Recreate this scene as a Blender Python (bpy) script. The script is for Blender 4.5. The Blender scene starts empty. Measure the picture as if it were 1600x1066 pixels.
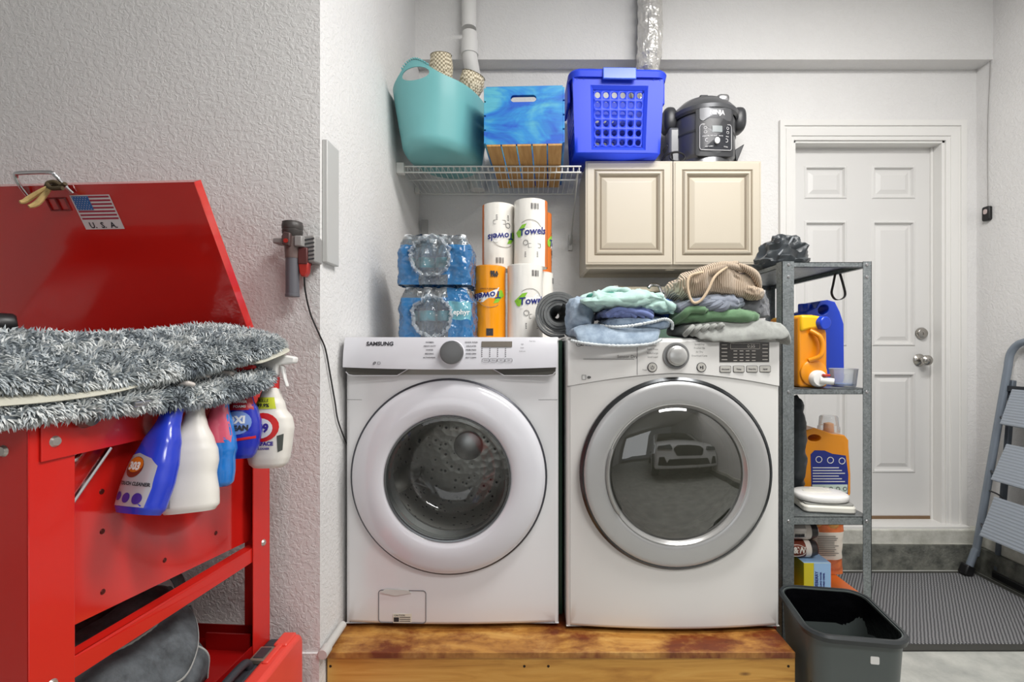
import bpy, bmesh, math, random
from mathutils import Vector, Matrix, Euler, noise
random.seed(7)
SC = bpy.context.scene
COL = SC.collection
PI = math.pi

# ------------------------------------------------------------------ camera, world, lights, exposure
FPX, VX, VY, EYE = 755.0, 830.0, 540.0, 1.17       # focal length and vanishing point of the photo, eye height in metres
cam = bpy.data.cameras.new('camera')
cam.sensor_width = 36.0
cam.lens = FPX / 1600 * 36.0
cam.shift_x = -(VX - 800) / 1600
cam.shift_y = (VY - 533) / 1600
cam.clip_start = 0.02
camo = bpy.data.objects.new('camera', cam)
camo.location = (0, 0, EYE)
camo.rotation_euler = (PI / 2, 0, 0)
COL.objects.link(camo)
SC.camera = camo

world = bpy.data.worlds.new('world')
SC.world = world
world.use_nodes = True
wb = world.node_tree.nodes['Background']
wb.inputs[0].default_value = (0.93, 0.96, 1.0, 1)
wb.inputs[1].default_value = 0.20

def area(name, loc, size, power, color, aim):
    l = bpy.data.lights.new(name, 'AREA')
    l.shape = 'RECTANGLE'
    l.size, l.size_y = size
    l.energy = power
    l.color = color
    o = bpy.data.objects.new(name, l)
    o.location = loc
    o.rotation_euler = (Vector(aim) - Vector(loc)).to_track_quat('-Z', 'Y').to_euler()
    COL.objects.link(o)
    return o
area('ceiling_tube_light', (0.95, 1.0, 2.93), (1.2, 0.3), 54, (1.0, 0.98, 0.95), (0.85, 1.3, 0))
area('garage_tube_light', (1.1, -0.5, 2.93), (1.3, 0.4), 42, (1.0, 0.98, 0.96), (1.0, 0.4, 0))
area('garage_door_daylight', (-1.2, -5.2, 1.5), (3.0, 2.2), 26, (0.95, 0.98, 1.0), (0.3, 2, 1.0))

vs = SC.view_settings
vs.view_transform = 'Standard'
vs.look = 'None'
vs.gamma = 1.0
vs.use_curve_mapping = False
vs.exposure = -0.06
SC.cycles.max_bounces = 10
SC.cycles.transparent_max_bounces = 24
SC.cycles.caustics_reflective = False
SC.cycles.caustics_refractive = False
SC.cycles.use_denoising = True

# ------------------------------------------------------------------ helpers
def X(px, D): return (px - VX) / FPX * D           # a point of the photo, at its measured distance D in metres
def Z(py, D): return EYE - (py - VY) / FPX * D
def W(px, py, D): return (X(px, D), D, Z(py, D))

def lin(c):
    return tuple(((v / 255) / 12.92 if v / 255 <= 0.04045 else ((v / 255 + 0.055) / 1.055) ** 2.4) for v in c)

class NT:
    def __init__(s, name):
        s.m = bpy.data.materials.new(name)
        s.m.use_nodes = True
        s.t = s.m.node_tree
        s.p = s.t.nodes['Principled BSDF']
        s.out = s.t.nodes['Material Output']
        s.co = None
    def n(s, kind, **kw):
        x = s.t.nodes.new(kind)
        for k, v in kw.items():
            if k in x.inputs.keys(): x.inputs[k].default_value = v
            else: setattr(x, k, v)
        return x
    def l(s, a, b): s.t.links.new(a, b)
    def coord(s, scale=(1, 1, 1), rot=(0, 0, 0)):
        tc = s.n('ShaderNodeTexCoord')
        mp = s.n('ShaderNodeMapping')
        mp.inputs['Scale'].default_value = scale
        mp.inputs['Rotation'].default_value = rot
        s.l(tc.outputs['Object'], mp.inputs['Vector'])
        return mp.outputs['Vector']
    def noise(s, vec, scale, detail=3, rough=0.5, dist=0):
        x = s.n('ShaderNodeTexNoise', Scale=scale, Detail=detail, Roughness=rough, Distortion=dist)
        s.l(vec, x.inputs['Vector'])
        return x.outputs['Fac']
    def ramp(s, fac, stops, interp='LINEAR'):
        x = s.n('ShaderNodeValToRGB')
        x.color_ramp.interpolation = interp
        e = x.color_ramp.elements
        while len(e) < len(stops): e.new(0.5)
        for i, (p, c) in enumerate(stops):
            e[i].position = p
            e[i].color = (*c, 1) if len(c) == 3 else c
        s.l(fac, x.inputs['Fac'])
        return x.outputs['Color']
    def bump(s, h, strength=0.3, dist=0.002, normal=None):
        x = s.n('ShaderNodeBump', Strength=strength, Distance=dist)
        s.l(h, x.inputs['Height'])
        if normal: s.l(normal, x.inputs['Normal'])
        s.l(x.outputs['Normal'], s.p.inputs['Normal'])
        return x.outputs['Normal']

MATS = {}
def mat(name, rgb, rough=0.5, metal=0.0, var=0.0, vscale=6, bump=0.0, bscale=60, bdist=0.002, coat=0.0, sheen=0.0,
        stretch=(1, 1, 1), spec=0.5, trans=0.0, emit=0.0):
    if name in MATS: return MATS[name]
    t = NT(name)
    c = lin(rgb)
    p = t.p
    p.inputs['Base Color'].default_value = (*c, 1)
    p.inputs['Roughness'].default_value = rough
    p.inputs['Metallic'].default_value = metal
    p.inputs['Coat Weight'].default_value = coat
    p.inputs['Coat Roughness'].default_value = 0.06
    p.inputs['Sheen Weight'].default_value = sheen
    p.inputs['Specular IOR Level'].default_value = spec
    if trans: p.inputs['Transmission Weight'].default_value = trans
    if emit:
        p.inputs['Emission Color'].default_value = (*c, 1)
        p.inputs['Emission Strength'].default_value = emit
    if var:
        v = t.coord(stretch)
        f = t.noise(v, vscale, 4, 0.6)
        lo = tuple(max(0, x * (1 - var)) for x in c)
        hi = tuple(min(1, x * (1 + var)) for x in c)
        t.l(t.ramp(f, [(0.3, lo), (0.7, hi)]), p.inputs['Base Color'])
    if bump:
        v = t.coord(stretch)
        t.bump(t.noise(v, bscale, 3, 0.55), bump, bdist)
    MATS[name] = t.m
    return t.m

def thin(name, rgb, gloss=1.0, rough=0.05, alpha=0.1, fres=1.45, bump=0.0, bscale=40):
    """clear sheet: mostly see-through, tinted, with a fresnel reflection; alpha = share of plain diffuse colour"""
    if name in MATS: return MATS[name]
    t = NT(name)
    t.t.nodes.remove(t.p)
    tr = t.n('ShaderNodeBsdfTransparent'); tr.inputs[0].default_value = (*lin(rgb), 1)
    di = t.n('ShaderNodeBsdfDiffuse'); di.inputs[0].default_value = (*lin(rgb), 1)
    gl = t.n('ShaderNodeBsdfGlossy'); gl.inputs['Roughness'].default_value = rough
    fr = t.n('ShaderNodeFresnel', IOR=fres)
    m1 = t.n('ShaderNodeMixShader'); m1.inputs[0].default_value = alpha
    m2 = t.n('ShaderNodeMixShader')
    t.l(tr.outputs[0], m1.inputs[1]); t.l(di.outputs[0], m1.inputs[2])
    t.l(m1.outputs[0], m2.inputs[1]); t.l(gl.outputs[0], m2.inputs[2])
    mu = t.n('ShaderNodeMath', operation='MULTIPLY'); mu.inputs[1].default_value = gloss
    t.l(fr.outputs[0], mu.inputs[0]); t.l(mu.outputs[0], m2.inputs[0])
    t.l(m2.outputs[0], t.out.inputs[0])
    if bump:
        b = t.n('ShaderNodeBump', Strength=bump, Distance=0.004)
        t.l(t.noise(t.coord(), bscale, 3, 0.6), b.inputs['Height'])
        for s in (gl, fr): t.l(b.outputs[0], s.inputs['Normal'])
    MATS[name] = t.m
    return t.m

class MB:
    def __init__(s): s.v, s.f, s.m = [], [], []
    def add(s, vs, fs, mi=0, M=None):
        b = len(s.v)
        for p in vs:
            p = Vector(p)
            s.v.append(M @ p if M is not None else p)
        for f in fs:
            s.f.append([i + b for i in f]); s.m.append(mi)
        return s
    def merge(s, o, M=None, mi=None):
        b = len(s.v)
        s.v += [(M @ p if M is not None else p.copy()) for p in o.v]
        s.f += [[i + b for i in f] for f in o.f]
        s.m += [mi if mi is not None else k for k in o.m]
        return s
    def warp(s, fn):
        s.v = [Vector(fn(p)) for p in s.v]; return s
    def box(s, x0, x1, y0, y1, z0, z1, mi=0, M=None):
        vs = [(x, y, z) for x in (x0, x1) for y in (y0, y1) for z in (z0, z1)]
        fs = [(0, 1, 3, 2), (4, 6, 7, 5), (0, 4, 5, 1), (2, 3, 7, 6), (0, 2, 6, 4), (1, 5, 7, 3)]
        return s.add(vs, fs, mi, M)
    def cb(s, c, d, mi=0, M=None):
        return s.box(c[0] - d[0] / 2, c[0] + d[0] / 2, c[1] - d[1] / 2, c[1] + d[1] / 2, c[2] - d[2] / 2, c[2] + d[2] / 2, mi, M)
    def bar(s, p0, p1, w, h, mi=0, up=(0, 0, 1)):
        p0, p1 = Vector(p0), Vector(p1)
        d = p1 - p0; L = d.length; d.normalize()
        u = Vector(up)
        if abs(d.dot(u)) > 0.98: u = Vector((0, 1, 0))
        a = d.cross(u).normalized(); b = a.cross(d).normalized()
        M = Matrix((a, b, d)).transposed().to_4x4(); M.translation = p0
        return s.box(-w / 2, w / 2, -h / 2, h / 2, 0, L, mi, M)
    def tube(s, pts, r, n=8, closed=False, mi=0, cap=True):
        pts = [Vector(p) for p in pts]
        N = len(pts)
        rr = r if isinstance(r, (list, tuple)) else [r] * N
        def tan(i):
            a = pts[(i - 1) % N] if (closed or i > 0) else pts[i]
            b = pts[(i + 1) % N] if (closed or i < N - 1) else pts[i]
            return (b - a).normalized()
        t0 = tan(0)
        u = t0.orthogonal().normalized()
        vs, prev = [], t0
        for i in range(N):
            t = tan(i)
            q = prev.rotation_difference(t); u = q @ u; prev = t
            w = t.cross(u).normalized()
            for k in range(n):
                a = 2 * PI * k / n
                vs.append(pts[i] + (u * math.cos(a) + w * math.sin(a)) * rr[i])
        fs = []
        for i in range(N if closed else N - 1):
            j = (i + 1) % N
            for k in range(n):
                l = (k + 1) % n
                fs.append((i * n + k, i * n + l, j * n + l, j * n + k))
        if cap and not closed:
            fs.append(tuple(reversed(range(n)))); fs.append(tuple((N - 1) * n + k for k in range(n)))
        return s.add(vs, fs, mi)
    def cyl(s, p0, p1, r0, r1=None, n=24, mi=0, cap=True):
        return s.tube([p0, p1], [r0, r0 if r1 is None else r1], n, False, mi, cap)
    def lathe(s, prof, o=(0, 0, 0), ax='Z', n=48, mi=0, mis=None):
        """prof: (radius, height along axis); mis: material index per profile segment"""
        vs, fs, ms = [], [], []
        def pt(r, h, a):
            c, d = r * math.cos(a), r * math.sin(a)
            return {'Z': (c, d, h), 'Y': (c, h, d), 'X': (h, c, d)}[ax]
        for r, h in prof:
            for k in range(n): vs.append(Vector(pt(r, h, 2 * PI * k / n)) + Vector(o))
        for i in range(len(prof) - 1):
            for k in range(n):
                l = (k + 1) % n
                q = (i * n + k, i * n + l, (i + 1) * n + l, (i + 1) * n + k)
                if ax == 'Y': q = q[::-1]
                fs.append(q); ms.append(mis[i] if mis else mi)
        b = len(s.v)
        s.v += vs
        s.f += [[x + b for x in f] for f in fs]; s.m += ms
        return s
    def prism(s, poly, d0, d1, ax='Y', mi=0, M=None, side=None):
        """poly in the plane across ax, extruded d0..d1 along ax"""
        def pt(a, b, d): return {'Y': (a, d, b), 'Z': (a, b, d), 'X': (d, a, b)}[ax]
        n = len(poly)
        vs = [pt(a, b, d0) for a, b in poly] + [pt(a, b, d1) for a, b in poly]
        s.add(vs, [tuple(range(n)), tuple(reversed(range(n, 2 * n)))], mi, M)
        b = len(s.v) - 2 * n
        for i in range(n):
            j = (i + 1) % n
            s.f.append([b + i, b + n + i, b + n + j, b + j]); s.m.append(mi if side is None else side)
        return s
    def grid(s, fn, nu, nv, cu=False, cv=False, mi=0, mfn=None):
        vs = [fn(i / (nu if cu else nu - 1), j / (nv if cv else nv - 1)) for i in range(nu) for j in range(nv)]
        b = len(s.v)
        s.v += [Vector(p) for p in vs]
        for i in range(nu if cu else nu - 1):
            for j in range(nv if cv else nv - 1):
                k, l = (i + 1) % nu, (j + 1) % nv
                m = mi if mfn is None else mfn((i + .5) / nu, (j + .5) / nv)
                if m is None: continue
                s.f.append([b + i * nv + j, b + k * nv + j, b + k * nv + l, b + i * nv + l]); s.m.append(m)
        return s
    def blob(s, c, d, e1=1.0, e2=1.0, nu=32, nv=16, fn=None, mi=0, M=None):
        """super-ellipsoid with half sizes d; exponents < 1 make it boxy; fn displaces"""
        def pw(x, e): return math.copysign(abs(x) ** e, x)
        vs = []
        for i in range(nv + 1):
            ph = -PI / 2 + PI * i / nv
            for k in range(nu):
                th = 2 * PI * k / nu
                p = Vector((d[0] * pw(math.cos(ph), e1) * pw(math.cos(th), e2), d[1] * pw(math.cos(ph), e1) * pw(math.sin(th), e2), d[2] * pw(math.sin(ph), e1)))
                if fn: p = Vector(fn(p))
                p = p + Vector(c)
                vs.append(p)
        fs = []
        for i in range(nv):
            for k in range(nu):
                l = (k + 1) % nu
                fs.append((i * nu + k, i * nu + l, (i + 1) * nu + l, (i + 1) * nu + k))
        return s.add(vs, fs, mi, M)
    def text(s, txt, size, M, mi=0, align='CENTER', bold=0.0, fn=None, squeeze=1.0, shear=0.0):
        cu = bpy.data.curves.new('t', 'FONT')
        cu.body = txt; cu.size = size; cu.align_x = align; cu.align_y = 'CENTER'; cu.offset = bold; cu.resolution_u = 2; cu.shear = shear
        cu.extrude = 0.0004
        o = bpy.data.objects.new('t', cu); COL.objects.link(o)
        dg = bpy.context.evaluated_depsgraph_get()
        me = bpy.data.meshes.new_from_object(o.evaluated_get(dg))
        vs = [Vector((v.co.x * squeeze, v.co.y, v.co.z)) for v in me.vertices]
        fs = [tuple(p.vertices) for p in me.polygons]
        bpy.data.objects.remove(o); bpy.data.curves.remove(cu); bpy.data.meshes.remove(me)
        vs = [M @ v for v in vs] if M is not None else vs
        if fn: vs = [fn(v) for v in vs]
        return s.add(vs, fs, mi)

FRONT = Matrix(((1, 0, 0, 0), (0, 0, -1, 0), (0, 1, 0, 0), (0, 0, 0, 1)))     # text plane xy -> xz, facing -Y
def front(x, y, z, flip=False):
    M = Matrix.Translation((x, y, z)) @ FRONT
    return M @ Matrix.Rotation(PI, 4, 'Z') if flip else M

def mesh_obj(name, mb, mats, parent=None, bevel=0, seg=2, smooth=38, off=None, solid=0, sub=0, weld=0, noremove=False):
    me = bpy.data.meshes.new(name)
    vs = mb.v if off is None else [p - off for p in mb.v]
    me.from_pydata([tuple(p) for p in vs], [], mb.f)
    ms = mats if isinstance(mats, (list, tuple)) else [mats]
    for m in ms: me.materials.append(m)
    me.polygons.foreach_set('material_index', mb.m)
    bm = bmesh.new(); bm.from_mesh(me)
    bmesh.ops.remove_doubles(bm, verts=bm.verts, dist=max(weld, 1e-6))
    bmesh.ops.recalc_face_normals(bm, faces=bm.faces)
    bm.to_mesh(me); bm.free()
    if smooth:
        me.polygons.foreach_set('use_smooth', [True] * len(me.polygons))
        me.set_sharp_from_angle(angle=math.radians(smooth))
    me.update()
    o = bpy.data.objects.new(name, me)
    COL.objects.link(o)
    if parent: o.parent = parent
    if solid:
        d = o.modifiers.new('solid', 'SOLIDIFY'); d.thickness = solid; d.offset = 0
    if sub:
        d = o.modifiers.new('sub', 'SUBSURF'); d.levels = sub; d.render_levels = sub
    if bevel:
        d = o.modifiers.new('bevel', 'BEVEL'); d.width = bevel; d.segments = seg; d.limit_method = 'ANGLE'; d.angle_limit = math.radians(40)
        d.harden_normals = False
    return o

def cut(o, cutters):
    """carve holes: difference with temporary solids, result kept as plain mesh"""
    tmp = []
    for c in cutters:
        k = mesh_obj('c', c, MATS['white_plastic'], smooth=0); tmp.append(k)
        d = o.modifiers.new('b', 'BOOLEAN'); d.object = k; d.operation = 'DIFFERENCE'; d.solver = 'EXACT'
        if o.parent:
            bpy.context.view_layer.update(); k.matrix_world = o.parent.matrix_world.copy()
    dg = bpy.context.evaluated_depsgraph_get()
    me = bpy.data.meshes.new_from_object(o.evaluated_get(dg))
    o.modifiers.clear()
    old = o.data; o.data = me; bpy.data.meshes.remove(old)
    for k in tmp: bpy.data.objects.remove(k)
    me.set_sharp_from_angle(angle=math.radians(38))
    return o

def tags(o, label, cat, group=None, kind=None):
    o['label'] = label; o['category'] = cat
    if group: o['group'] = group
    if kind: o['kind'] = kind
    return o

class Thing:
    """a top-level thing: an Empty at its base that parents its parts; world=True lets parts be written in room coordinates"""
    def __init__(s, name, label, cat, loc, rot=(0, 0, 0), group=None, world=True, kind=None):
        s.o = bpy.data.objects.new(name, None)
        s.o.empty_display_size = 0.05
        COL.objects.link(s.o)
        s.o.location = loc; s.o.rotation_euler = rot
        tags(s.o, label, cat, group, kind)
        s.off = Vector(loc) if world else None
    def part(s, name, mb, mats, sub_of=None, label=None, **kw):
        o = mesh_obj(name, mb, mats, sub_of or s.o, off=s.off, **kw)
        if label: o['label'] = label
        return o

def solo(name, mb, mats, label, cat, loc, group=None, rot=(0, 0, 0), world=True, kind=None, **kw):
    o = mesh_obj(name, mb, mats, None, off=Vector(loc) if world else None, **kw)
    o.location = loc; o.rotation_euler = rot
    return tags(o, label, cat, group, kind)

def struct(name, mb, m, parent=None, **kw):
    o = mesh_obj(name, mb, m, parent, **kw)
    if parent is None: o['kind'] = 'structure'
    return o

def dup(root, loc, rot, label, group=None):
    r = root.copy(); COL.objects.link(r); r.location = loc; r.rotation_euler = rot; r['label'] = label
    if group: r['group'] = group
    for ch in list(root.children):
        c = ch.copy(); COL.objects.link(c); c.parent = r
        for g in list(ch.children):
            d = g.copy(); COL.objects.link(d); d.parent = c
    return r

def rrect(w, h, r, n=6, cx=0, cy=0):
    out = []
    for (sx, sy, a0) in ((1, 1, 0), (-1, 1, 90), (-1, -1, 180), (1, -1, 270)):
        for k in range(n + 1):
            a = math.radians(a0 + 90 * k / n)
            out.append((cx + sx * (w / 2 - r) + r * math.cos(a), cy + sy * (h / 2 - r) + r * math.sin(a)))
    return out

def fbm(p, f, o=3):
    return noise.fractal(Vector(p) * f, 0.9, 2.0, o)

def smoothpath(pts, n=6):
    """Catmull-Rom through the points"""
    P = [Vector(p) for p in pts]; out = []
    for i in range(len(P) - 1):
        a = P[max(i - 1, 0)]; b = P[i]; c = P[i + 1]; d = P[min(i + 2, len(P) - 1)]
        for k in range(n):
            t = k / n
            out.append(0.5 * ((2 * b) + (c - a) * t + (2 * a - 5 * b + 4 * c - d) * t * t + (3 * b - a - 3 * c + d) * t ** 3))
    out.append(P[-1])
    return out

# ------------------------------------------------------------------ materials
white_plastic = mat('white_plastic', (232, 231, 228), 0.35)
def wall_paint():
    t = NT('textured_wall_paint'); t.p.inputs['Roughness'].default_value = 0.75
    v = t.coord()
    a = t.noise(v, 72, 3, 0.55, 0.6); b = t.noise(v, 150, 2, 0.5)
    r = t.ramp(a, [(0.44, (0, 0, 0)), (0.56, (1, 1, 1))])
    mx = t.n('ShaderNodeMix', data_type='RGBA'); mx.inputs[0].default_value = 0.20
    t.l(r, mx.inputs[6]); t.l(b, mx.inputs[7])
    t.bump(mx.outputs[2], 0.45, 0.0024)
    c = lin((224, 223, 222))
    g = t.noise(v, 2.5, 4, 0.6)
    t.l(t.ramp(g, [(0.3, tuple(x * 0.95 for x in c)), (0.65, c)]), t.p.inputs['Base Color'])
    return t.m
WALL = wall_paint(); MATS['wall'] = WALL
CEIL = mat('ceiling_paint', (228, 227, 225), 0.8)
TRIM = mat('white_trim_paint', (224, 223, 220), 0.4)
DOORP = mat('door_paint', (214, 213, 211), 0.42)
CHROME = mat('chrome', (215, 215, 218), 0.12, 1.0)
STEEL = mat('brushed_steel', (178, 178, 180), 0.32, 1.0)
BLACK = mat('black_plastic', (22, 22, 24), 0.4)
DGREY = mat('dark_grey_plastic', (62, 63, 66), 0.42)
def concrete(name, lo, hi, sc=5, bs=0.3):
    t = NT(name); t.p.inputs['Roughness'].default_value = 0.85
    v = t.coord()
    f = t.noise(v, sc, 6, 0.65)
    t.l(t.ramp(f, [(0.3, lin(lo)), (0.7, lin(hi))]), t.p.inputs['Base Color'])
    t.bump(t.noise(v, 45, 5, 0.7), bs, 0.006)
    return t.m
FLOOR = concrete('floor_concrete', (150, 152, 148), (196, 197, 190), 6, 0.12)
ROUGHC = concrete('rough_concrete', (70, 72, 68), (136, 137, 128), 16, 1.0)
LEDGE = concrete('painted_concrete', (176, 176, 166), (214, 213, 205), 14, 0.45)
def wood(name, cols, rough=0.5, along=(1.2, 14, 14), knots=True):
    t = NT(name); t.p.inputs['Roughness'].default_value = rough
    v = t.coord(along)
    f = t.noise(v, 2.2, 5, 0.6, 1.2)
    c = t.ramp(f, [(0.25, lin(cols[0])), (0.5, lin(cols[1])), (0.75, lin(cols[2]))])
    if knots:
        v2 = t.coord((2.4, .02, 7))
        vo = t.n('ShaderNodeTexVoronoi', Scale=1.9); t.l(v2, vo.inputs['Vector'])
        k = t.ramp(vo.outputs['Distance'], [(0.03, lin(cols[3])), (0.10, (1, 1, 1))])
        mx = t.n('ShaderNodeMix', data_type='RGBA', blend_type='MULTIPLY'); mx.inputs[0].default_value = 0.85
        t.l(c, mx.inputs[6]); t.l(k, mx.inputs[7]); c = mx.outputs[2]
    t.l(c, t.p.inputs['Base Color'])
    t.bump(f, 0.15, 0.002)
    return t.m
PINE = wood('varnished_pine', ((168, 112, 44), (204, 150, 68), (220, 172, 92), (96, 52, 18)), 0.42)
def ply():
    t = NT('stained_plywood'); t.p.inputs['Roughness'].default_value = 0.45
    f = t.noise(t.coord((1.5, 6, 6)), 2.5, 5, 0.6, 1.5)
    c = t.ramp(f, [(0.25, lin((140, 88, 34))), (0.5, lin((184, 132, 62))), (0.75, lin((208, 164, 92)))])
    g = t.noise(t.coord((2, 3, 1)), 2.6, 5, 0.7)
    k = t.ramp(g, [(0.42, (1, 1, 1)), (0.62, lin((140, 62, 26)))])
    mx = t.n('ShaderNodeMix', data_type='RGBA', blend_type='MULTIPLY'); mx.inputs[0].default_value = 0.9
    t.l(c, mx.inputs[6]); t.l(k, mx.inputs[7])
    t.l(mx.outputs[2], t.p.inputs['Base Color'])
    return t.m
PLY = ply()
RAWPINE = wood('raw_pine', ((150, 104, 50), (182, 136, 76), (204, 164, 104), (110, 66, 30)), 0.65, (14, 1.2, 14))
def galv():
    t = NT('galvanised_steel'); t.p.inputs['Metallic'].default_value = 0.75; t.p.inputs['Roughness'].default_value = 0.42
    v = t.coord()
    vo = t.n('ShaderNodeTexVoronoi', Scale=190); t.l(v, vo.inputs['Vector'])
    f = t.noise(v, 9, 4, 0.6)
    a = t.n('ShaderNodeMix', data_type='RGBA'); a.inputs[0].default_value = 0.6
    t.l(vo.outputs['Color'], a.inputs[6]); t.l(f, a.inputs[7])
    bw = t.n('ShaderNodeRGBToBW'); t.l(a.outputs[2], bw.inputs[0])
    t.l(t.ramp(bw.outputs[0], [(0.25, lin((112, 118, 120))), (0.75, lin((160, 166, 168)))]), t.p.inputs['Base Color'])
    return t.m
GALV = galv()
ENAMEL = mat('white_appliance_enamel', (226, 226, 228), 0.2, coat=0.4)
ENAMEL2 = mat('dryer_white_enamel', (222, 221, 218), 0.24, coat=0.35)
RED = mat('red_enamel', (206, 34, 28), 0.14, coat=0.8, var=0.06, vscale=3)
REDM = mat('red_powder_coat', (206, 34, 26), 0.3, coat=0.25)
GLASS = thin('clear_glass', (248, 249, 247), 1.3, 0.02, 0.03, 1.55)
SMOKE = thin('smoked_glass', (140, 140, 126), 2.2, 0.015, 0.12, 1.75)
CLEARP = thin('clear_plastic', (250, 252, 253), 0.6, 0.08, 0.22, 1.4)
INK = mat('dark_ink', (40, 40, 46), 0.6)
# ------------------------------------------------------------------ the setting
LX, RX, BY, NY = -0.60, 2.385, 2.589, 1.373        # recess wall, right wall, back wall, front of the wall beside the recess
CE = 3.0
struct('floor', MB().box(-3.2, RX + .1, -7.2, 2.75, -0.08, 0), FLOOR, smooth=0)
struct('ceiling', MB().box(-3.2, RX + .1, -7.2, 2.75, CE, CE + .08), CEIL, smooth=0)
dx0, dx1, dz1 = X(1238, BY), X(1477, BY), Z(219, BY)
b = MB()
b.box(LX - .1, dx0, BY, BY + .14, 0, CE); b.box(dx1, RX + .1, BY, BY + .14, 0, CE); b.box(dx0, dx1, BY, BY + .14, dz1, CE)
b.box(dx0, dx1, BY, BY + .14, 0, .20)
struct('wall_back', b, WALL, smooth=0)
struct('wall_left', MB().box(LX - .12, LX, NY + .1, BY, 0, CE), WALL, smooth=0)
struct('wall_front_left', MB().box(-3.2, LX, NY, NY + .1, 0, CE), WALL, smooth=0)
struct('wall_right', MB().box(RX, RX + .12, -7.2, BY, 0, CE), WALL, smooth=0)
struct('wall_far_left', MB().box(-3.3, -3.2, -7.2, NY + .1, 0, CE), WALL, smooth=0)
# dropped beam along the top of the back wall
struct('trim_1', MB().box(LX, RX, 2.495, BY, Z(93, 2.495), CE), WALL, smooth=0)
# concrete stem walls
b = MB(); b.box(X(1120, BY), RX, 2.515, BY, 0, Z(852, 2.515))
b.box(X(1600, 2.26), RX, -2.0, 2.515, 0, Z(852, 2.515))
struct('trim_2', b, ROUGHC, smooth=0)
b = MB(); b.box(X(1120, BY), RX, 2.53, BY, Z(852, 2.515), Z(828, 2.53)); b.box(X(1600, 2.26) + .015, RX, -2.0, 2.53, Z(852, 2.515), Z(828, 2.53))
struct('trim_3', b, LEDGE, smooth=0, bevel=.006)
struct('baseboard_left', MB().box(-2.2, LX + .001, NY - .008, NY, 0, Z(1019, NY)), WALL, smooth=0)
# door casing, jambs, threshold
DY = 2.655
b = MB()
co_l, co_r, co_t = X(1219, BY - .02), X(1511, BY - .02), Z(187, BY - .02)
PRO = [(0, .012), (0, .022), (.3, .022), (.3, .014), (.42, .014), (.42, .019), (.8, .017), (.8, .011), (1, .010), (1, .0)]
wL, wR, wT = dx0 + .004 - co_l, co_r - dx1 + .004, co_t - dz1 + .004
rows = []
for a, th in PRO:
    xl, xr, zt = co_l + wL * a, co_r - wR * a, co_t - wT * a
    rows.append([(xl, BY - th, .21), (xl, BY - th, zt), (xr, BY - th, zt), (xr, BY - th, .21)])
for k in range(len(rows) - 1):
    b.add(rows[k] + rows[k + 1], [(e, e + 1, e + 5, e + 4) for e in range(3)])
b.add([(co_l, BY, .21), (co_l, BY, co_t), (co_r, BY, co_t), (co_r, BY, .21)] + rows[0], [(e, e + 1, e + 5, e + 4) for e in range(3)])
struct('trim_4', b, TRIM, smooth=0, bevel=.0015)
b = MB()
b.box(dx0, dx0 + .018, BY, BY + .14, .2, dz1); b.box(dx1 - .018, dx1, BY, BY + .14, .2, dz1); b.box(dx0, dx1, BY, BY + .14, dz1 - .016, dz1)
b.box(dx0 + .018, dx0 + .03, BY + .055, BY + .067, .2, dz1); b.box(dx1 - .03, dx1 - .018, BY + .055, BY + .067, .2, dz1)
b.box(dx0 - .09, dx1 + .09, BY - .05, BY + .14, .20, Z(822, 2.55))
struct('trim_5', b, TRIM, smooth=0, bevel=.002)
# six-panel door
d0, d1, dzb, dzt = dx0 + .02, dx1 - .02, Z(806, DY), Z(221, DY)
door = MB()
pans = []
for (pa, pb) in ((1256, 1323), (1362, 1430)):
    for (qa, qb) in ((259, 311), (345, 541), (582, 739)):
        pans.append((X(pa, DY), X(pb, DY), Z(qb, DY), Z(qa, DY)))
xs = sorted({d0, d1, *[p[0] for p in pans], *[p[1] for p in pans]})
zs = sorted({dzb, dzt, *[p[2] for p in pans], *[p[3] for p in pans]})
for i in range(len(xs) - 1):
    for j in range(len(zs) - 1):
        cx, cz = (xs[i] + xs[i + 1]) / 2, (zs[j] + zs[j + 1]) / 2
        if any(p[0] < cx < p[1] and p[2] < cz < p[3] for p in pans): continue
        door.add([(xs[i], DY, zs[j]), (xs[i + 1], DY, zs[j]), (xs[i + 1], DY, zs[j + 1]), (xs[i], DY, zs[j + 1])], [(0, 1, 2, 3)])
for x0, x1, z0, z1 in pans:
    lv = [(0, 0), (.006, -.005), (.012, -.005), (.018, .011), (.03, .012), (.052, .004), (.06, .004)]
    rows = []
    for ins, dep in lv:
        rows.append([(x0 + ins, DY + dep, z0 + ins), (x1 - ins, DY + dep, z0 + ins), (x1 - ins, DY + dep, z1 - ins), (x0 + ins, DY + dep, z1 - ins)])
    vsx = [p for r in rows for p in r]
    fs = []
    for k in range(len(rows) - 1):
        for e in range(4):
            g = (e + 1) % 4
            fs.append((k * 4 + e, k * 4 + g, k * 4 + 4 + g, k * 4 + 4 + e))
    n = len(rows) - 1
    fs.append((n * 4, n * 4 + 1, n * 4 + 2, n * 4 + 3))
    door.add(vsx, fs)
door.box(d0, d1, DY + .012, DY + .04, dzb, dzt)
dob = struct('door_1', door, DOORP, smooth=0, weld=1e-5)
NICK = mat('satin_nickel', (176, 172, 166), 0.22, 1.0)
k = MB(); kx, kz = X(1445, DY - .04), Z(563, DY - .04)
k.lathe([(0, 0), (.033, 0), (.033, -.006), (.026, -.012), (.012, -.016), (.012, -.032), (.022, -.038), (.028, -.05), (.027, -.062), (.018, -.071), (0, -.074)], (kx, DY, kz), 'Y', 32)
struct('door_knob', k, NICK, dob)
k = MB(); kx, kz = X(1441, DY - .01), Z(521, DY - .01)
k.lathe([(0, 0), (.032, 0), (.032, -.008), (.026, -.018), (0, -.02)], (kx, DY, kz), 'Y', 32)
k.cb((kx, DY - .021, kz), (.004, .006, .014))
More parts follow.
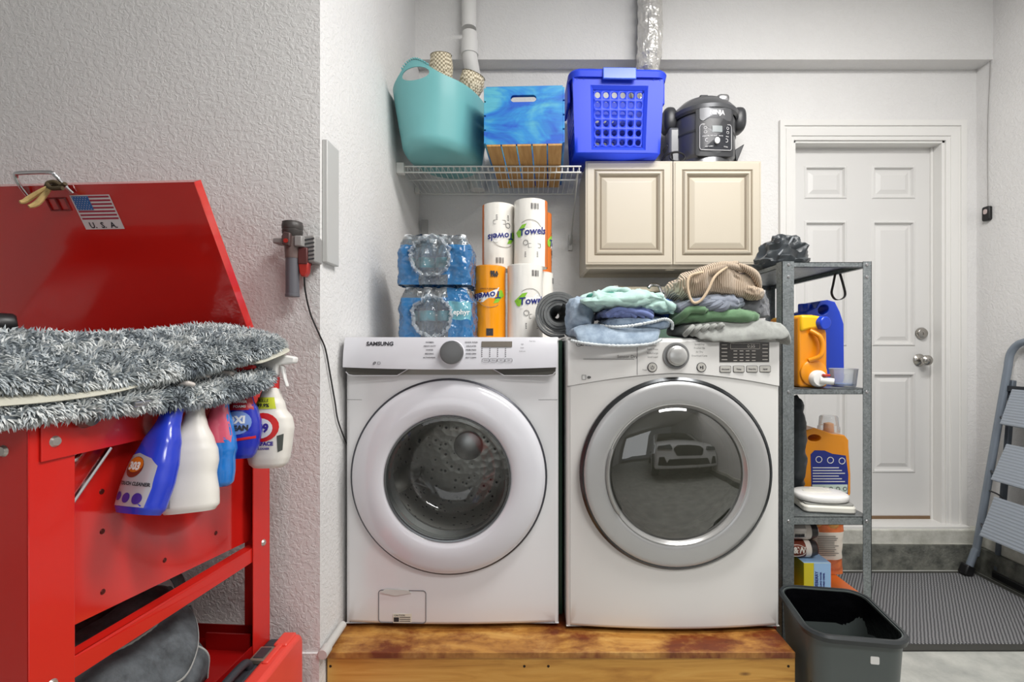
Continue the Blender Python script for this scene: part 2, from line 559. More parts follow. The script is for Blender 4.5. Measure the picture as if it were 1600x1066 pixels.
struct('deadbolt', k, NICK, dob, bevel=.001)
struct('weather_strip', MB().box(d0, d1, DY - .004, DY + .03, dzb - .02, dzb), mat('brown_door_sweep', (120, 96, 70), .7), dob)

# ------------------------------------------------------------------ timber platform under the machines
PZ = .279
t = Thing('timber_platform', 'low honey-coloured timber platform under the washer and dryer', 'platform', (.09, 1.40, 0))
t.part('deck_panel', MB().box(-.597, X(1243, 1.402), 1.402, 2.355, PZ - .018, PZ), PLY, smooth=0, bevel=.002, label='stained plywood deck')
px1 = X(1242, 1.41)
t.part('front_board', MB().box(-.595, px1, 1.408, 1.446, 0, PZ - .018), PINE, smooth=0, bevel=.002, label='knotty pine front board')
t.part('side_board', MB().box(px1 - .038, px1, 1.446, 2.35, 0, PZ - .018), PINE, smooth=0, bevel=.002)
for x in (-.585, -.02, .05, px1 - .02):
    for z in (.15, .235): t.part('screw', MB().lathe([(0, 0), (.004, 0), (.0035, -.001), (0, -.0012)], (x, 1.408, z), 'Y', 10), mat('dark_screw', (50, 38, 28), .5, .6))

# ------------------------------------------------------------------ washing machine
def front_plate(cx, x0, x1, z0, z1, y, hc, hr, bow, n=96, mi=0):
    """front panel with a round hole, gently bowed"""
    hx, hz = hc
    angs = [2 * PI * k / n for k in range(n)]
    for px, pz in ((x0, z0), (x1, z0), (x1, z1), (x0, z1)): angs.append(math.atan2(pz - hz, px - hx) % (2 * PI))
    angs = sorted(set(round(a, 6) for a in angs))
    def edge(a):
        c, s_ = math.cos(a), math.sin(a); ts = []
        if c > 1e-9: ts.append((x1 - hx) / c)
        if c < -1e-9: ts.append((x0 - hx) / c)
        if s_ > 1e-9: ts.append((z1 - hz) / s_)
        if s_ < -1e-9: ts.append((z0 - hz) / s_)
        t_ = min(ts); return hx + c * t_, hz + s_ * t_
    m = MB(); R = 10; vsx = []; N = len(angs)
    for r in range(R + 1):
        for a in angs:
            ex, ez = edge(a); ix, iz = hx + hr * math.cos(a), hz + hr * math.sin(a)
            u = r / R
            px, pz = ix + (ex - ix) * u, iz + (ez - iz) * u
            vsx.append((px, y + bow(px - cx, pz), pz))
    fs = [(r * N + i, r * N + (i + 1) % N, (r + 1) * N + (i + 1) % N, (r + 1) * N + i) for r in range(R) for i in range(N)]
    return m.add(vsx, fs, mi)

wx0, wx1, wz0, wz1, wy = -.587, .087, .291, 1.192, 1.515
wcx = (wx0 + wx1) / 2
wh = (X(700.5, 1.5), Z(746.5, 1.5))
WT = Thing('washing_machine', 'white front-loading washing machine on the left, with a clear round door', 'washing machine', (wcx, 1.9, PZ))
bw = lambda x, z: .014 * (x / .337) ** 2 + .0
b = MB()
pl = front_plate(wcx, wx0 + .012, wx1 - .012, wz0 + .012, Z(584, 1.505), wy, wh, .2, bw)
b.merge(pl)
# shell: sides, top, back, rounded front edges
def shell(b, x0, x1, y0, y1, z0, z1, r=.012, bow=.014):
    n = 6
    prof = [(x0 + r - r * math.cos(PI / 2 * k / n) - 0 + 0, y0 + r - r * math.sin(PI / 2 * k / n)) for k in range(n + 1)]
    prof = [(x0 + r * (1 - math.cos(PI / 2 * k / n)), y0 + bow + r * (1 - math.sin(PI / 2 * k / n))) for k in range(n + 1)]
    left = [(x0, y1)] + prof
    for i in range(len(left) - 1):
        (xa, ya), (xb, yb) = left[i], left[i + 1]
        b.add([(xa, ya, z0), (xb, yb, z0), (xb, yb, z1), (xa, ya, z1)], [(0, 1, 2, 3)])
        xa2, xb2 = x0 + x1 - xa, x0 + x1 - xb
        b.add([(xa2, ya, z0), (xb2, yb, z0), (xb2, yb, z1), (xa2, ya, z1)], [(0, 1, 2, 3)])
    b.add([(x0, y1, z0), (x1, y1, z0), (x1, y1, z1), (x0, y1, z1)], [(0, 1, 2, 3)])
    b.add([(x0, y0 + bow, z1), (x1, y0 + bow, z1), (x1, y1, z1), (x0, y1, z1)], [(0, 1, 2, 3)])
    b.add([(x0, y0 + bow, z0), (x1, y0 + bow, z0), (x1, y1, z0), (x0, y1, z0)], [(0, 1, 2, 3)])
shell(b, wx0, wx1, wy, 2.30, wz0, wz1 - .008)
# rounded lower lip joining plate and shell
def lip(b, x0, x1, zc, y, r, bowf, cx, down=True, n=5):
    def fn(u, v):
        x = x0 + (x1 - x0) * u; a = PI / 2 * v
        s_ = -1 if down else 1
        return (x, y + bowf(x - cx, 0) + r * (1 - math.cos(a)), zc + s_ * r * math.sin(a))
    b.grid(fn, 25, n)
lip(b, wx0 + .012, wx1 - .012, wz0 + .012, wy, .012, bw, wcx)
WT.part('cabinet_body', b, ENAMEL, weld=1e-5)
t_ = MB(); t_.box(wx0, wx1, wy + .006, 2.30, wz1 - .01, wz1 + .004)
WT.part('top_panel', t_, ENAMEL, bevel=.004)
for x in (wx0 + .05, wx1 - .05):
    for y in (1.6, 2.24): WT.part('leveling_foot', MB().cyl((x, y, PZ), (x, y, wz0 + .004), .022, n=16), BLACK)
# seam between upper and lower front panels, and lint filter hatch
zl = Z(626, 1.51)
s = MB(); s.grid(lambda u, v: (wx0 + .003 + (wh[0] - .28 - wx0) * u, wy + bw(wx0 + (wh[0] - .28 - wx0) * u - wcx, 0) - .0006, zl + .0012 * v), 10, 2)
SEAM = mat('shadow_gap_grey', (110, 110, 114), .6)
WT.part('panel_seam', s, SEAM)
s = MB(); s.grid(lambda u, v: (wh[0] + .28 + (wx1 - .003 - wh[0] - .28) * u, wy + bw(wh[0] + .28 + (wx1 - wh[0] - .28) * u - wcx, 0) - .0006, zl + .0012 * v), 10, 2)
SEAM = mat('shadow_gap_grey', (110, 110, 114), .6)
WT.part('panel_seam', s, SEAM)
# control panel
cz0, cz1 = Z(574, 1.49), Z(527, 1.49)
def pan_y(x, z):
    return 1.478 + .012 * ((x - wcx) / .337) ** 2 + .018 * ((z - cz0) / (cz1 - cz0)) ** 2
b = MB()
xa, xb = wx0 + .006, wx1 - .006
def panf(u, v):
    x = xa + (xb - xa) * u; z = cz0 - .0065 * (1 - (2 * u - 1) ** 2) * (1 - v) + (cz1 - cz0) * v
    return (x, pan_y(x, z), z)
b.grid(panf, 81, 25)
b.grid(lambda u, v: (xa + (xb - xa) * u, pan_y(xa + (xb - xa) * u, cz0) + .05 * v, cz0 - .0065 * (1 - (2 * u - 1) ** 2)), 81, 2)
b.grid(lambda u, v: (xa + (xb - xa) * u, pan_y(xa + (xb - xa) * u, cz1) + .06 * v, cz1), 81, 2)
for x in (xa, xb): b.grid(lambda u, v: (x, pan_y(x, cz0 + (cz1 - cz0) * v) + .05 * u, cz0 + (cz1 - cz0) * v), 2, 25)
WP = mat('washer_panel_white', (214, 214, 220), .25, coat=.4)
cp = WT.part('control_panel', b, WP, weld=1e-4)
# recessed grips below the panel: grey strip with two white-edged hollows
b = MB(); b.grid(lambda u, v: (xa + .004 + (xb - xa - .008) * u, wy - .004 + bw(xa + (xb - xa) * u - wcx, 0), Z(586, 1.505) + (cz0 - Z(586, 1.505)) * v), 30, 2)
WT.part('grip_strip', b, mat('grip_grey', (150, 148, 140), .4))
gz0, gz1 = Z(587, 1.50), Z(573.5, 1.50)
for sgn in (-1, 1):
    ex = xa if sgn < 0 else xb
    xi, xo = ex - sgn * .165, ex - sgn * .205
    poly = [(ex - sgn * .004, gz1 + .001), (xo, gz1 - .003), (xi, gz0 + .001), (ex - sgn * .02, gz0 + .001), (ex - sgn * .006, gz0 + .012)]
    WT.part('grip_hollow', MB().prism(poly, wy - .012, wy + .012), mat('grip_dark', (84, 82, 76), .45), label='dark grip hollows')
for sgn in (-1, 1):
    ex = xa if sgn < 0 else xb
    b = MB(); b.tube([(ex - sgn * .006, wy - .016, gz0 + .012), (ex - sgn * .014, wy - .016, gz0 + .003), (ex - sgn * .03, wy - .016, gz0), (ex - sgn * .165, wy - .016, gz0), (ex - sgn * .205, wy - .016, gz1 - .003)], .0016, 6)
    WT.part('grip_edge', b, WP)
# knob
kx, kz = X(704.5, 1.455), Z(551, 1.455)
b = MB(); ky = pan_y(kx, kz)
b.lathe([(0, 0), (.0385, 0), (.0375, -.006), (.036, -.008)], (kx, ky, kz), 'Y', 48, 0)
kn = WT.part('selector_knob', b, WP, label='grey selector knob')
b = MB(); b.lathe([(.036, -.008), (.0355, -.02), (.033, -.024), (.031, -.0245), (0, -.0235)], (kx, ky, kz), 'Y', 48)
KN = NT('spun_aluminium'); KN.p.inputs['Metallic'].default_value = .8; KN.p.inputs['Roughness'].default_value = .38; KN.p.inputs['Base Color'].default_value = (.2, .2, .2, 1)
KN = KN.m
WT.part('knob_cap', b, KN, sub_of=kn)
# display, lights, buttons, lettering
def onpan(p): return Vector((p.x, pan_y(p.x, p.z) - .0018, p.z))
b = MB()
x0, x1, z0, z1 = X(752, 1.48), X(800, 1.48), Z(542.5, 1.48), Z(533.5, 1.48)
b.grid(lambda u, v: (x0 + (x1 - x0) * u, pan_y(x0 + (x1 - x0) * u, z0 + (z1 - z0) * v) - .0022, z0 + (z1 - z0) * v), 12, 5)
WT.part('display', b, mat('display_grey', (112, 106, 98), .15, coat=.5))
b = MB()
FM = lambda x, z: front(x, 0, z)
def ptext(txt, px, py, size, bold=0, sq=1.0, D=1.482, align='CENTER', shear=0):
    b.text(txt, size, FM(X(px, D), Z(py, D)), 0, align, bold, onpan, sq, shear)
ptext('SAMSUNG', 592, 537.5, .0165, .0006, 1.12)
for i, w_ in enumerate(('NORMAL', 'HEAVY DUTY', 'WHITES', 'BEDDING', 'ACTIVEWEAR')): ptext(w_, 671, 535 + i * 6.0, .0062, .0001)
for i, w_ in enumerate(('QUICK WASH', 'DELICATES', 'PERM PRESS', 'RINSE+SPIN', 'SELF CLEAN')): ptext(w_, 736, 535 + i * 6.0, .0062, .0001)
for i, w_ in enumerate(('Temp', 'Rinse', 'Spin', 'Soil')): ptext(w_, 759 + i * 12, 563, .0048)
for i in range(4):
    for j in range(5):
        x, z = X(753 + i * 12.3, 1.482), Z(545 + j * 3, 1.482)
        b.add([onpan(Vector((x + .002 * math.cos(a), 0, z + .002 * math.sin(a)))) for a in (0, PI / 2, PI, 3 * PI / 2)], [(0, 1, 2, 3)])
    cx_, cz_ = X(759 + i * 12, 1.482), Z(563, 1.482)
    b.tube([onpan(Vector((cx_ + p, 0, cz_ + q))) for p, q in rrect(.022, .0105, .004, 4)], .0005, 4, True)
for i, w_ in enumerate(('WiFi', 'Delay', 'Child Lock')): ptext(w_, 816, 538 + i * 5.5, .0045)
ptext('Smart Care', 832, 533, .004)
x, z = X(585, 1.482), Z(567.5, 1.482)
b.tube([onpan(Vector((x + .004 * math.cos(a), 0, z + .003 * math.sin(a) + .002 * math.cos(a)))) for a in [k * PI / 5 for k in range(10)]], .0009, 4, True)
b.tube([onpan(Vector((x + .014 + p, 0, z + q))) for p, q in rrect(.008, .007, .001, 2)], .0005, 4, True)
WT.part('lettering', b, INK)
# pump filter hatch with bent corner and label
b = MB(); hx, hz = X(628, 1.515), Z(949, 1.515)
by = lambda x: wy + bw(x - wcx, 0)
b.tube([(hx + p, by(hx + p) - .0008, hz + q) for p, q in rrect(.150, .102, .01, 4)], .0013, 6, True)
hatch = WT.part('filter_hatch', b, SEAM)
b = MB(); b.prism([(hx - .068, hz + .047), (hx - .05, hz + .056), (hx + .02, hz + .053), (hx + .03, hz + .044), (hx - .02, hz + .036)], by(hx) - .004, by(hx))
WT.part('hatch_tape', b, mat('peeling_tape', (205, 204, 200), .5), sub_of=hatch)
b = MB(); b.box(hx - .028, hx + .03, by(hx) - .0012, by(hx), hz - .05, hz - .022, 0)
for i in range(3): b.box(hx - .008, hx + .026, by(hx) - .0016, by(hx), hz - .046 + i * .006, hz - .044 + i * .006, 1)
b.box(hx - .026, hx - .01, by(hx) - .0016, by(hx), hz - .047, hz - .033, 1); b.text('CAUTION', .0075, front(hx - .008, by(hx) - .0013, hz - .027), 1, 'CENTER')
WT.part('caution_label', b, [mat('label_cream', (222, 220, 205), .5), INK])
# round door
dcx, dcz = wh
b = MB()
b.lathe([(.300, .002), (.302, -.005), (.3005, -.012), (.295, -.019), (.285, -.025), (.268, -.031), (.245, -.036), (.226, -.0375), (.212, -.036), (.2, -.0325), (.195, -.029), (.19, -.018)], (dcx, wy, dcz), 'Y', 96)
DRG = mat('door_ring_plastic', (214, 214, 220), .14, coat=.6)
dr = WT.part('door', b, DRG, label='glossy white round door ring')
b = MB(); b.lathe([(.302, .004), (.3075, .0), (.3075, -.004), (.302, -.007)], (dcx, wy, dcz), 'Y', 96)
WT.part('door_trim', b, mat('door_gap_dark', (70, 71, 78), .3, .5), sub_of=dr)
b = MB(); b.lathe([(.195, -.029), (.1935, -.033), (.189, -.032), (.188, -.024)], (dcx, wy, dcz), 'Y', 80)
WT.part('glass_rim', b, mat('rim_chrome_dark', (120, 122, 124), .2, .8), sub_of=dr)
b = MB(); b.lathe([(.191, -.022), (.178, -.024), (.172, -.01), (.166, .03), (.155, .075), (.135, .095), (.08, .105), (0, .108)], (dcx, wy, dcz), 'Y', 80)
WT.part('door_glass', b, GLASS, sub_of=dr, label='clear glass bowl of the door')
# gasket and drum behind the glass
b = MB(); b.lathe([(.202, .004), (.196, .02), (.2, .032), (.188, .045), (.196, .06), (.215, .075), (.21, .1)], (dcx, wy + .0, dcz), 'Y', 64)
WT.part('door_gasket', b, mat('grey_rubber', (96, 100, 100), .5))
DRUM = NT('perforated_steel'); DRUM.p.inputs['Metallic'].default_value = .3; DRUM.p.inputs['Roughness'].default_value = .3
vv = DRUM.coord(); vo = DRUM.n('ShaderNodeTexVoronoi', Scale=38); DRUM.l(vv, vo.inputs['Vector'])
DRUM.l(DRUM.ramp(vo.outputs['Distance'], [(.17, (.02, .02, .02)), (.25, lin((222, 220, 214)))]), DRUM.p.inputs['Base Color'])
DRUM.bump(vo.outputs['Distance'], .5, .004); DRUM = DRUM.m
b = MB(); b.lathe([(.205, .10), (.25, .12), (.25, .44), (.235, .46), (0, .47)], (dcx, wy, dcz), 'Y', 64)
dm = WT.part('drum', b, DRUM, label='perforated steel drum')
for a in (80, 200, 320):
    a = math.radians(a); b = MB()
    M = Matrix.Translation((dcx, wy + .28, dcz)) @ Matrix.Rotation(-a, 4, 'Y') @ Matrix.Translation((.225, 0, 0))
    b.blob((0, 0, 0), (.045, .15, .035), .8, .8, 20, 12, None, 0, M)
    WT.part('drum_lifter', b, mat('lifter_grey', (196, 194, 188), .35), sub_of=dm)
b = MB(); b.lathe([(.06, .465), (.055, .452), (.03, .446), (0, .445)], (dcx, wy, dcz), 'Y', 40)
WT.part('drum_hub', b, STEEL, sub_of=dm)

# ------------------------------------------------------------------ dryer
ex0, ex1, ez0, ez1, ey = X(885, 1.515), X(1218, 1.515), .291, 1.192, 1.513
ecx = (ex0 + ex1) / 2
eh = (X(1055.5, 1.49), Z(739.5, 1.49))
DT = Thing('tumble_dryer', 'white front-loading dryer on the right, with a silver door ring, under the clothes piles', 'dryer', (ecx, 1.9, PZ))
eb = lambda x, z: -.024 * (1 - (x / .335) ** 2)
b = MB()
b.merge(front_plate(ecx, ex0 + .012, ex1 - .012, ez0 + .012, ez1 - .012, ey, eh, .205, eb))
shell(b, ex0, ex1, ey - .003, 2.30, ez0, ez1 - .008, .012, .003)
lip(b, ex0 + .012, ex1 - .012, ez0 + .012, ey, .012, eb, ecx); lip(b, ex0 + .012, ex1 - .012, ez1 - .012, ey, .012, eb, ecx, False)
b.grid(lambda u, v: (ex0 + .012 + (ex1 - ex0 - .024) * u, ey + .012 + .02 * v + eb(ex0 + (ex1 - ex0) * u - ecx, 0) * (1 - v), ez0), 20, 2)
b.grid(lambda u, v: (ex0 + .012 + (ex1 - ex0 - .024) * u, ey + .012 + .02 * v + eb(ex0 + (ex1 - ex0) * u - ecx, 0) * (1 - v), ez1), 20, 2)
DT.part('cabinet_body', b, ENAMEL2, weld=1e-5)
DT.part('top_panel', MB().box(ex0, ex1, ey + .02, 2.30, ez1 - .01, ez1 + .003), ENAMEL2, bevel=.004)
for x in (ex0 + .05, ex1 - .05):
    for y in (1.6, 2.24): DT.part('leveling_foot', MB().cyl((x, y, PZ), (x, y, ez0 + .004), .022, n=16), BLACK)
# control panel: a slightly proud skin with a curved lower edge
def low(x):
    q = (x - eh[0]) / .34
    return Z(583, 1.49) - .0 + (Z(604, 1.49) - Z(583, 1.49)) * min(1, abs(q) ** 1.6 * 1.05)
pe = lambda x, z: ey + eb(x - ecx, z) - .004
b = MB()
pz1 = ez1 - .012
b.grid(lambda u, v: (ex0 + .004 + (ex1 - ex0 - .008) * u, pe(ex0 + (ex1 - ex0) * u, 0), low(ex0 + (ex1 - ex0) * u) + (pz1 - low(ex0 + (ex1 - ex0) * u)) * v), 49, 8)
b.grid(lambda u, v: (ex0 + .004 + (ex1 - ex0 - .008) * u, pe(ex0 + (ex1 - ex0) * u, 0) + .004 * v, low(ex0 + (ex1 - ex0) * u)), 49, 2)
b.grid(lambda u, v: (ex0 + .004 + (ex1 - ex0 - .008) * u, pe(ex0 + (ex1 - ex0) * u, 0) + .008 * v, pz1 + .006 * v), 49, 2)
DT.part('control_panel', b, ENAMEL2, weld=1e-5)
b = MB(); b.grid(lambda u, v: (ex0 + .002 + (ex1 - ex0 - .004) * u, ey + eb(ex0 + (ex1 - ex0) * u - ecx, 0) - .0012, low(ex0 + (ex1 - ex0) * u) - .0014 + .0016 * v), 49, 2)
b.box(X(995, 1.49), X(995.8, 1.49), pe(X(995, 1.49), 0) - .0004, pe(X(995, 1.49), 0), low(X(995, 1.49)) + .002, pz1)
DT.part('panel_seam', b, SEAM)
def onp(p): return Vector((p.x, pe(p.x, p.z) - .0014, p.z))
kx, kz = X(1056, 1.485), Z(556, 1.485)
b = MB(); b.lathe([(0, 0), (.041, 0), (.040, -.005), (.034, -.0055), (.033, -.002), (.0315, -.002)], (kx, pe(kx, 0), kz), 'Y', 56)
kn = DT.part('selector_knob', b, mat('knob_ring_grey', (150, 150, 150), .3, .6))
b = MB(); b.lathe([(.0315, -.002), (.0305, -.016), (.027, -.0175), (.0255, -.022), (.022, -.024), (0, -.0235)], (kx, pe(kx, 0), kz), 'Y', 56)
DT.part('knob_cap', b, mat('knob_silver', (196, 196, 194), .28, .6), sub_of=kn)
b = MB(); x0, x1, z0, z1 = X(1124, 1.49), X(1205, 1.49), Z(566, 1.49), Z(535, 1.49)
b.grid(lambda u, v: (x0 + (x1 - x0) * u, pe(x0 + (x1 - x0) * u, 0) - .0012, z0 + (z1 - z0) * v), 10, 2)
dp = DT.part('display', b, mat('display_black', (48, 46, 44), .12, coat=.6))
b = MB()
def dtext(txt, px, py, size, bold=0, sq=1.0, D=1.49, align='CENTER'): b.text(txt, size, front(X(px, D), 0, Z(py, D)), 0, align, bold, lambda p: onp(p) + Vector((0, -.0006, 0)), sq)
for j in range(5):
    for px in (1131.5, 1198): 
        x, z = X(px, 1.49), Z(539 + j * 5.8, 1.49)
        b.add([onp(Vector((x + p, 0, z + q))) + Vector((0, -.0006, 0)) for p, q in ((-.009, -.001), (.009, -.001), (.009, .001), (-.009, .001))], [(0, 1, 2, 3)])
for j in range(4):
    for i in range(4):
        x, z = X(1149 + i * 10, 1.49), Z(548.5 + j * 5, 1.49)
        b.add([onp(Vector((x + p, 0, z + q))) + Vector((0, -.0006, 0)) for p, q in ((-.006, -.001), (.006, -.001), (.006, .001), (-.006, .001))], [(0, 1, 2, 3)])
b.tube([onp(Vector((X(1165, 1.49) + p, 0, Z(541, 1.49) + q))) + Vector((0, -.0006, 0)) for p, q in rrect(.094, .017, .001, 2)], .0006, 4, True)
dtext('0:55', 1175, 541, .014, 0, 1.1)
DT.part('display_print', b, mat('display_pale_print', (196, 190, 182), .4), sub_of=dp)
BTN = mat('button_grey', (186, 184, 178), .35)
for i, w_ in enumerate(('Dry Level', 'Temp', 'Time Dry', 'Signal')):
    x, z = X(1133 + i * 21.6, 1.49), Z(577, 1.49)
    b = MB(); b.prism([(x + p, z + q) for p, q in rrect(.033, .018, .003, 3)], pe(x, 0) - .003, pe(x, 0) + .002)
    bt = DT.part('push_button', b, BTN, bevel=.0008)
    b = MB(); b.tube([(x + p, pe(x, 0) - .0012, z + q) for p, q in rrect(.0345, .0195, .003, 3)], .0009, 5, True)
    b.text(w_, .006, front(x, pe(x, 0) - .0035, z)); DT.part('button_label', b, INK, sub_of=bt)
for px, sym in ((1018.5, 'o'), (1095, 'p')):
    x, z = X(px, 1.49), Z(574, 1.49)
    b = MB(); b.lathe([(0, -.004), (.0125, -.004), (.0135, 0)], (x, pe(x, 0), z), 'Y', 28)
    bt = DT.part('round_button', b, BTN)
    b = MB(); b.tube([(x + .0142 * math.cos(a * PI / 14), pe(x, 0) - .0012, z + .0142 * math.sin(a * PI / 14)) for a in range(28)], .0009, 5, True)
    y = pe(x, 0) - .0046
    if sym == 'o':
        b.tube([(x + .005 * math.cos(a), y, z + .005 * math.sin(a)) for a in [PI * .75 + k * PI * 1.5 / 12 for k in range(13)]], .0007, 4); b.bar((x, y, z), (x, y, z + .006), .0014, .0008)
    else:
        b.prism([(x - .005, z - .005), (x, z), (x - .005, z + .005)], y, y + .0006)
        for q in (.002, .0045): b.bar((x + q, y, z - .005), (x + q, y, z + .005), .0012, .0008)
    DT.part('button_symbol', b, INK, sub_of=bt)
b = MB()
dtext('LG', 914, 537.5, .019, .0003, 1.15); 
x, z = X(905, 1.49), Z(537.5, 1.49)
b.tube([onp(Vector((x + .008 * math.cos(a), 0, z + .008 * math.sin(a)))) for a in [k * PI / 10 for k in range(20)]], .0009, 4, True)
b.bar(onp(Vector((x, 0, z - .004))), onp(Vector((x, 0, z + .004))), .0015, .0008); b.bar(onp(Vector((x, 0, z - .004))), onp(Vector((x + .004, 0, z - .004))), .0015, .0008)
dtext('Sensor Dry', 980, 557.5, .0135)
b.grid(lambda u, v: onp(Vector((X(912, 1.49) + .156 * u, 0, Z(561.6, 1.49) + .0013 * v))), 12, 2)
for i, w_ in enumerate(('Towels', 'Normal', 'Perm Press', 'Bulky/Large', 'Small Load')): dtext(w_, 1019, 534 + i * 6, .0072)
for i, w_ in enumerate(('Delicates', 'Speed Dry', 'Freshen Up', 'Air Dry', 'Download Cycle')): dtext(w_, 1092, 532 + i * 6, .0072)
for i, w_ in enumerate(('Power',)): dtext(w_, 1007, 578, .0055)
b.tube([onp(Vector((X(913, 1.49) + p, 0, Z(590, 1.49) + q))) for p, q in rrect(.012, .014, .001, 2)], .0006, 4, True)
b.blob(onp(Vector((X(921, 1.49), 0, Z(590, 1.49)))), (.006, .0008, .004))
DT.part('lettering', b, mat('dryer_grey_ink', (92, 92, 92), .6))
# door: dark gap ring, silver ring, inner chrome, tinted glass
dcx, dcz = eh; dy = ey - .024
b = MB(); b.lathe([(.296, .014), (.2965, -.004), (.288, -.012), (.284, -.012)], (dcx, dy, dcz), 'Y', 96)
dr = DT.part('door', b, mat('door_dark_chrome', (84, 86, 88), .22, .9), label='round door with dark outer edge')
SILV = mat('brushed_silver_ring', (188, 188, 188), .34, .55, var=.05, vscale=4)
b = MB(); b.lathe([(.285, -.011), (.281, -.0145), (.27, -.0165), (.25, -.0185), (.23, -.0195), (.22, -.0185), (.217, -.016)], (dcx, dy, dcz), 'Y', 96)
DT.part('door_ring', b, SILV, sub_of=dr, label='silver door ring')
b = MB(); b.lathe([(.2175, -.017), (.2165, -.0195), (.214, -.019), (.207, -.009), (.203, -.006)], (dcx, dy, dcz), 'Y', 96)
DT.part('inner_ring', b, mat('inner_ring_silver', (206, 206, 204), .25, .6), sub_of=dr)
b = MB(); a0, a1 = math.radians(158), math.radians(215)
b.tube([(dcx + .213 * math.cos(a0 + (a1 - a0) * k / 16), dy - .019, dcz + .213 * math.sin(a0 + (a1 - a0) * k / 16)) for k in range(17)], [.002] + [.006] * 15 + [.002], 8)
DT.part('door_handle', b, mat('handle_silver', (170, 170, 168), .3, .7), sub_of=dr)
b = MB(); b.lathe([(.205, -.004), (.203, -.009), (.19, -.016), (.15, -.027), (.1, -.034), (.05, -.038), (0, -.039)], (dcx, dy, dcz), 'Y', 80)
DT.part('door_glass', b, SMOKE, sub_of=dr, label='smoked glass door window')
b = MB(); b.lathe([(.205, .0), (.2, .02), (.205, .06), (.19, .07)], (dcx, dy, dcz), 'Y', 64)
DT.part('door_gasket', b, mat('olive_gasket', (92, 92, 78), .5))
b = MB(); b.lathe([(.19, .07), (.26, .1), (.26, .5), (0, .5)], (dcx, dy, dcz), 'Y', 64)
DT.part('drum', b, mat('dryer_drum', (176, 176, 166), .4, .3))
b = MB()
for k in range(9):
    for c in (225, 312):
        a = math.radians(c + (k - 4) * 3.2)
        b.bar((dcx + .17 * math.cos(a), dy + .03, dcz + .17 * math.sin(a)), (dcx + .19 * math.cos(a), dy + .03, dcz + .19 * math.sin(a)), .004, .01)
DT.part('lint_grille', b, mat('grille_grey', (70, 70, 62), .5))

# dark green panel stored in the gap
solo('folded_table', MB().box(.0905, .1035, 1.60, 2.2, PZ, 1.188), mat('dark_green_laminate', (38, 74, 54), .4, var=.2, vscale=9), 'thin dark green board standing upright in the gap between washer and dryer', 'board', (.097, 1.9, PZ), smooth=0, bevel=.003)
# ------------------------------------------------------------------ wall cabinet
CY0, CX0, CX1, CZ0, CZ1 = 2.262, X(915, 2.262), X(1189, 2.262), Z(413, 2.262), Z(252, 2.262)
t = Thing('wall_cabinet', 'cream two-door wall cabinet with raised panels above the dryer', 'cabinet', ((CX0 + CX1) / 2, BY, CZ0))
CREAM = mat('cream_cabinet_paint', (194, 185, 168), .42)
GLAZE = mat('brown_glaze', (120, 108, 90), .6)
b = MB(); y1 = CY0 + .022
b.box(CX0 + .004, CX0 + .02, y1, BY, CZ0 - .018, CZ1); b.box(CX1 - .02, CX1 - .004, y1, BY, CZ0 - .018, CZ1)
b.box(CX0 + .02, CX1 - .02, y1, BY, CZ1 - .016, CZ1); b.box(CX0 + .02, CX1 - .02, y1 + .02, BY, CZ0 + .002, CZ0 + .016); b.box(CX0 + .02, CX1 - .02, BY - .012, BY, CZ0 - .018, CZ1)
b.box(CX0 + .02, CX1 - .02, y1, y1 + .02, CZ0 - .018, CZ0 + .03)
t.part('cabinet_box', b, CREAM, smooth=0, bevel=.0015)
xm = X(1051.5, CY0)
def panel_door(x0, x1, z0, z1, y):
    b = MB()
    lv = [(0, 0), (.0035, -.0), (.010, -.003), (.039, -.003), (.0415, .001), (.046, .001), (.052, -.008), (.060, -.010), (.067, .002), (.076, .004), (.096, -.004), (.1, -.005)]
    gl = {4: 1, 8: 1}
    rows = [[(x0 + i, y + d, z0 + i), (x1 - i, y + d, z0 + i), (x1 - i, y + d, z1 - i), (x0 + i, y + d, z1 - i)] for i, d in lv]
    rows.insert(0, [(x0, y + .02, z0), (x1, y + .02, z0), (x1, y + .02, z1), (x0, y + .02, z1)])
    vsx = [p for r in rows for p in r]; fs = []; base = len(b.v)
    for k in range(len(rows) - 1):
        for e in range(4):
            g = (e + 1) % 4
            b.add([rows[k][e], rows[k][g], rows[k + 1][g], rows[k + 1][e]], [(0, 1, 2, 3)], gl.get(k - 1, 0))
    b.add(rows[-1], [(0, 1, 2, 3)]); b.add(rows[0], [(0, 1, 2, 3)])
    return b
for x0, x1 in ((CX0, xm - .0022), (xm + .0022, CX1)):
    t.part('cabinet_door', panel_door(x0, x1, CZ0, CZ1, CY0), [CREAM, GLAZE], smooth=0, weld=1e-5)
b = MB(); b.cb((X(1045, 2.35), 2.33, CZ0 - .012), (.04, .03, .012))
t.part('puck_light', b, mat('warm_white_plastic', (222, 212, 194), .4), bevel=.002)
b = MB(); b.cb((X(921, 2.33), 2.30, CZ0 - .012), (.012, .014, .012)); t.part('hook', b, mat('warm_white_plastic', (0, 0, 0)), bevel=.002)

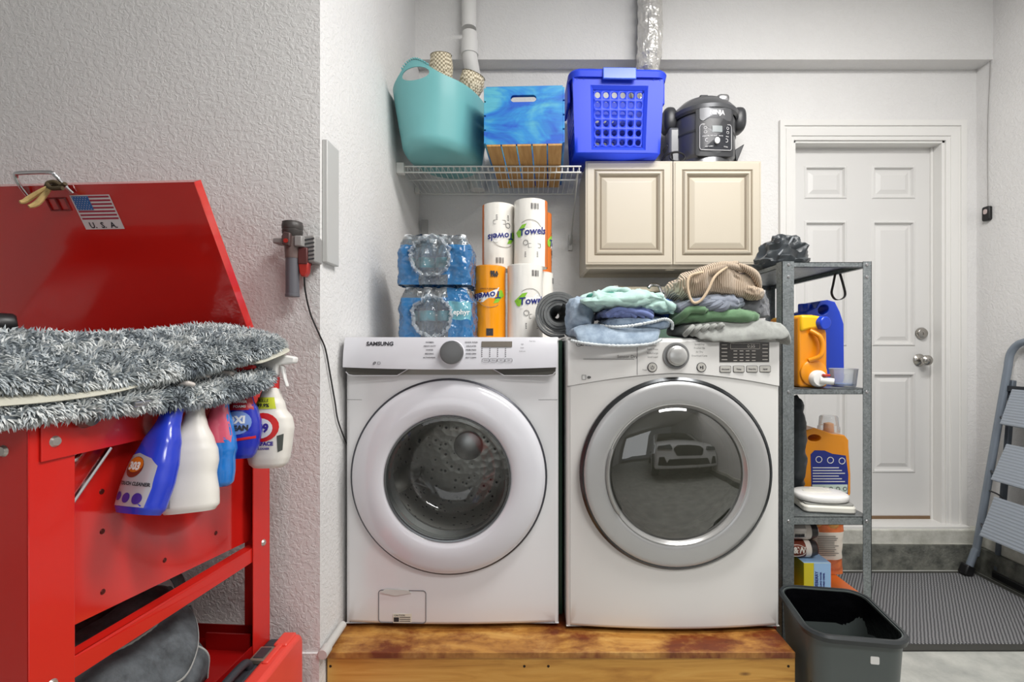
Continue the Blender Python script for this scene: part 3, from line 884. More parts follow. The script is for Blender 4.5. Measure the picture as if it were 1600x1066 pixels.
# ------------------------------------------------------------------ wire shelf
SZ, SY0, SY1, SX1 = 1.978, 2.165, 2.50, X(908, 2.165)
WIRE = mat('white_vinyl_wire', (226, 226, 222), .35)
t = Thing('wire_shelf', 'white ventilated wire shelf on the back wall left of the cabinet', 'shelf', (LX + .4, BY, SZ))
b = MB()
n = int((SX1 - LX - .03) / .0255)
for k in range(n + 1):
    x = LX + .022 + (SX1 - LX - .03) * k / n
    b.tube([(x, SY1 + .06, SZ - .004), (x, SY0, SZ - .004), (x, SY0 - .002, SZ - .012), (x, SY0 - .002, SZ - .034)], .0016, 5)
t.part('deck_wires', b, WIRE)
for y, z in ((SY0 - .004, SZ - .007), (SY0 - .005, SZ - .034), (SY0 + .17, SZ - .008), (SY1 + .05, SZ - .008)):
    t.part('cross_rod', MB().cyl((LX + .01, y, z), (SX1, y, z), .0034, n=10), WIRE)
b = MB(); b.box(LX, LX + .034, SY0 - .02, SY0 + .012, SZ - .042, SZ + .006); t.part('end_bracket', b, WIRE, bevel=.003)
b = MB(); b.box(LX, LX + .02, SY1 - .02, SY1 + .012, SZ - .024, SZ + .004); t.part('end_bracket', b, WIRE, bevel=.003)
BRK = mat('grey_bracket', (176, 176, 174), .4, .3)
for bx in (X(902, 2.2),):
    b = MB(); b.bar((bx, SY0 + .01, SZ - .02), (bx, BY - .012, Z(383, BY)), .011, .006, up=(1, 0, 0))
    b.box(bx - .011, bx + .011, BY - .014, BY, Z(392, BY), Z(368, BY))
    t.part('support_brace', b, BRK, bevel=.0015)

# ------------------------------------------------------------------ teal tub on the shelf
TEAL = mat('teal_rubber', (110, 174, 176), .36, var=.04, vscale=3)
TX, TY, TZ = -.392, 2.175, SZ
t = Thing('flexible_tub', 'teal flexible laundry tub with a handle hole on the wire shelf', 'tub', (TX, TY, TZ + .002), rot=(0, 0, math.radians(-17)), world=False)
H = .266
def rim(th):
    z = H
    for h in (-PI / 2, PI / 2):
        d = (th - h + PI) % (2 * PI) - PI
        z += .062 * math.exp(-(d / .42) ** 2)
    return z
def tubr(z):
    q = min(1, z / .05)
    return (.178 + .036 * math.sin(min(1, q) * PI / 2)) + .040 * max(0, (z - .05)) / .23
def tubf(inner):
    def fn(u, v):
        th = 2 * PI * u; zr = rim(th)
        if inner:
            z = .006 + (zr - .006) * v
            r = tubr(z) - .0035
        else:
            z = zr * v if v > .0 else 0
            r = tubr(z)
            if v == 0: r = .172
        fl = 1 - .035 * math.cos(4 * th) * min(1, z / .2)
        return (r * .76 * fl * math.cos(th), r * 1.04 * fl * math.sin(th), z)
    return fn
b = MB()
b.grid(lambda u, v: tubf(False)(u, v), 96, 28, cu=True)
b.grid(lambda u, v: tubf(True)(u, 1 - v), 96, 28, cu=True)
N = 96
b.add([tubf(False)(k / N, 0) for k in range(N)], [tuple(range(N))])
vs_ = [tubf(True)(k / N, 0) for k in range(N)]; b.add(vs_, [tuple(range(N))])
b.grid(lambda u, v: Vector(tubf(False)(u, 1)) * (1 - v) + Vector(tubf(True)(u, 1)) * v, 96, 2, cu=True)
bo = t.part('tub_body', b, TEAL, weld=1e-5)
bpy.context.view_layer.update()
c1 = MB(); c1.prism([(.062 * math.cos(a), H + .012 + .024 * math.sin(a)) for a in [k * 2 * PI / 40 for k in range(40)]], -.4, .4, 'Y')
cut(bo, [c1])
bo.parent = t.o
b = MB()
for sgn in (-1,):
    pts = []
    for k in range(13):
        th = sgn * PI / 2 + (k - 6) * .05
        p = tubf(False)(th / (2 * PI), 1); pts.append((p[0], p[1], p[2] + .001))
    for k, p in enumerate(pts):
        b.cyl((p[0], p[1] - .004, p[2] + .003), (p[0], p[1] + .006, p[2] + .003), .0035, n=8)
t.part('grip_ridges', b, TEAL)

# two rolls of beige mesh liner standing in the tub
MESHM = NT('beige_mesh_liner'); MESHM.p.inputs['Roughness'].default_value = .8
v = MESHM.coord((1, 1, 1)); ck = MESHM.n('ShaderNodeTexChecker', Scale=110); MESHM.l(v, ck.inputs['Vector'])
MESHM.l(MESHM.ramp(ck.outputs['Fac'], [(0, lin((150, 138, 112))), (1, lin((228, 218, 194)))]), MESHM.p.inputs['Base Color'])
MESHM.bump(ck.outputs['Fac'], .6, .002); MESHM = MESHM.m
def liner(p0, p1, r0, r1, label):
    p0, p1 = Vector(p0), Vector(p1)
    d = (p1 - p0).normalized(); q = d.to_track_quat('Z', 'Y').to_matrix().to_4x4()
    b = MB(); L = (p1 - p0).length
    b.grid(lambda u, v: ((r0 + (r1 - r0) * v + .006 * math.sin(v * 16)) * math.cos(2 * PI * u), (r0 + (r1 - r0) * v + .006 * math.sin(v * 16)) * math.sin(2 * PI * u) * .85, L * v), 28, 22, cu=True)
    b.grid(lambda u, v: (((r1 + .002) * (1 - v)) * math.cos(2 * PI * u), ((r1 + .002) * (1 - v)) * math.sin(2 * PI * u) * .85, L), 28, 3, cu=True)
    b.grid(lambda u, v: ((r0 * (1 - v)) * math.cos(2 * PI * u), (r0 * (1 - v)) * math.sin(2 * PI * u) * .85, 0), 28, 3, cu=True)
    b.warp(lambda p: (q @ p))
    solo('mesh_liner_roll', b, MESHM, label, 'liner roll', tuple(p0), 'mesh liner rolls in the teal tub', world=False)
liner((-.405, 2.25, 2.03), W(689, 87, 2.20), .045, .048, 'upright crumpled roll of beige mesh liner in the teal tub, left of the other roll')
liner((-.335, 2.16, 2.06), W(740, 118, 2.12), .038, .056, 'leaning roll of beige mesh liner over the right rim of the teal tub')

# ------------------------------------------------------------------ blue wooden crate
BLUEW = NT('blue_washed_wood'); BLUEW.p.inputs['Roughness'].default_value = .5
f = BLUEW.noise(BLUEW.coord((3, 3, 6)), 1.4, 4, .6, .6); g = BLUEW.noise(BLUEW.coord((2, 10, 26)), 3, 4, .6)
c = BLUEW.ramp(f, [(.40, lin((16, 84, 186))), (.5, lin((34, 132, 196))), (.62, lin((84, 168, 190)))])
mx = BLUEW.n('ShaderNodeMix', data_type='RGBA', blend_type='MULTIPLY'); mx.inputs[0].default_value = .4
BLUEW.l(c, mx.inputs[6]); BLUEW.l(BLUEW.ramp(g, [(.3, lin((180, 200, 214))), (.6, (1, 1, 1))]), mx.inputs[7])
BLUEW.l(mx.outputs[2], BLUEW.p.inputs['Base Color']); BLUEW.bump(g, .2, .002); BLUEW = BLUEW.m
cw_, ch_, cd_ = .312, .243, .52
t = Thing('wooden_crate', 'blue-painted wooden crate with bare slats underneath on the wire shelf', 'crate', (X(819, 1.958), 1.958, SZ + .0005), rot=(0, 0, math.radians(-2.2)), world=False)
e = MB().box(-cw_ / 2, cw_ / 2, 0, .018, .008, ch_)
eo = t.part('end_panel', e, BLUEW, label='blue end panel with hand slot')
bpy.context.view_layer.update()
sl = MB(); sl.prism(rrect(.105, .028, .0139, 8, -.003, ch_ - .05), -.05, .05, 'Y'); cut(eo, [sl]); 
t.part('end_panel', MB().box(-cw_ / 2, cw_ / 2, cd_ - .018, cd_, .008, ch_), BLUEW)
for k in range(5):
    w = cw_ / 5
    t.part('bottom_slat', MB().box(-cw_ / 2 + k * w + .003, -cw_ / 2 + (k + 1) * w - .003, 0, cd_, 0, .008), RAWPINE, smooth=0, bevel=.001)
for s_ in (-1, 1):
    for k in range(4):
        z0 = .012 + k * (ch_ - .012) / 4; x0 = s_ * cw_ / 2
        t.part('side_slat', MB().box(min(x0, x0 + s_ * .008), max(x0, x0 + s_ * .008), 0, cd_, z0, z0 + (ch_ - .012) / 4 - .006), BLUEW, smooth=0, bevel=.001)

# ------------------------------------------------------------------ blue laundry basket
BLUEP = mat('royal_blue_plastic', (34, 66, 214), .5)
t = Thing('laundry_basket', 'royal blue plastic laundry basket full of round holes on top of the cabinet', 'basket', (X(965, 2.2), 2.175, CZ1), rot=(0, 0, math.radians(1.5)), world=False)
bw0, bw1, bd0, bd1, bh = .385, .415, .24, .285, .370
def bside(a, s_, z, off=0):
    """a: side 0 front 1 back 2 left 3 right; s_ in -1..1 along side; returns point"""
    q = z / bh; hw = (bw0 + (bw1 - bw0) * q) / 2 - off; hd = (bd0 + (bd1 - bd0) * q) / 2 - off; cy = bd1 / 2
    return {0: (s_ * hw, cy - hd, z), 1: (s_ * hw, cy + hd, z), 2: (-hw, cy + s_ * hd, z), 3: (hw, cy + s_ * hd, z)}[a]
def holed(a, s0, s1, z0, z1, nx, nz, r, off, b, small=True):
    for i in range(nx):
        for j in range(nz):
            N = 16
            ring, sq = [], []
            for k in range(N):
                an = 2 * PI * k / N + PI / 4
                c, s_ = math.cos(an), math.sin(an); m = max(abs(c), abs(s_))
                ring.append((.5 + r * c, .5 + r * s_)); sq.append((.5 + .5 * c / m, .5 + .5 * s_ / m))
            pts = ring + sq
            vv = [bside(a, s0 + (s1 - s0) * (i + p) / nx, z0 + (z1 - z0) * (j + q) / nz, off) for p, q in pts]
            b.add(vv, [(k, (k + 1) % N, N + (k + 1) % N, N + k) for k in range(N)])
def frame(a, s0, s1, z0, z1, off, b, zb=.012, zt=None):
    zt = zt or bh
    q = lambda s_, z, o: bside(a, s_, z, o)
    def strip(pa, pb, pc, pd, n=6):
        b.grid(lambda u, v: (Vector(pa) * (1 - u) + Vector(pb) * u) * (1 - v) + (Vector(pd) * (1 - u) + Vector(pc) * u) * v, n, n)
    S0, S1, A, B_ = s0 * .94, s1 * .94, z0 + (z1 - z0) * .06, z1 - (z1 - z0) * .06
    strip(q(-1, zb, 0), q(s0, z0, 0), q(s0, z1, 0), q(-1, zt, 0)); strip(q(1, zb, 0), q(s1, z0, 0), q(s1, z1, 0), q(1, zt, 0))
    strip(q(-1, zb, 0), q(1, zb, 0), q(s1, z0, 0), q(s0, z0, 0)); strip(q(-1, zt, 0), q(1, zt, 0), q(s1, z1, 0), q(s0, z1, 0))
    strip(q(s0, z0, 0), q(S0, A, off), q(S0, B_, off), q(s0, z1, 0)); strip(q(s1, z0, 0), q(S1, A, off), q(S1, B_, off), q(s1, z1, 0))
    strip(q(s0, z0, 0), q(s1, z0, 0), q(S1, A, off), q(S0, A, off)); strip(q(s0, z1, 0), q(s1, z1, 0), q(S1, B_, off), q(S0, B_, off))
b = MB()
frame(0, -.62, .66, .025, .31, .012, b)
holed(0, -.62 * .94, .66 * .94, .0421, .2929, 6, 6, .33, .012, b)
frame(1, -.62, .62, .025, .31, .012, b); holed(1, -.62 * .94, .62 * .94, .0421, .2929, 6, 6, .33, .012, b)
for a in (2, 3): frame(a, -.85, .85, .025, .31, .006, b); holed(a, -.85 * .94, .85 * .94, .0421, .2929, 6, 8, .3, .006, b)
b.add([bside(0, -1, .012), bside(0, 1, .012), bside(1, 1, .012), bside(1, -1, .012)], [(0, 1, 2, 3)])
t.part('basket_body', b, BLUEP, solid=.003, smooth=30, weld=1e-5)
def rimloop(z, out, r=.05):
    q = z / bh; hw = (bw0 + (bw1 - bw0) * q) / 2 + out; hd = (bd0 + (bd1 - bd0) * q) / 2 + out
    return [(x, y + bd1 / 2, z) for x, y in rrect(2 * hw, 2 * hd, r, 6)]
b = MB()
loops = [rimloop(bh - .028, .002), rimloop(bh - .03, .014), rimloop(bh - .006, .018), rimloop(bh + .004, .012), rimloop(bh + .004, -.004), rimloop(bh - .03, -.004)]
n = len(loops[0])
b.add([p for l in loops for p in l], [(k * n + i, k * n + (i + 1) % n, (k + 1) * n + (i + 1) % n, (k + 1) * n + i) for k in range(len(loops) - 1) for i in range(n)])
t.part('rim', b, BLUEP)
fy = bside(0, 0, bh)[1]
HL = mat('pale_blue_handle', (72, 108, 220), .3)
b = MB(); b.box(-.075, .075, fy - .026, fy - .014, bh - .046, bh + .006)
t.part('handle', b, HL, bevel=.004, label='paler blue grip')
for s_ in (-1, 1):
    b = MB(); lx = s_ * (bw1 / 2 + .018)
    b.box(min(lx, lx - s_ * .014), max(lx, lx - s_ * .014), .05, bd1 - .05, bh - .12, bh - .012)
    t.part('side_handle', b, BLUEP, bevel=.006)
for s_ in (-1, 1):
    for q in (0, .03):
        b = MB(); xx = s_ * (bw1 / 2 - .05 + q); yy = bside(0, 0, .35)[1]; b.prism([(yy, .33), (yy - .012, .365), (yy, .365)], xx - .003, xx + .003, 'X')
        t.part('rib', b, BLUEP)

# ------------------------------------------------------------------ pressure cooker on the cabinet
NX, NYc, NZ = X(1099, 2.42), 2.43, CZ1
t = Thing('pressure_cooker', 'dark grey electric pressure cooker with a front control panel on top of the cabinet', 'cooker', (NX, NYc, NZ))
GRAPH = mat('graphite_metal', (112, 113, 116), .3, .7); CHAR = mat('charcoal_plastic', (58, 59, 62), .38)
R = .15
b = MB(); b.lathe([(0, .0), (R - .02, .0), (R - .008, .006), (R - .012, .03), (R, .045), (R + .002, .19), (R - .002, .2)], (NX, NYc, NZ), 'Z', 64)
t.part('base', b, GRAPH)
b = MB(); b.lathe([(R + .003, .125), (R + .005, .13), (R + .003, .135)], (NX, NYc, NZ), 'Z', 64); t.part('trim_band', b, CHAR)
b = MB(); b.lathe([(R + .004, .2), (R + .016, .208), (R + .018, .222), (R + .008, .234), (R - .01, .25), (R - .04, .272), (.06, .288), (0, .292)], (NX, NYc, NZ), 'Z', 64)
lid = t.part('lid', b, mat('lid_grey', (92, 93, 96), .3, .4), label='domed lid')
b = MB(); b.box(NX - .03, NX + .012, NYc - .05, NYc + .05, NZ + .286, NZ + .302); t.part('lid_handle', b, CHAR, sub_of=lid, bevel=.006)
b = MB(); b.blob((NX + .06, NYc - .1, NZ + .262), (.03, .02, .016), .6, .6, 16, 10); t.part('release_valve', b, STEEL, sub_of=lid)
def onR(dr):
    def fn(p):
        a = (p.x - NX) / R; r = R + dr - p.y
        return Vector((NX + r * math.sin(a), NYc - r * math.cos(a), p.z))
    return fn
def curved(x0, x1, z0, z1, dr, mi=0, rad=.012):
    m = MB(); pl_ = rrect(x1 - x0, z1 - z0, rad, 5, (x0 + x1) / 2, (z0 + z1) / 2)
    n = len(pl_); cxx, czz = (x0 + x1) / 2, (z0 + z1) / 2
    for k in range(n):
        a_, b_ = pl_[k], pl_[(k + 1) % n]
    rings = []
    for q in (1, .75, .5, .25):
        rings.append([(cxx + (a - cxx) * q, 0, czz + (c - czz) * q) for a, c in pl_])
    vsx = [p for r in rings for p in r] + [(cxx, 0, czz)]
    fs = [(k * n + i, k * n + (i + 1) % n, (k + 1) * n + (i + 1) % n, (k + 1) * n + i) for k in range(3) for i in range(n)] + [(3 * n + i, 3 * n + (i + 1) % n, 4 * n) for i in range(n)]
    vsx += [(p[0], .02, p[2]) for p in rings[0]]
    fs += [(i, (i + 1) % n, 4 * n + 1 + (i + 1) % n, 4 * n + 1 + i) for i in range(n)]
    m.add(vsx, fs, mi); m.warp(onR(dr)); return m
cxp = NX + .01
pz = .04
P_ = t.part('control_housing', curved(cxp - .09, cxp + .09, NZ + .028, NZ + .225, .012), CHAR)
t.part('badge_plate', curved(cxp - .074, cxp + .074, NZ + .158, NZ + .217, .0145, rad=.016), mat('badge_grey', (104, 105, 108), .4, .5), sub_of=P_, label='steel badge plate')
t.part('button_panel', curved(cxp - .076, cxp + .076, NZ + .045, NZ + .148, .0145, rad=.012), mat('panel_near_black', (44, 46, 52), .3), sub_of=P_)
b = MB()
b.text('NINJA', .024, front(cxp, 0, NZ + .186), 0, 'CENTER', .0008, onR(.0152)); 
t.part('badge_lettering', b, mat('pale_lettering', (226, 226, 228), .4), sub_of=P_)
b = MB()
pf = onR(.0152)
b.tube([pf(Vector((cxp + p, 0, NZ + .0965 + q))) for p, q in rrect(.146, .097, .011, 4)], .0012, 5, True)
b.tube([pf(Vector((cxp + p, 0, NZ + .083 + q))) for p, q in rrect(.1, .012, .005, 4)], .0011, 5, True)
for p, q in ((-.05, .13), (-.05, .114), (.05, .13), (.05, .114)):
    b.tube([pf(Vector((cxp + p + .006 * math.cos(a), 0, NZ + q + .005 * math.sin(a)))) for a in [k * PI / 5 for k in range(10)]], .0009, 4, True)
for k, w_ in enumerate(('PRESSURE', 'AIR CRISP', 'SAUTE', 'BAKE')): b.text(w_, .0065, front(cxp - .048 + k * .032, 0, NZ + .098), 0, 'CENTER', 0, pf)
b.text('KEEP WARM', .006, front(cxp - .035, 0, NZ + .058), 0, 'CENTER', 0, pf); b.text('POWER', .006, front(cxp + .04, 0, NZ + .058), 0, 'CENTER', 0, pf)
t.part('panel_print', b, mat('pale_lettering', (0, 0, 0)), sub_of=P_)
b = MB(); b.grid(lambda u, v: pf(Vector((cxp - .022 + .044 * u, 0, NZ + .112 + .024 * v))), 6, 3); t.part('display', b, mat('lcd_grey', (150, 156, 158), .2), sub_of=P_)
q = pf(Vector((cxp - .002, 0, NZ + .079))); b = MB(); b.lathe([(0, -.006), (.0115, -.006), (.013, 0)], q, 'Y', 24); t.part('dial', b, mat('dial_silver', (216, 216, 216), .3, .3), sub_of=P_)
for s_, nm in ((-1, 'side_grip'), (1, 'side_grip')):
    b = MB(); b.blob((NX + s_ * (R + .022), NYc, NZ + .212), (.035, .06, .05), .7, .7, 20, 14); t.part(nm, b, CHAR)
    b = MB(); b.prism([(s_ * (R - .005), .085), (s_ * (R + .044), .11), (s_ * (R + .004), .03)], NYc - .04, NYc + .04, 'Y'); b.warp(lambda p: (p.x + NX, p.y, p.z + NZ)); t.part('lower_bracket', b, CHAR, bevel=.004)
b = MB(); b.box(NX - R - .035, NX - R + .02, NYc - .06, NYc + .02, NZ + .01, NZ + .17); t.part('condensation_cup', b, mat('clear_grey', (104, 106, 110), .25), bevel=.012)
cordp = smoothpath([(NX - R - .01, NYc - .03, NZ + .03), (NX - R - .04, NYc - .12, NZ + .045), (NX - R - .055, NYc - .14, NZ + .02), (NX - R - .03, NYc - .15, NZ + .005), (NX - R + .01, NYc - .14, NZ + .012), (NX - R + .015, NYc - .13, NZ + .035), (NX - R - .02, NYc - .12, NZ + .05), (NX - R - .07, NYc - .1, NZ + .04), (NX - R - .085, NYc - .08, NZ + .006)], 6)
b = MB(); b.tube(cordp, .004, 8); t.part('power_cord', b, BLACK, label='black coiled power cord'); t.o.scale = (1, 1, 1.24)

# ------------------------------------------------------------------ pipes on the wall
PVC = mat('painted_pvc', (226, 225, 222), .5, bump=.3, bscale=80, bdist=.001)
t = Thing('drain_pipe', 'white vertical drain pipe running down past the beam behind the teal tub', 'pipe', (X(733, 2.46), 2.455, 2.2))
pr = .037
b = MB(); b.cyl((X(733, 2.455), 2.455, CE), (X(733, 2.455), 2.455, Z(45, 2.455)), pr, n=28); t.part('upper_pipe', b, PVC)
b = MB(); b.tube(smoothpath([(X(734, 2.455), 2.455, Z(52, 2.455)), (X(734, 2.455), 2.455, Z(84, 2.455)), (X(737, 2.47), 2.47, Z(105, 2.47)), (X(744, 2.52), 2.52, Z(135, 2.5)), (X(746, 2.548), 2.548, Z(150, 2.55)), (X(746, 2.548), 2.548, 1.99)], 5), pr + .001, 28); t.part('lower_pipe', b, PVC)
b = MB(); b.lathe([(pr, 0), (pr + .006, 0), (pr + .006, .07), (pr, .074)], (X(734, 2.455), 2.455, Z(86, 2.455)), 'Z', 32); t.part('coupling', b, PVC)
FOIL = mat('aluminium_foil', (222, 220, 216), .32, .65, bump=.9, bscale=26, bdist=.012)
def foil(u, v):
    th = 2 * PI * u; z = CE + (1.99 - CE) * v
    q = max(0, min(1, (z - 2.75) / -.35)); yy = 2.425 + (.07 if False else 0)
    px, D = 1013, 2.432
    r = .060 + .006 * fbm((math.cos(th) * .4, math.sin(th) * .4, z * 2), 9, 3) - .002 * math.sin(z * 90)
    k = max(0, min(1, (2.66 - z) / .2)); k = k * k * (3 - 2 * k)
    return (X(px, D) + r * math.cos(th) + .01 * math.sin(z * 5), D + .09 * k + r * math.sin(th), z)
b = MB(); b.grid(foil, 40, 90, cu=True)
solo('vent_duct', b, FOIL, 'crinkled silver foil dryer duct rising behind the blue basket', 'duct', (X(1013, 2.432), 2.432, 2.0), smooth=0)
# drain pipe along the wall at platform level
b = MB(); y0, y1 = 1.372 - .01, 1.9
PVG = mat('grey_painted_pvc', (196, 194, 190), .5)
t = Thing('condensate_pipe', 'thin white pipe along the wall foot beside the timber platform', 'pipe', (LX + .02, 1.6, .30))
t.part('pipe_run', MB().cyl((LX + .0152, 1.384, .303), (LX + .0152, 1.50, .303), .0115, n=16), PVG)
b = MB(); b.lathe([(0, -.002), (.0125, -.002), (.0145, 0), (.0145, .03), (.0115, .032)], (LX + .0152, 1.355, .303), 'Y', 20); t.part('end_cap', b, PVG)
# metal plate on the recess wall
solo('cover_plate', MB().box(LX, LX + .016, X(0, 1) * 0 + 1.385, 1.47, Z(413, 1.42), Z(225, 1.42)), mat('plate_grey', (186, 186, 184), .45), 'tall grey metal cover plate on the corner of the recess wall', 'panel', (LX, 1.42, 1.5), bevel=.003)
# vertical shelf track in the corner
solo('shelf_track', MB().box(X(658, BY) + .003, X(669, BY), BY - .012, BY, 1.45, Z(344, BY)), BRK, 'short grey metal shelf track on the back wall behind the water bottles', 'shelf track', (X(664, BY), BY, 1.5), bevel=.002)

# faucet and bar behind the clothes
t = Thing('laundry_sink', 'beige-rimmed laundry sink with a chrome faucet behind the folded clothes', 'sink', (X(1010, 2.4), 2.42, 0))
BEI = mat('beige_laminate', (206, 198, 176), .45)
b = MB(); b.box(X(962, 2.36), X(1098, 2.36), 2.36, 2.40, Z(456, 2.36), Z(448, 2.36)); t.part('rim_bar', b, BEI, bevel=.004)
b = MB(); b.box(X(958, 2.36), X(966, 2.36), 2.355, 2.405, Z(457.5, 2.36), Z(446, 2.36)); t.part('end_cap', b, white_plastic, bevel=.004)
b = MB(); b.box(X(962, 2.36), X(1098, 2.36), 2.37, 2.42, 0, Z(457, 2.36)); t.part('splash_back', b, mat('dull_green_panel', (84, 110, 96), .5), bevel=.003)
b = MB(); b.lathe([(.02, -.02), (.018, .05), (.012, .06), (0, .062)], (X(1036, 2.35), 2.352, 1.36), 'Z', 20); fc = t.part('faucet', b, CHROME, label='chrome faucet')
b = MB(); b.tube(smoothpath([(X(1036, 2.35), 2.352, 1.40), W(1033, 455, 2.345), W(1028, 446, 2.33), W(1018, 445, 2.28), W(1013, 450, 2.27)], 5), .008, 12); t.part('spout', b, CHROME, sub_of=fc)
b = MB(); b.tube([W(1037, 456, 2.345), W(1043, 446, 2.32)], [.006, .004], 10); t.part('lever', b, CHROME, sub_of=fc)

# ------------------------------------------------------------------ paper towels on the washer
TZ0 = wz1 + .004
PAPER = mat('paper_towel', (236, 234, 229), .9, bump=.25, bscale=160, bdist=.001)
WRAPW = mat('white_wrapper', (232, 229, 222), .3, bump=.25, bscale=26, bdist=.003, coat=.3)
WRAPO = mat('orange_wrapper', (236, 150, 10), .28, bump=.25, bscale=26, bdist=.003, coat=.3)
WRAPD = mat('deep_orange_wrapper', (206, 104, 16), .32, coat=.3)
NAVY = mat('navy_print', (34, 42, 120), .4); GREENP = mat('green_print', (132, 190, 50), .4); GREYP = mat('grey_print', (120, 116, 110), .5)
def towel(x, y, z, r, h, label, turn, base, oranges=(), flip=False, seethrough=False):
    """oranges: (angle from front in degrees, width) of coloured bands; turn: where the print faces"""
    t = Thing('paper_towel_roll', label, 'paper towel roll', (x, y, z), group='paper towels on the washer')
    b = MB(); b.lathe([(0, .0), (r - .004, .0), (r - .002, .004), (r - .002, h - .006), (r - .006, h - .001), (.022, h), (.02, h - .004), (.02, h - .12), (0, h - .12)], (x, y, z), 'Z', 48)
    t.part('roll', b, PAPER)
    b = MB()
    def wf(u, v):
        th = -PI / 2 + 2 * PI * u
        k = .5 - .5 * math.cos(th * 5)
        rr = r + .0012 * fbm((math.cos(th), math.sin(th), v * 3 + x * 9), 4)
        zz = z + .001 + (h - .002) * v
        return (x + rr * math.cos(th), y + rr * math.sin(th), zz)
    def mfn(u, v):
        d = (u * 360 + 180) % 360 - 180
        for c, w in oranges:
            if abs((d - c + 180) % 360 - 180) < w / 2: return 1
        return 0
    b.grid(wf, 90, 12, cu=True, mfn=mfn)
    b.lathe([(r, h - .001), (r - .008, h + .003), (r - .03, h + .0035)], (x, y, z), 'Z', 48, 0)
    wr = t.part('wrapper', b, [base, WRAPD])
    def on(dr):
        def fn(p):
            a = (p.x - x) / r + math.radians(turn); rr = r + dr - p.y
            return Vector((x + rr * math.sin(a), y - rr * math.cos(a), p.z))
        return fn
    s_ = -1 if flip else 1
    zz = lambda f: z + h * (f if not flip else 1 - f)
    if base is not None:
        fn = on(.0022)
        def blobpoly(cx, cz, pts, mi, mm, dr=.0018):
            m = MB(); g = on(dr); n = len(pts); P0 = [(cx + s_ * a, 0, cz + s_ * c) for a, c in pts]
            mc = Vector((sum(p[0] for p in P0) / n, 0, sum(p[2] for p in P0) / n)); vsx = [mc]
            for q in (.5, 1): vsx += [mc + (Vector(p) - mc) * q for p in P0]
            fs = [(0, 1 + i, 1 + (i + 1) % n) for i in range(n)] + [(1 + i, 1 + n + i, 1 + n + (i + 1) % n, 1 + (i + 1) % n) for i in range(n)]
            m.add(vsx, fs); m.warp(g); t.part(mi, m, mm, sub_of=wr, smooth=0)
        cz = zz(.50 if base is WRAPW else .40)
        blobpoly(x - s_ * .012, cz, [(-.052, .002), (-.02, .03), (.0, .034), (-.012, .012), (-.03, -.02), (-.04, -.018)], 'leaf_print', GREENP)
        blobpoly(x + s_ * .012, cz, [(-.05, -.03), (-.03, .012), (.02, .03), (.05, .024), (.052, -.004), (.02, -.008)], 'banner_print', white_plastic, .0020)
        b = MB(); M = front(x + s_ * .012, 0, cz + s_ * .003) @ (Matrix.Rotation(PI, 4, 'Z') if flip else Matrix.Identity(4)) @ Matrix.Rotation(.10, 4, 'Z')
        b.text('Towels', .039, M, 0, 'CENTER', .0009, on(.0026), 1, .15); t.part('brand_lettering', b, NAVY, sub_of=wr, smooth=0)
        b = MB(); b.tube([on(.002)(Vector((x + s_ * (.05 * math.cos(a)), 0, cz + s_ * (.004 + .045 * math.sin(a))))) for a in [.4 + k * .12 for k in range(17)]], .0008, 4); t.part('arc_print', b, GREYP, sub_of=wr)
        bx, bz = x + s_ * .02, zz(.88)
        pp_ = lambda nm, m: t.part(nm, m, INK, sub_of=wr, smooth=0)
        b = MB()
        if base is WRAPW:
            for k in range(7): b.merge(MB().box(bx - .014 + k * .0045, bx - .0115 + k * .0045 - .0008 * (k % 3), 0, .0002, bz - .012, bz + .012).warp(on(.0022)))
            pp_('barcode', b); b = MB()
            for k in range(4): b.merge(MB().box(x + s_ * -.02, x + s_ * .034, 0, .0002, zz(.2) - k * .006, zz(.2) - k * .006 + .0022).warp(on(.0022)))
            pp_('fine_print', b)
            pp_('print_frame', MB().tube([(bx + p, 0, zz(.3) + q) for p, q in rrect(.05, .016, .003, 3)], .0007, 4, True).warp(on(.0018)))
            pp_('print_ring', MB().tube([(x - s_ * .016 + .010 * math.cos(k * PI / 8), 0, zz(.345) + .010 * math.sin(k * PI / 8)) for k in range(16)], .0009, 4, True).warp(on(.0018)))
        else:
            b.text('RE A', .014, front(x + .016, 0, z + h * .9), 0, 'CENTER', .0012, on(.0026)); b.text('170V', .014, front(x + .016, 0, z + h * .86), 0, 'CENTER', .0012, on(.0026)); pp_('stamp_lettering', b)
            pp_('small_lettering', MB().text('STRONG & ABSORBENT', .0065, front(x - .004, 0, z + h * .68), 0, 'CENTER', 0, on(.0026)))
            pp_('square_mark', MB().box(x - .014, x + .012, 0, .0002, z + .012, z + .04).warp(on(.002)))
    return t
towel(X(765, 1.93), 1.935, TZ0, .064, .286, 'orange-wrapped paper towel roll on the washer beside the water bottles', 6, WRAPO, flip=True)
towel(X(820.5, 1.925), 1.925, TZ0, .070, .288, 'clear-wrapped white paper towel roll on the washer touching the rolled mat', 18, WRAPW)
towel(X(862, 2.08) - .055, 2.10, TZ0, .062, .286, 'paper towel roll in the back row, mostly hidden behind the front white roll', 60, WRAPW)
towel(X(779, 2.05), 2.05, TZ0 + .2905, .069, .272, 'upside-down white paper towel roll with a left orange band, stacked on the orange roll', 24, WRAPW, oranges=((-74, 40),), flip=True)
towel(X(829.5, 2.0), 2.0, TZ0 + .2925, .069, .272, 'upright white paper towel roll stacked on the clear-wrapped white one', -4, WRAPW, oranges=((80, 52),))
towel(X(862, 2.13) - .062, 2.137, TZ0 + .2905, .062, .262, 'orange-sided paper towel roll peeking out behind the upper white roll', 95, WRAPW, oranges=((50, 100),))

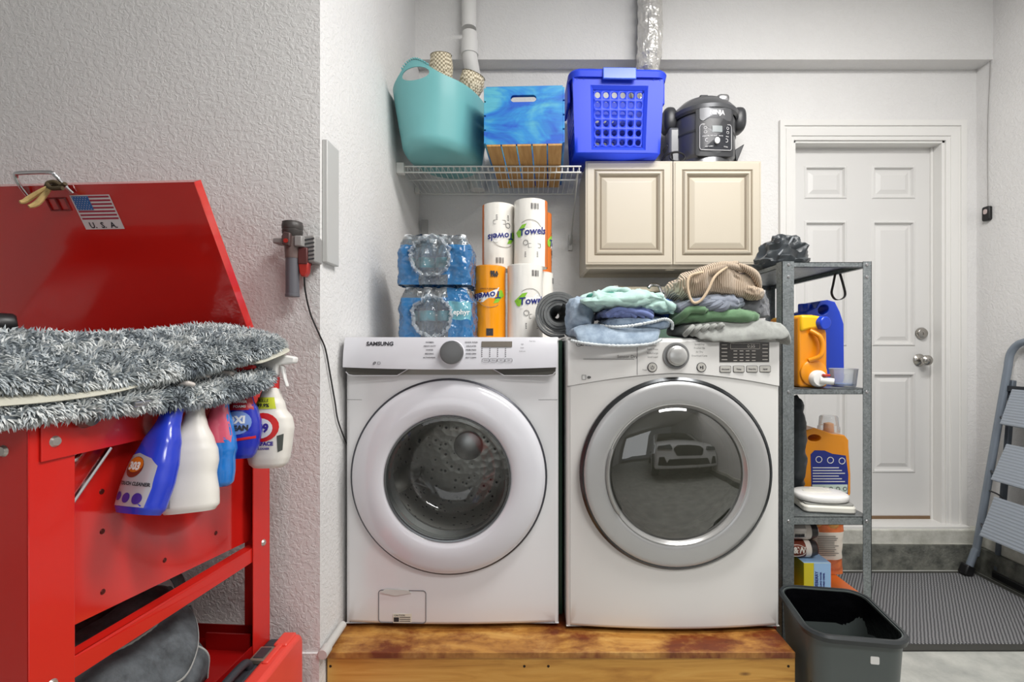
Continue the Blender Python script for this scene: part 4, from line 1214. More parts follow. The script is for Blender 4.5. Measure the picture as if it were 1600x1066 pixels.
# ------------------------------------------------------------------ rolled mat on the washer and dryer
FELT = mat('grey_rubber_mat', (104, 106, 106), .85, var=.15, vscale=40, bump=.6, bscale=140, bdist=.002)
b = MB(); y0, y1 = 1.67, 1.84; r0, r1, turns = .034, .078, 4.6
def spf(edge):
    def fn(u, v):
        a = u * turns * 2 * PI; rr0 = r0 * (1 - .97 * v); r = rr0 + (r1 - rr0) * u + (.0042 if edge else -.0042)
        return (r * math.cos(a + 1.2) * 1.02, y0 + (y1 - y0) * v + .004 * math.sin(a * 1.3) * (1 - v), r * math.sin(a + 1.2))
    return fn
nu = 220
A, B_ = spf(True), spf(False)
b.grid(A, nu, 6); b.grid(B_, nu, 6)
b.grid(lambda u, v: Vector(A(u, 0)) * v + Vector(B_(u, 0)) * (1 - v), nu, 2); b.grid(lambda u, v: Vector(A(u, 1)) * v + Vector(B_(u, 1)) * (1 - v), nu, 2)
for e in (0, 1): b.grid(lambda u, v: Vector(A(e, u)) * v + Vector(B_(e, u)) * (1 - v), 6, 2)
rx = X(873, 1.67); rz = TZ0 + .0835
b.warp(lambda p: (p.x + rx, p.y, p.z + rz))
solo('rolled_mat', b, FELT, 'dark grey mat rolled up, lying across the washer and dryer tops', 'mat', (rx, 1.75, TZ0), weld=1e-5)

# ------------------------------------------------------------------ water bottle packs
WATER = thin('bottle_water', (190, 226, 244), .8, .05, .18, 1.35)
CAPW = mat('bottle_cap_white', (236, 238, 240), .4); LAB = mat('aqua_label', (70, 190, 208), .4); LABW = mat('label_pale', (214, 234, 240), .4)
def filmmat(name, rgb, alpha):
    return thin(name, rgb, 1.6, .09, alpha, 1.6, bump=.9, bscale=46)
FILMB = filmmat('blue_shrink_film', (60, 140, 204), .5); FILMC = filmmat('clear_shrink_film', (236, 242, 246), .12); FILMA = filmmat('aqua_shrink_film', (132, 206, 222), .6)
bottle_proto = []
def water_pack(x, y, z, label, h, nx=4, ny=3, top=False):
    t = Thing('water_bottle_pack', label, 'water bottles', (x, y, z), world=False, group='stacked packs of bottled water')
    p = .0655; bh_ = h - .004
    for i in range(nx):
        for j in range(ny):
            bx, by_ = (i - (nx - 1) / 2) * p, j * p + .034
            if not bottle_proto:
                m = MB(); m.lathe([(0, .004), (.022, .0), (.030, .006), (.0305, .05), (.029, .053), (.0305, .058), (.0305, .1), (.028, .125), (.018, .152), (.0125, .162), (.0125, .172)], (0, 0, 0), 'Z', 24)
                bo_ = t.part('bottle', m, WATER)
                m = MB(); m.lathe([(.0145, .168), (.0148, .182), (.0135, .1845), (0, .1845)], (0, 0, 0), 'Z', 18); c_ = t.part('bottle_cap', m, CAPW, sub_of=bo_)
                m = MB(); m.lathe([(.0308, .062), (.0308, .098)], (0, 0, 0), 'Z', 24); l_ = t.part('bottle_label', m, [LAB], sub_of=bo_)
                bottle_proto.append(bo_); bo_.location = (bx, by_, .0015)
            else:
                o = bottle_proto[0]; c = o.copy(); COL.objects.link(c); c.parent = t.o; c.location = (bx, by_, .0015)
                for g in list(o.children):
                    d = g.copy(); COL.objects.link(d); d.parent = c
    hw, dp = nx * p / 2 + .001, ny * p + .004
    # wrinkled film: a loop around the pack, tapering over the necks
    outl = rrect(2 * hw, dp, .03, 8, 0, dp / 2 - .0)
    def peri(u):
        n = len(outl); q = u * n; i = int(q) % n; f_ = q - int(q)
        a, c = outl[i], outl[(i + 1) % n]
        return a[0] + (c[0] - a[0]) * f_, a[1] + (c[1] - a[1]) * f_
    # even parametrisation
    L = [0]
    for k in range(len(outl)):
        a, c = outl[k], outl[(k + 1) % len(outl)]; L.append(L[-1] + math.hypot(a[0] - c[0], a[1] - c[1]))
    def per(u):
        s_ = u * L[-1]
        for k in range(len(outl)):
            if s_ <= L[k + 1] + 1e-9:
                f_ = (s_ - L[k]) / max(1e-9, L[k + 1] - L[k]); a, c = outl[k], outl[(k + 1) % len(outl)]
                return a[0] + (c[0] - a[0]) * f_, a[1] + (c[1] - a[1]) * f_
        return outl[0]
    def ff(u, v):
        px_, py_ = per(u % 1.0)
        zz = v * (bh_ + .003) if v < .72 else .72 * bh_ + (v - .72) * bh_ * 1.0
        tap = 1 if v < .62 else 1 - .30 * ((v - .62) / .38) ** 1.5 * .55
        sc = .0025 * math.cos(px_ / p * 2 * PI + (PI if nx % 2 == 0 else 0)) if v < .7 else 0
        d = .006 * fbm((px_ * 1.2, py_ * 1.2, zz * 1.2 + z), 26, 3) + .004 * (1 - 2 * abs(noise.noise(Vector((px_ * 30, py_ * 30, zz * 14 + z * 5)))))
        cxx, cyy = 0, dp / 2
        vx, vy = px_ - cxx, py_ - cyy; ln = math.hypot(vx, vy)
        k = tap * (1 + (d + sc + .003) / ln)
        return (vx * k, cyy + vy * k, max(.0, zz + .004 * fbm((px_, py_, 3 + z), 30, 2)))
    def side(u, v):
        px_, py_ = per(u % 1.0)
        if py_ < .012:                       # front: round torn opening shows the clear film
            r_ = math.hypot((px_ + .01) / 1.0, (v - (.42 if not top else .55)) * h / 1.05)
            if r_ < .068: return 1
            if not top and px_ > .045: return 2 if .35 < v < .72 else 0
            if v > .78: return 1
            return 0 if abs(px_) > .05 else (1 if v < .2 else 0)
        return 0 if v < .8 else 1
    m = MB(); m.grid(ff, 220, 56, cu=True, mfn=side)
    def tf(u, v):
        a = ff(u, 1); q = 1 - v
        return (a[0] * q, dp / 2 + (a[1] - dp / 2) * q, a[2] + .004 * v + .006 * fbm((a[0] * q, a[1] * q, z), 40, 2))
    m.grid(tf, 150, 8, cu=True, mi=1)
    t.part('shrink_film', m, [FILMB, FILMC, FILMA], label='crinkled blue and clear shrink film')
    if not top:
        m = MB(); m.text('Zephyr', .026, front(.088, -.0085, h * .5), 0, 'CENTER', .0004); t.part('film_lettering', m, white_plastic, smooth=0)
    # crumpled torn film edge round the opening
    m = MB(); cz = h * (.42 if not top else .55)
    def ring(u, v):
        a = 2 * PI * u; r_ = .062 + .016 * v + .008 * fbm((math.cos(a) * 2, math.sin(a) * 2, z * 3), 2.2, 3)
        return (-.01 + r_ * math.cos(a), -.006 - .014 * math.sin(PI * v) + .012 * fbm((math.cos(a) * 3, v, math.sin(a) * 3 + z), 2.4, 3), max(.002, cz + r_ * math.sin(a)))
    m.grid(ring, 90, 6, cu=True); t.part('torn_film', m, filmmat('torn_film_white', (232, 240, 246), .3))
    return t
water_pack(X(680, 1.74) , 1.735, TZ0, 'lower shrink-wrapped pack of water bottles standing on the washer', .186)
water_pack(X(677, 1.74) , 1.74, TZ0 + .193, 'upper shrink-wrapped pack of water bottles stacked on the other pack', .186, top=True)
# ------------------------------------------------------------------ galvanised shelving unit beside the dryer
QX0, QX1, QY0, QY1, QH = X(1222, 1.70), X(1362, 1.70), 1.70, 2.41, Z(408.5, 1.70)
t = Thing('shelving_unit', 'galvanised metal shelving unit standing between the dryer and the door', 'shelving unit', ((QX0 + QX1) / 2, (QY0 + QY1) / 2, 0))
for x, sx in ((QX0, 1), (QX1, -1)):
    for y, sy in ((QY0, 1), (QY1, -1)):
        b = MB(); fl = .042 if sx > 0 else .030
        b.box(min(x, x + sx * fl), max(x, x + sx * fl), min(y, y + sy * .002), max(y, y + sy * .002), 0, QH)
        b.box(min(x, x + sx * .002), max(x, x + sx * .002), min(y, y + sy * .04), max(y, y + sy * .04), 0, QH)
        po = t.part('post', b, GALV, smooth=0)
        if sy > 0:
            for z in (QH - .012, QH - .055, Z(613, 1.7), Z(815, 1.7), .12):
                b = MB(); b.lathe([(0, -.003), (.0045, -.0025), (.006, 0)], (x + sx * fl * .55, y, z), 'Y', 12); t.part('bolt', b, STEEL, sub_of=po)
SHZ = (Z(417.5, 1.70), Z(616.5, 1.70), Z(821, 1.70), .10)
lipz = [.018, .02, .029, .03]
for k, z in enumerate(SHZ):
    h = lipz[k]; z1 = z + h
    b = MB(); a0, a1, c0, c1 = QX0 + .004, QX1 - .004, QY0 + .003, QY1 - .003
    b.box(a0, a1, c0, c1, z1 - .002, z1)
    b.box(a0, a1, c0, c0 + .0015, z, z1); b.box(a0, a1, c1 - .0015, c1, z, z1); b.box(a0, a0 + .0015, c0, c1, z, z1); b.box(a1 - .0015, a1, c0, c1, z, z1)
    b.box(a0, a1, c0, c0 + .014, z, z + .0015); b.box(a0, a0 + .014, c0, c1, z, z + .0015); b.box(a1 - .014, a1, c0, c1, z, z + .0015); b.box(a0, a1, c1 - .014, c1, z, z + .0015)
    t.part('shelf', b, GALV, smooth=0)
S1, S2, S3, S4 = [z + h for z, h in zip(SHZ, lipz)]

def wrinkle(p, f, amp, seed=0, stretch=(1, 1, 1)):
    q = Vector((p[0] * stretch[0] + seed, p[1] * stretch[1] + seed * 1.7, p[2] * stretch[2]))
    n = noise.ridged_multi_fractal(q * f, .9, 2.1, 3, 1.0, 2.0) if False else 0
    a = noise.noise(q * f); c = noise.noise(q * f * 2.2 + Vector((3.1, 0, 0)))
    return amp * ((1 - abs(a) * 2.2) * .7 + (1 - abs(c) * 2) * .35 - .4)

# dark fabric bag crumpled on the top shelf
BAGM = mat('dark_nylon', (46, 52, 56), .42, bump=.25, bscale=220, bdist=.001, sheen=.2)
bx, by_, bz = X(1206, 1.93), 1.93, S1
t = Thing('nylon_bag', 'crumpled dark grey nylon bag on the top shelf of the metal unit', 'bag', (bx + .03, by_, bz))
def bagf(p):
    q = (p.z + .07) / .14
    k = 1 - .45 * max(0, q)
    x, y, z = p.x * k + .012 * q, p.y * k, p.z
    n = Vector((p.x, p.y, p.z)); ln = n.length or 1
    d = wrinkle(p, 13, .02, 4, (1, 1, 2.4)) + .016 * noise.noise(p * 17)
    z2 = z + d * .6
    return (x + n.x / ln * d, y + n.y / ln * d, max(z2, -.064))
b = MB(); b.blob((bx + .035, by_, bz + .066), (.105, .11, .075), .75, .9, 72, 44, bagf); t.part('bag_body', b, BAGM)
b = MB(); b.tube(smoothpath([(bx - .02, by_ - .09, bz + .05), (bx + .03, by_ - .075, bz + .10), (bx + .06, by_ - .05, bz + .125), (bx + .09, by_ - .03, bz + .08), (bx + .115, by_ - .05, bz + .03)], 6), .004, 6); t.part('drawcord', b, mat('grey_cord', (120, 124, 128), .7))
b = MB()
for k, (ax, az) in enumerate(((.125, .012), (.145, .014), (.165, .01))):
    b.blob((bx + ax, by_ - .06, bz + az), (.02, .03, .013), 1, 1, 16, 10, lambda p: p + Vector((0, 0, .004 * noise.noise(p * 60))))
t.part('bag_strap', b, BAGM)
# strap loop hanging under the top shelf
b = MB(); lx, lz = X(1310, 1.86), SHZ[0] + .0
lp = smoothpath([(lx - .012, 1.86, lz + .001), (lx - .02, 1.86, lz - .04), (lx - .026, 1.86, lz - .075), (lx - .012, 1.86, lz - .098), (lx + .012, 1.86, lz - .097), (lx + .026, 1.86, lz - .08), (lx + .018, 1.86, lz - .04), (lx + .006, 1.86, lz + .001)], 6)
b.grid(lambda u, v: Vector(lp[min(len(lp) - 1, int(round(u * (len(lp) - 1))))]) + Vector((0, (v - .5) * .012, 0)), len(lp), 2)
solo('hanging_strap', b, mat('charcoal_webbing', (58, 58, 60), .8), 'thin dark strap loop hanging from the top shelf of the metal unit', 'strap', (lx, 1.86, lz), solid=.0025)

# ---- detergents on the second shelf
ORANGE = mat('orange_jug_plastic', (232, 146, 18), .3, coat=.15); COBALT = mat('cobalt_plastic', (14, 62, 196), .3, coat=.15); YEL = mat('yellow_plastic', (246, 190, 24), .3)
ox, oy, oz = X(1261, 1.78), 1.78, S2
t = Thing('dispenser_jug', 'orange detergent jug lying flat with a white press tap, on the second shelf', 'detergent jug', (ox, oy, oz))
hw_, hh = .052, .262
pf_ = [(-.9, 0), (.9, 0), (1, .03), (1, .55), (.98, .75), (.8, .86), (.4, .95), (.0, 1), (-.6, 1), (-.95, .98), (-1, .9), (-1, .05)]
b = MB(); b.prism([(ox + a * hw_ - .004, oz + .001 + c * hh) for a, c in pf_], oy - .045, oy + .17)
t.part('jug_body', b, ORANGE, bevel=.014, seg=4)
b = MB(); b.prism([(ox - .052 + a * .04, oz + .20 + c * .06) for a, c in ((0, 0), (.9, .15), (2.2, .25), (2.3, .9), (1.2, 1.02), (0, 1.05))], oy - .052, oy + .165)
t.part('jug_shoulder', b, YEL, bevel=.01, seg=3, label='yellow shoulder of the jug')
b = MB(); b.tube(smoothpath([(ox - .018, oy - .05, oz + .205), (ox + .006, oy - .066, oz + .185), (ox + .016, oy - .068, oz + .15), (ox + .008, oy - .068, oz + .115), (ox - .022, oy - .05, oz + .098)], 6), .0085, 12); t.part('handle', b, ORANGE)
b = MB(); b.tube([(ox + .03, oy - .066, oz + .231), (ox + .012, oy + .0, oz + .238)], .024, 28); t.part('filler_cap', b, COBALT, bevel=.004, label='blue screw cap')
b = MB(); b.lathe([(.048, .004), (.047, -.004), (.043, -.007), (0, -.008)], (ox - .004, oy - .047, oz + .054), 'Y', 40); t.part('tap_boss', b, ORANGE)
b = MB(); b.lathe([(.03, 0), (.03, -.014), (.024, -.024), (0, -.026)], (ox + .004, oy - .053, oz + .034), 'Y', 32); b.tube([(ox + .004, oy - .075, oz + .03), (ox + .04, oy - .095, oz + .026)], [.014, .011], 14)
tp = t.part('press_tap', b, white_plastic, label='white press tap')
b = MB(); b.box(ox + .006, ox + .03, oy - .094, oy - .078, oz + .043, oz + .052); t.part('tap_button', b, mat('red_button', (176, 48, 36), .4), sub_of=tp, bevel=.003)

bx2, by2 = X(1277, 2.02), 2.02
t = Thing('blue_jug', 'tall cobalt blue jug with a handle, behind the orange jug on the second shelf', 'detergent jug', (bx2, by2, S2))
b = MB(); b.prism([(bx2 - .075, S2 + .001), (bx2 + .073, S2 + .001), (bx2 + .078, S2 + .02), (bx2 + .076, S2 + .24), (bx2 + .06, S2 + .29), (bx2 + .04, S2 + .33), (bx2 + .01, S2 + .338), (bx2 - .02, S2 + .334), (bx2 - .038, S2 + .305), (bx2 - .075, S2 + .29), (bx2 - .078, S2 + .02)], by2 - .055, by2 + .055)
jb = t.part('jug_body', b, COBALT)
jb.location = (0, 0, 0)
hole = MB(); hole.prism([(bx2 - .008 + .021 * math.cos(a) + .004 * math.sin(a), S2 + .298 + .02 * math.sin(a)) for a in [k * PI / 12 for k in range(24)]], by2 - .1, by2 + .1); hole.warp(lambda p: p - t.off)
cut(jb, [hole])
d = jb.modifiers.new('bevel', 'BEVEL'); d.width = .008; d.segments = 3; d.limit_method = 'ANGLE'; d.angle_limit = math.radians(50)
b = MB(); b.lathe([(0, .0), (.026, 0), (.026, .03), (.024, .034), (0, .034)], (bx2 - .052, by2, S2 + .292), 'Z', 28); t.part('jug_cap', b, COBALT)
cx_, cy_ = X(1318, 1.79), 1.79
t = Thing('measuring_cup', 'small clear plastic cup with blue liquid in its base, on the second shelf', 'cup', (cx_, cy_, S2))
b = MB(); b.lathe([(0, .0012), (.038, .0012), (.040, .004), (.0465, .064), (.0485, .066), (.0475, .067), (.045, .065), (.039, .006), (0, .005)], (cx_, cy_, S2), 'Z', 40); t.part('cup_body', b, CLEARP)
b = MB(); b.lathe([(0, .0055), (.0385, .0055), (.0395, .011), (0, .0112)], (cx_, cy_, S2), 'Z', 32); t.part('liquid', b, mat('blue_liquid', (40, 128, 214), .2))

# ---- third shelf
jx, jy, jz = X(1275, 2.0), 1.98, S3
t = Thing('orange_jug', 'orange laundry detergent jug with a blue back label and clear cap, on the third shelf', 'detergent jug', (jx, jy, jz))
bodyp = [(-.090, .0), (.088, .0), (.094, .012), (.094, .09), (.086, .2), (.086, .225), (.07, .245), (.02, .25), (-.01, .262), (-.05, .275), (-.09, .262), (-.094, .24), (-.094, .012)]
b = MB(); b.prism([(jx + a, jz + .001 + c) for a, c in bodyp], jy - .055, jy + .055)
jb = t.part('jug_body', b, ORANGE)
hole = MB(); hole.prism([(jx - .05 + .026 * math.cos(a), jz + .235 + .014 * math.sin(a)) for a in [k * PI / 10 for k in range(20)]], jy - .1, jy + .1); hole.warp(lambda p: p - t.off)
cut(jb, [hole]); d = jb.modifiers.new('bevel', 'BEVEL'); d.width = .012; d.segments = 3; d.limit_method = 'ANGLE'; d.angle_limit = math.radians(50)
b = MB(); b.lathe([(.04, .245), (.041, .262), (.04, .272), (.037, .275), (.034, .31), (.03, .316), (0, .317)], (jx + .04, jy, jz), 'Z', 36); t.part('jug_cap', b, CLEARP, label='clear measuring cap')
b = MB(); b.lathe([(.02, .25), (.018, .285), (0, .29)], (jx + .04, jy, jz), 'Z', 24); t.part('spout', b, ORANGE)
b = MB(); q = []
b.prism([(jx - .062, jz + .015), (jx + .082, jz + .010), (jx + .084, jz + .09), (jx + .074, jz + .165), (jx + .02, jz + .172), (jx - .01, jz + .185), (jx - .05, jz + .186), (jx - .066, jz + .17)], jy - .0562, jy - .054)
lb = t.part('back_label', b, mat('label_blue', (28, 44, 132), .4), label='dark blue back label')
b = MB(); b.box(jx - .060, jx + .08, jy - .0568, jy - .056, jz + .017, jz + .05); t.part('label_strip', b, mat('label_mint', (206, 224, 214), .5), sub_of=lb)
b = MB()
for k in range(6): b.box(jx - .058, jx + .07 - .012 * (k % 3), jy - .0568, jy - .056, jz + .06 + k * .011, jz + .0635 + k * .011)
for k in range(3): b.tube([(jx - .034 + k * .046 + .012 * math.cos(a), jy - .0565, jz + .15 - k * .003 + .012 * math.sin(a)) for a in [m * PI / 8 for m in range(16)]], .0018, 4, True)
t.part('label_print', b, white_plastic, sub_of=lb)
b = MB()
for k in range(5): b.tube([(jx - .042 + k * .028 + .007 * math.cos(a), jy - .0572, jz + .033 + .007 * math.sin(a)) for a in [m * PI / 6 for m in range(12)]], .0012, 4, True)
t.part('label_symbols', b, INK, sub_of=lb)
# white flat device lying in front of the jug
wx, wy_ = X(1285, 1.80), 1.80
t = Thing('plastic_case', 'white flat plastic case with an oval lid lying in front of the orange jug', 'case', (wx, wy_, S3), rot=(0, 0, math.radians(-8)), world=False)
WPL = mat('off_white_plastic', (224, 222, 212), .4)
b = MB(); b.prism(rrect(.178, .14, .02, 6), .001, .026, 'Z'); t.part('tray', b, WPL, bevel=.006)
b = MB(); b.prism(rrect(.165, .12, .012, 6, .0, 0), .026, .032, 'Z'); t.part('gasket_line', b, mat('grey_gap', (150, 150, 146), .6))
b = MB(); b.blob((-.006, .004, .046), (.093, .07, .016), .5, .8, 48, 16); t.part('oval_lid', b, white_plastic)
b = MB(); b.blob((-.02, -.0, .0605), (.05, .024, .004), .5, .8, 32, 10); b.tube([(.0 + .035 * math.cos(a), .03 + .012 * math.sin(a), .0625) for a in [k * PI / 8 for k in range(16)]], .0015, 5, True); t.part('lid_detail', b, WPL)
# dark cloth scrap against the post
b = MB(); b.blob((X(1243, 1.95), 1.95, S3 + .20), (.028, .05, .2), .8, .8, 24, 40, lambda p: p + Vector((wrinkle(p, 26, .012, 2), 0, wrinkle(p, 20, .008, 5))))
solo('dark_cloth', b, BAGM, 'dark crumpled cloth between the left post and the orange jug on the third shelf', 'cloth', (X(1243, 1.95), 1.95, S3), weld=1e-5)

# ---- bottom shelf: boxes and cans
BZ = .46
b4 = S4
def carton(name, label, cat, c, d, mats, rot=0, faces=None, lettering=None, group=None):
    t = Thing(name, label, cat, c, rot=(0, 0, rot), world=False, group=group)
    w, l, h = d
    m = MB().box(-w / 2, w / 2, -l / 2, l / 2, 0.0005, h)
    if faces:                          # 0 left 1 right 2 front 3 back 4 bottom 5 top
        m.m = list(faces)
    bd = t.part('box_body', m, mats, smooth=0, bevel=.0015)
    return t, bd
RB = mat('carton_red', (196, 44, 24), .45); YB = mat('carton_yellow', (236, 180, 40), .45); BB = mat('carton_blue', (44, 104, 190), .45); LBL = mat('carton_light_blue', (150, 186, 224), .4); OLV = mat('carton_mustard', (204, 188, 34), .45); ORB = mat('carton_orange', (226, 112, 40), .45); WHB = mat('carton_white', (228, 220, 208), .45); DKB = mat('carton_black', (28, 28, 34), .45)
cxa = X(1232, 1.80)
t, bd = carton('snack_carton', 'red and yellow carton on the bottom shelf, next to the dryer', 'carton', (QX0 + .035, 1.84, b4), (.05, .2, .19), [RB, YB], 0, [0, 1, 1, 0, 0, 0])
t.part('red_panel', MB().box(-.0255, -.003, -.1008, -.1, .002, .189), RB, sub_of=bd, smooth=0)
t, bd = carton('blue_carton', 'plain blue carton standing on the red and yellow one by the dryer', 'carton', (QX0 + .035, 1.84, b4 + .1905), (.05, .2, .135), [BB], 0)
t, bd = carton('dark_carton', 'black carton with white print on top of the plain blue one', 'carton', (QX0 + .035, 1.84, b4 + .3265), (.05, .2, .078), [DKB], 0)
b = MB(); b.text('ZERO', .022, Matrix.Translation((0, -.1008, .039)) @ FRONT @ Matrix.Rotation(PI / 2, 4, 'Z'), 0, 'CENTER', .001); t.part('box_lettering', b, WHB, sub_of=bd, smooth=0)
# orange box flat, then the water box and the snack bag
ob, bd = carton('orange_box', 'flat orange box with a looped white line on top, under the blueberry box', 'box', (X(1296, 1.86), 1.86, b4), (.158, .24, .117), [ORB])
b = MB(); b.tube(smoothpath([(-.02, -.1, .118), (.01, -.08, .118), (.02, -.05, .118), (-.01, -.045, .118), (-.015, -.07, .118), (.02, -.095, .118), (.05, -.11, .118)], 5), .0022, 5); ob.part('line_print', b, WHB, sub_of=bd)
zt = b4 + .1178
t, bd = carton('water_box', 'light blue and mustard box with dark lettering under the soda cans on the bottom shelf', 'box', (X(1266, 1.79), 1.80, zt), (.098, .11, .137), [OLV, LBL, BB], 0, [0, 2, 0, 0, 0, 1])
t.part('front_panel', MB().box(-.013, .048, -.0558, -.055, .002, .136), LBL, sub_of=bd, smooth=0)
b = MB(); Mv = lambda x, z: Matrix.Translation((x, -.0562, z)) @ FRONT @ Matrix.Rotation(PI / 2, 4, 'Z')
b.text('BLUEBERRY', .016, Mv(-.003, .068), 0, 'CENTER', .0003, None, .95); b.text('SPARKLING WATER', .0085, Mv(.012, .066), 0, 'CENTER', .0002); b.text('FLAVORED DRINK', .0085, Mv(.023, .066), 0, 'CENTER', .0002)
t.part('side_mark', MB().box(-.044, -.03, -.056, -.0555, .012, .05), NAVY, sub_of=bd, smooth=0)
t.part('box_lettering', b, NAVY, sub_of=bd, smooth=0)
# cans lying on their sides in a stack on the water box
def can(y, z, x0, label, dark):
    t = Thing('soda_can', label, 'can', (x0 + .06, y, z - .032), group='soda cans lying on the boxes')
    rr = .0325
    CB = mat('can_brown', (118, 52, 34), .3, .4) if dark else mat('can_silver', (196, 190, 184), .3, .5)
    b = MB(); b.lathe([(.024, 0), (.029, .004), (rr, .016), (rr, .102), (.027, .116), (.0265, .12)], (x0, y, z), 'X', 40); t.part('can_body', b, CB)
    b = MB(); b.lathe([(.0265, .12), (.025, .117), (0, .117)], (x0, y, z), 'X', 32); t.part('can_lid', b, STEEL)
    b = MB(); b.lathe([(rr + .0004, .072), (rr + .0004, .092)], (x0, y, z), 'X', 40); t.part('can_band', b, mat('can_pale_band', (222, 212, 202), .35))
    b = MB(); b.lathe([(rr + .0006, .092), (rr + .0004, .102), (.027, .1165), (.0268, .118)], (x0, y, z), 'X', 40); t.part('can_end', b, mat('can_dark_end', (44, 38, 40), .35))
    if dark:
        b = MB()
        def oncan(p):
            a = (p.z - z) / rr; r_ = rr + .001 - p.y
            return Vector((p.x, y - r_ * math.cos(a), z + r_ * math.sin(a)))
        b.text('A&W', .03, front(x0 + .038, 0, z + .002), 0, 'CENTER', .0012, oncan, .9); t.part('can_lettering', b, WHB, smooth=0)
        b = MB(); b.tube([oncan(Vector((x0 + .038 + .032 * math.cos(a), 0, z + .022 * math.sin(a)))) for a in [k * PI / 16 for k in range(32)]], .0012, 5, True); t.part('can_ring', b, WHB)
    else:
        b = MB()
        for k in range(9):
            a = -.35
            b.box(x0 + .03 + k * .004, x0 + .032 + k * .004, y - rr - .0008, y - rr + .004, z - .014, z - .002)
        t.part('can_print', b, INK)
zb = zt + .138
can(1.795, zb + .0335, QX0 + .05, 'brown soda can lying on the blueberry box on the bottom shelf', True)
can(1.795, zb + .0335 + .0655, QX0 + .05, 'silver soda can lying on top of the brown can', False)
can(1.862, zb + .0335, QX0 + .052, 'soda can lying behind the brown can, mostly hidden', False)
# snack bag
gx, gy = X(1304, 1.9), 1.96
t = Thing('snack_bag', 'tall orange snack bag with a white panel, standing on the flat orange box', 'snack bag', (gx, gy, zt))
def bagf2(u, v):
    th = 2 * PI * u; z = zt + .001 + .285 * v
    tk = .034 * math.sin(PI * min(1, max(.12, v * .9 + .08))) ** .6 * (1 - .9 * max(0, v - .9) / .1)
    x = gx + (.066 + .004 * math.sin(9 * v + 2)) * math.copysign(abs(math.cos(th)) ** .7, math.cos(th))
    return (x + .002 * noise.noise(Vector((u * 8, v * 9, 0))), gy + tk * math.copysign(abs(math.sin(th)) ** .9, math.sin(th)) + .003 * noise.noise(Vector((u * 12, v * 14, 4))), z)
def bagm(u, v):
    if v > .60: return 2 if v > .93 else 0
    if .22 < v: return 1
    return 0
b = MB(); b.grid(bagf2, 60, 50, cu=True, mfn=bagm); t.part('bag_body', b, [mat('bag_orange', (206, 104, 42), .28, var=.25, vscale=20, coat=.3), WHB, mat('bag_top', (206, 150, 120), .3)])
for k, (dx, dz, rr_) in enumerate(((-.03, .235, .022), (.015, .205, .024), (.04, .245, .018), (-.045, .21, .018), (0, .25, .016))):
    b = MB(); b.blob((gx + dx, gy - .026, zt + dz), (rr_, .006, rr_ * .8), 1, 1, 24, 12); t.part('nut_picture', b, mat('nut_tan', (198, 140, 66), .35, var=.3, vscale=60))
b = MB()
for k in range(11): b.box(gx - .052, gx + .02 + .03 * noise.noise(Vector((k * 3.3, 0, 0))), gy - .0362, gy - .0352, zt + .085 + k * .0075, zt + .0875 + k * .0075)
t.part('bag_print', b, mat('grey_print', (0, 0, 0)), smooth=0)

# ------------------------------------------------------------------ rubbish bin in front of the shelving unit
BINM = mat('bin_grey', (80, 87, 86), .36, coat=.1)
t = Thing('waste_bin', 'grey plastic waste bin with a small white sticker in front of the shelving unit', 'bin', (.922, 1.452, 0), rot=(0, 0, math.radians(-9)), world=False)
BH = .372
def binloop(z, ins=0):
    q = z / BH
    return [(x, y, z) for x, y in rrect(.222 + .028 * q - 2 * ins, .228 + .042 * q - 2 * ins, .05, 8)]
def loft(loops, cap0=False, cap1=False):
    b = MB(); n = len(loops[0])
    b.add([p for l in loops for p in l], [(k * n + i, k * n + (i + 1) % n, (k + 1) * n + (i + 1) % n, (k + 1) * n + i) for k in range(len(loops) - 1) for i in range(n)])
    if cap0: b.add(loops[0], [tuple(range(n))])
    if cap1: b.add(loops[-1], [tuple(range(n))])
    return b
t.part('bin_body', loft([binloop(0.001), binloop(.1), binloop(.25), binloop(BH)] + [binloop(BH, .003), binloop(.2, .003), binloop(.012, .004)], True, True), BINM)
def rl(z, out): return [(x, y, z) for x, y in rrect(.250 + 2 * out, .270 + 2 * out, .052 + out, 8)]
t.part('rim', loft([rl(BH - .016, .001), rl(BH - .017, .010), rl(BH - .004, .013), rl(BH + .003, .008), rl(BH + .003, .001), rl(BH - .016, -.004)]), mat('bin_rim_grey', (44, 48, 50), .35))
LINER = mat('black_bin_liner', (5, 5, 8), .35, bump=.5, bscale=24, bdist=.01, spec=.25)
lin_ = loft([[(x * (1 - .012 * k), y * (1 - .012 * k), BH - .002 - .086 * k) for x, y, z in rl(0, -.006)] for k in range(5)], False, True)
lin_.warp(lambda p: (p.x + .004 * noise.noise(p * 18), p.y + .004 * noise.noise(p * 18 + Vector((5, 0, 0))), p.z))
t.part('bin_liner', lin_, LINER, label='black bin liner inside')
b = MB(); yy = -(.228 + .042 * (.30 / BH)) / 2 - .0012
b.prism([(.035 + a, .312 + c) for a, c in rrect(.022, .021, .003, 3)], yy - .001, yy + .004); t.part('sticker', b, white_plastic, smooth=0)

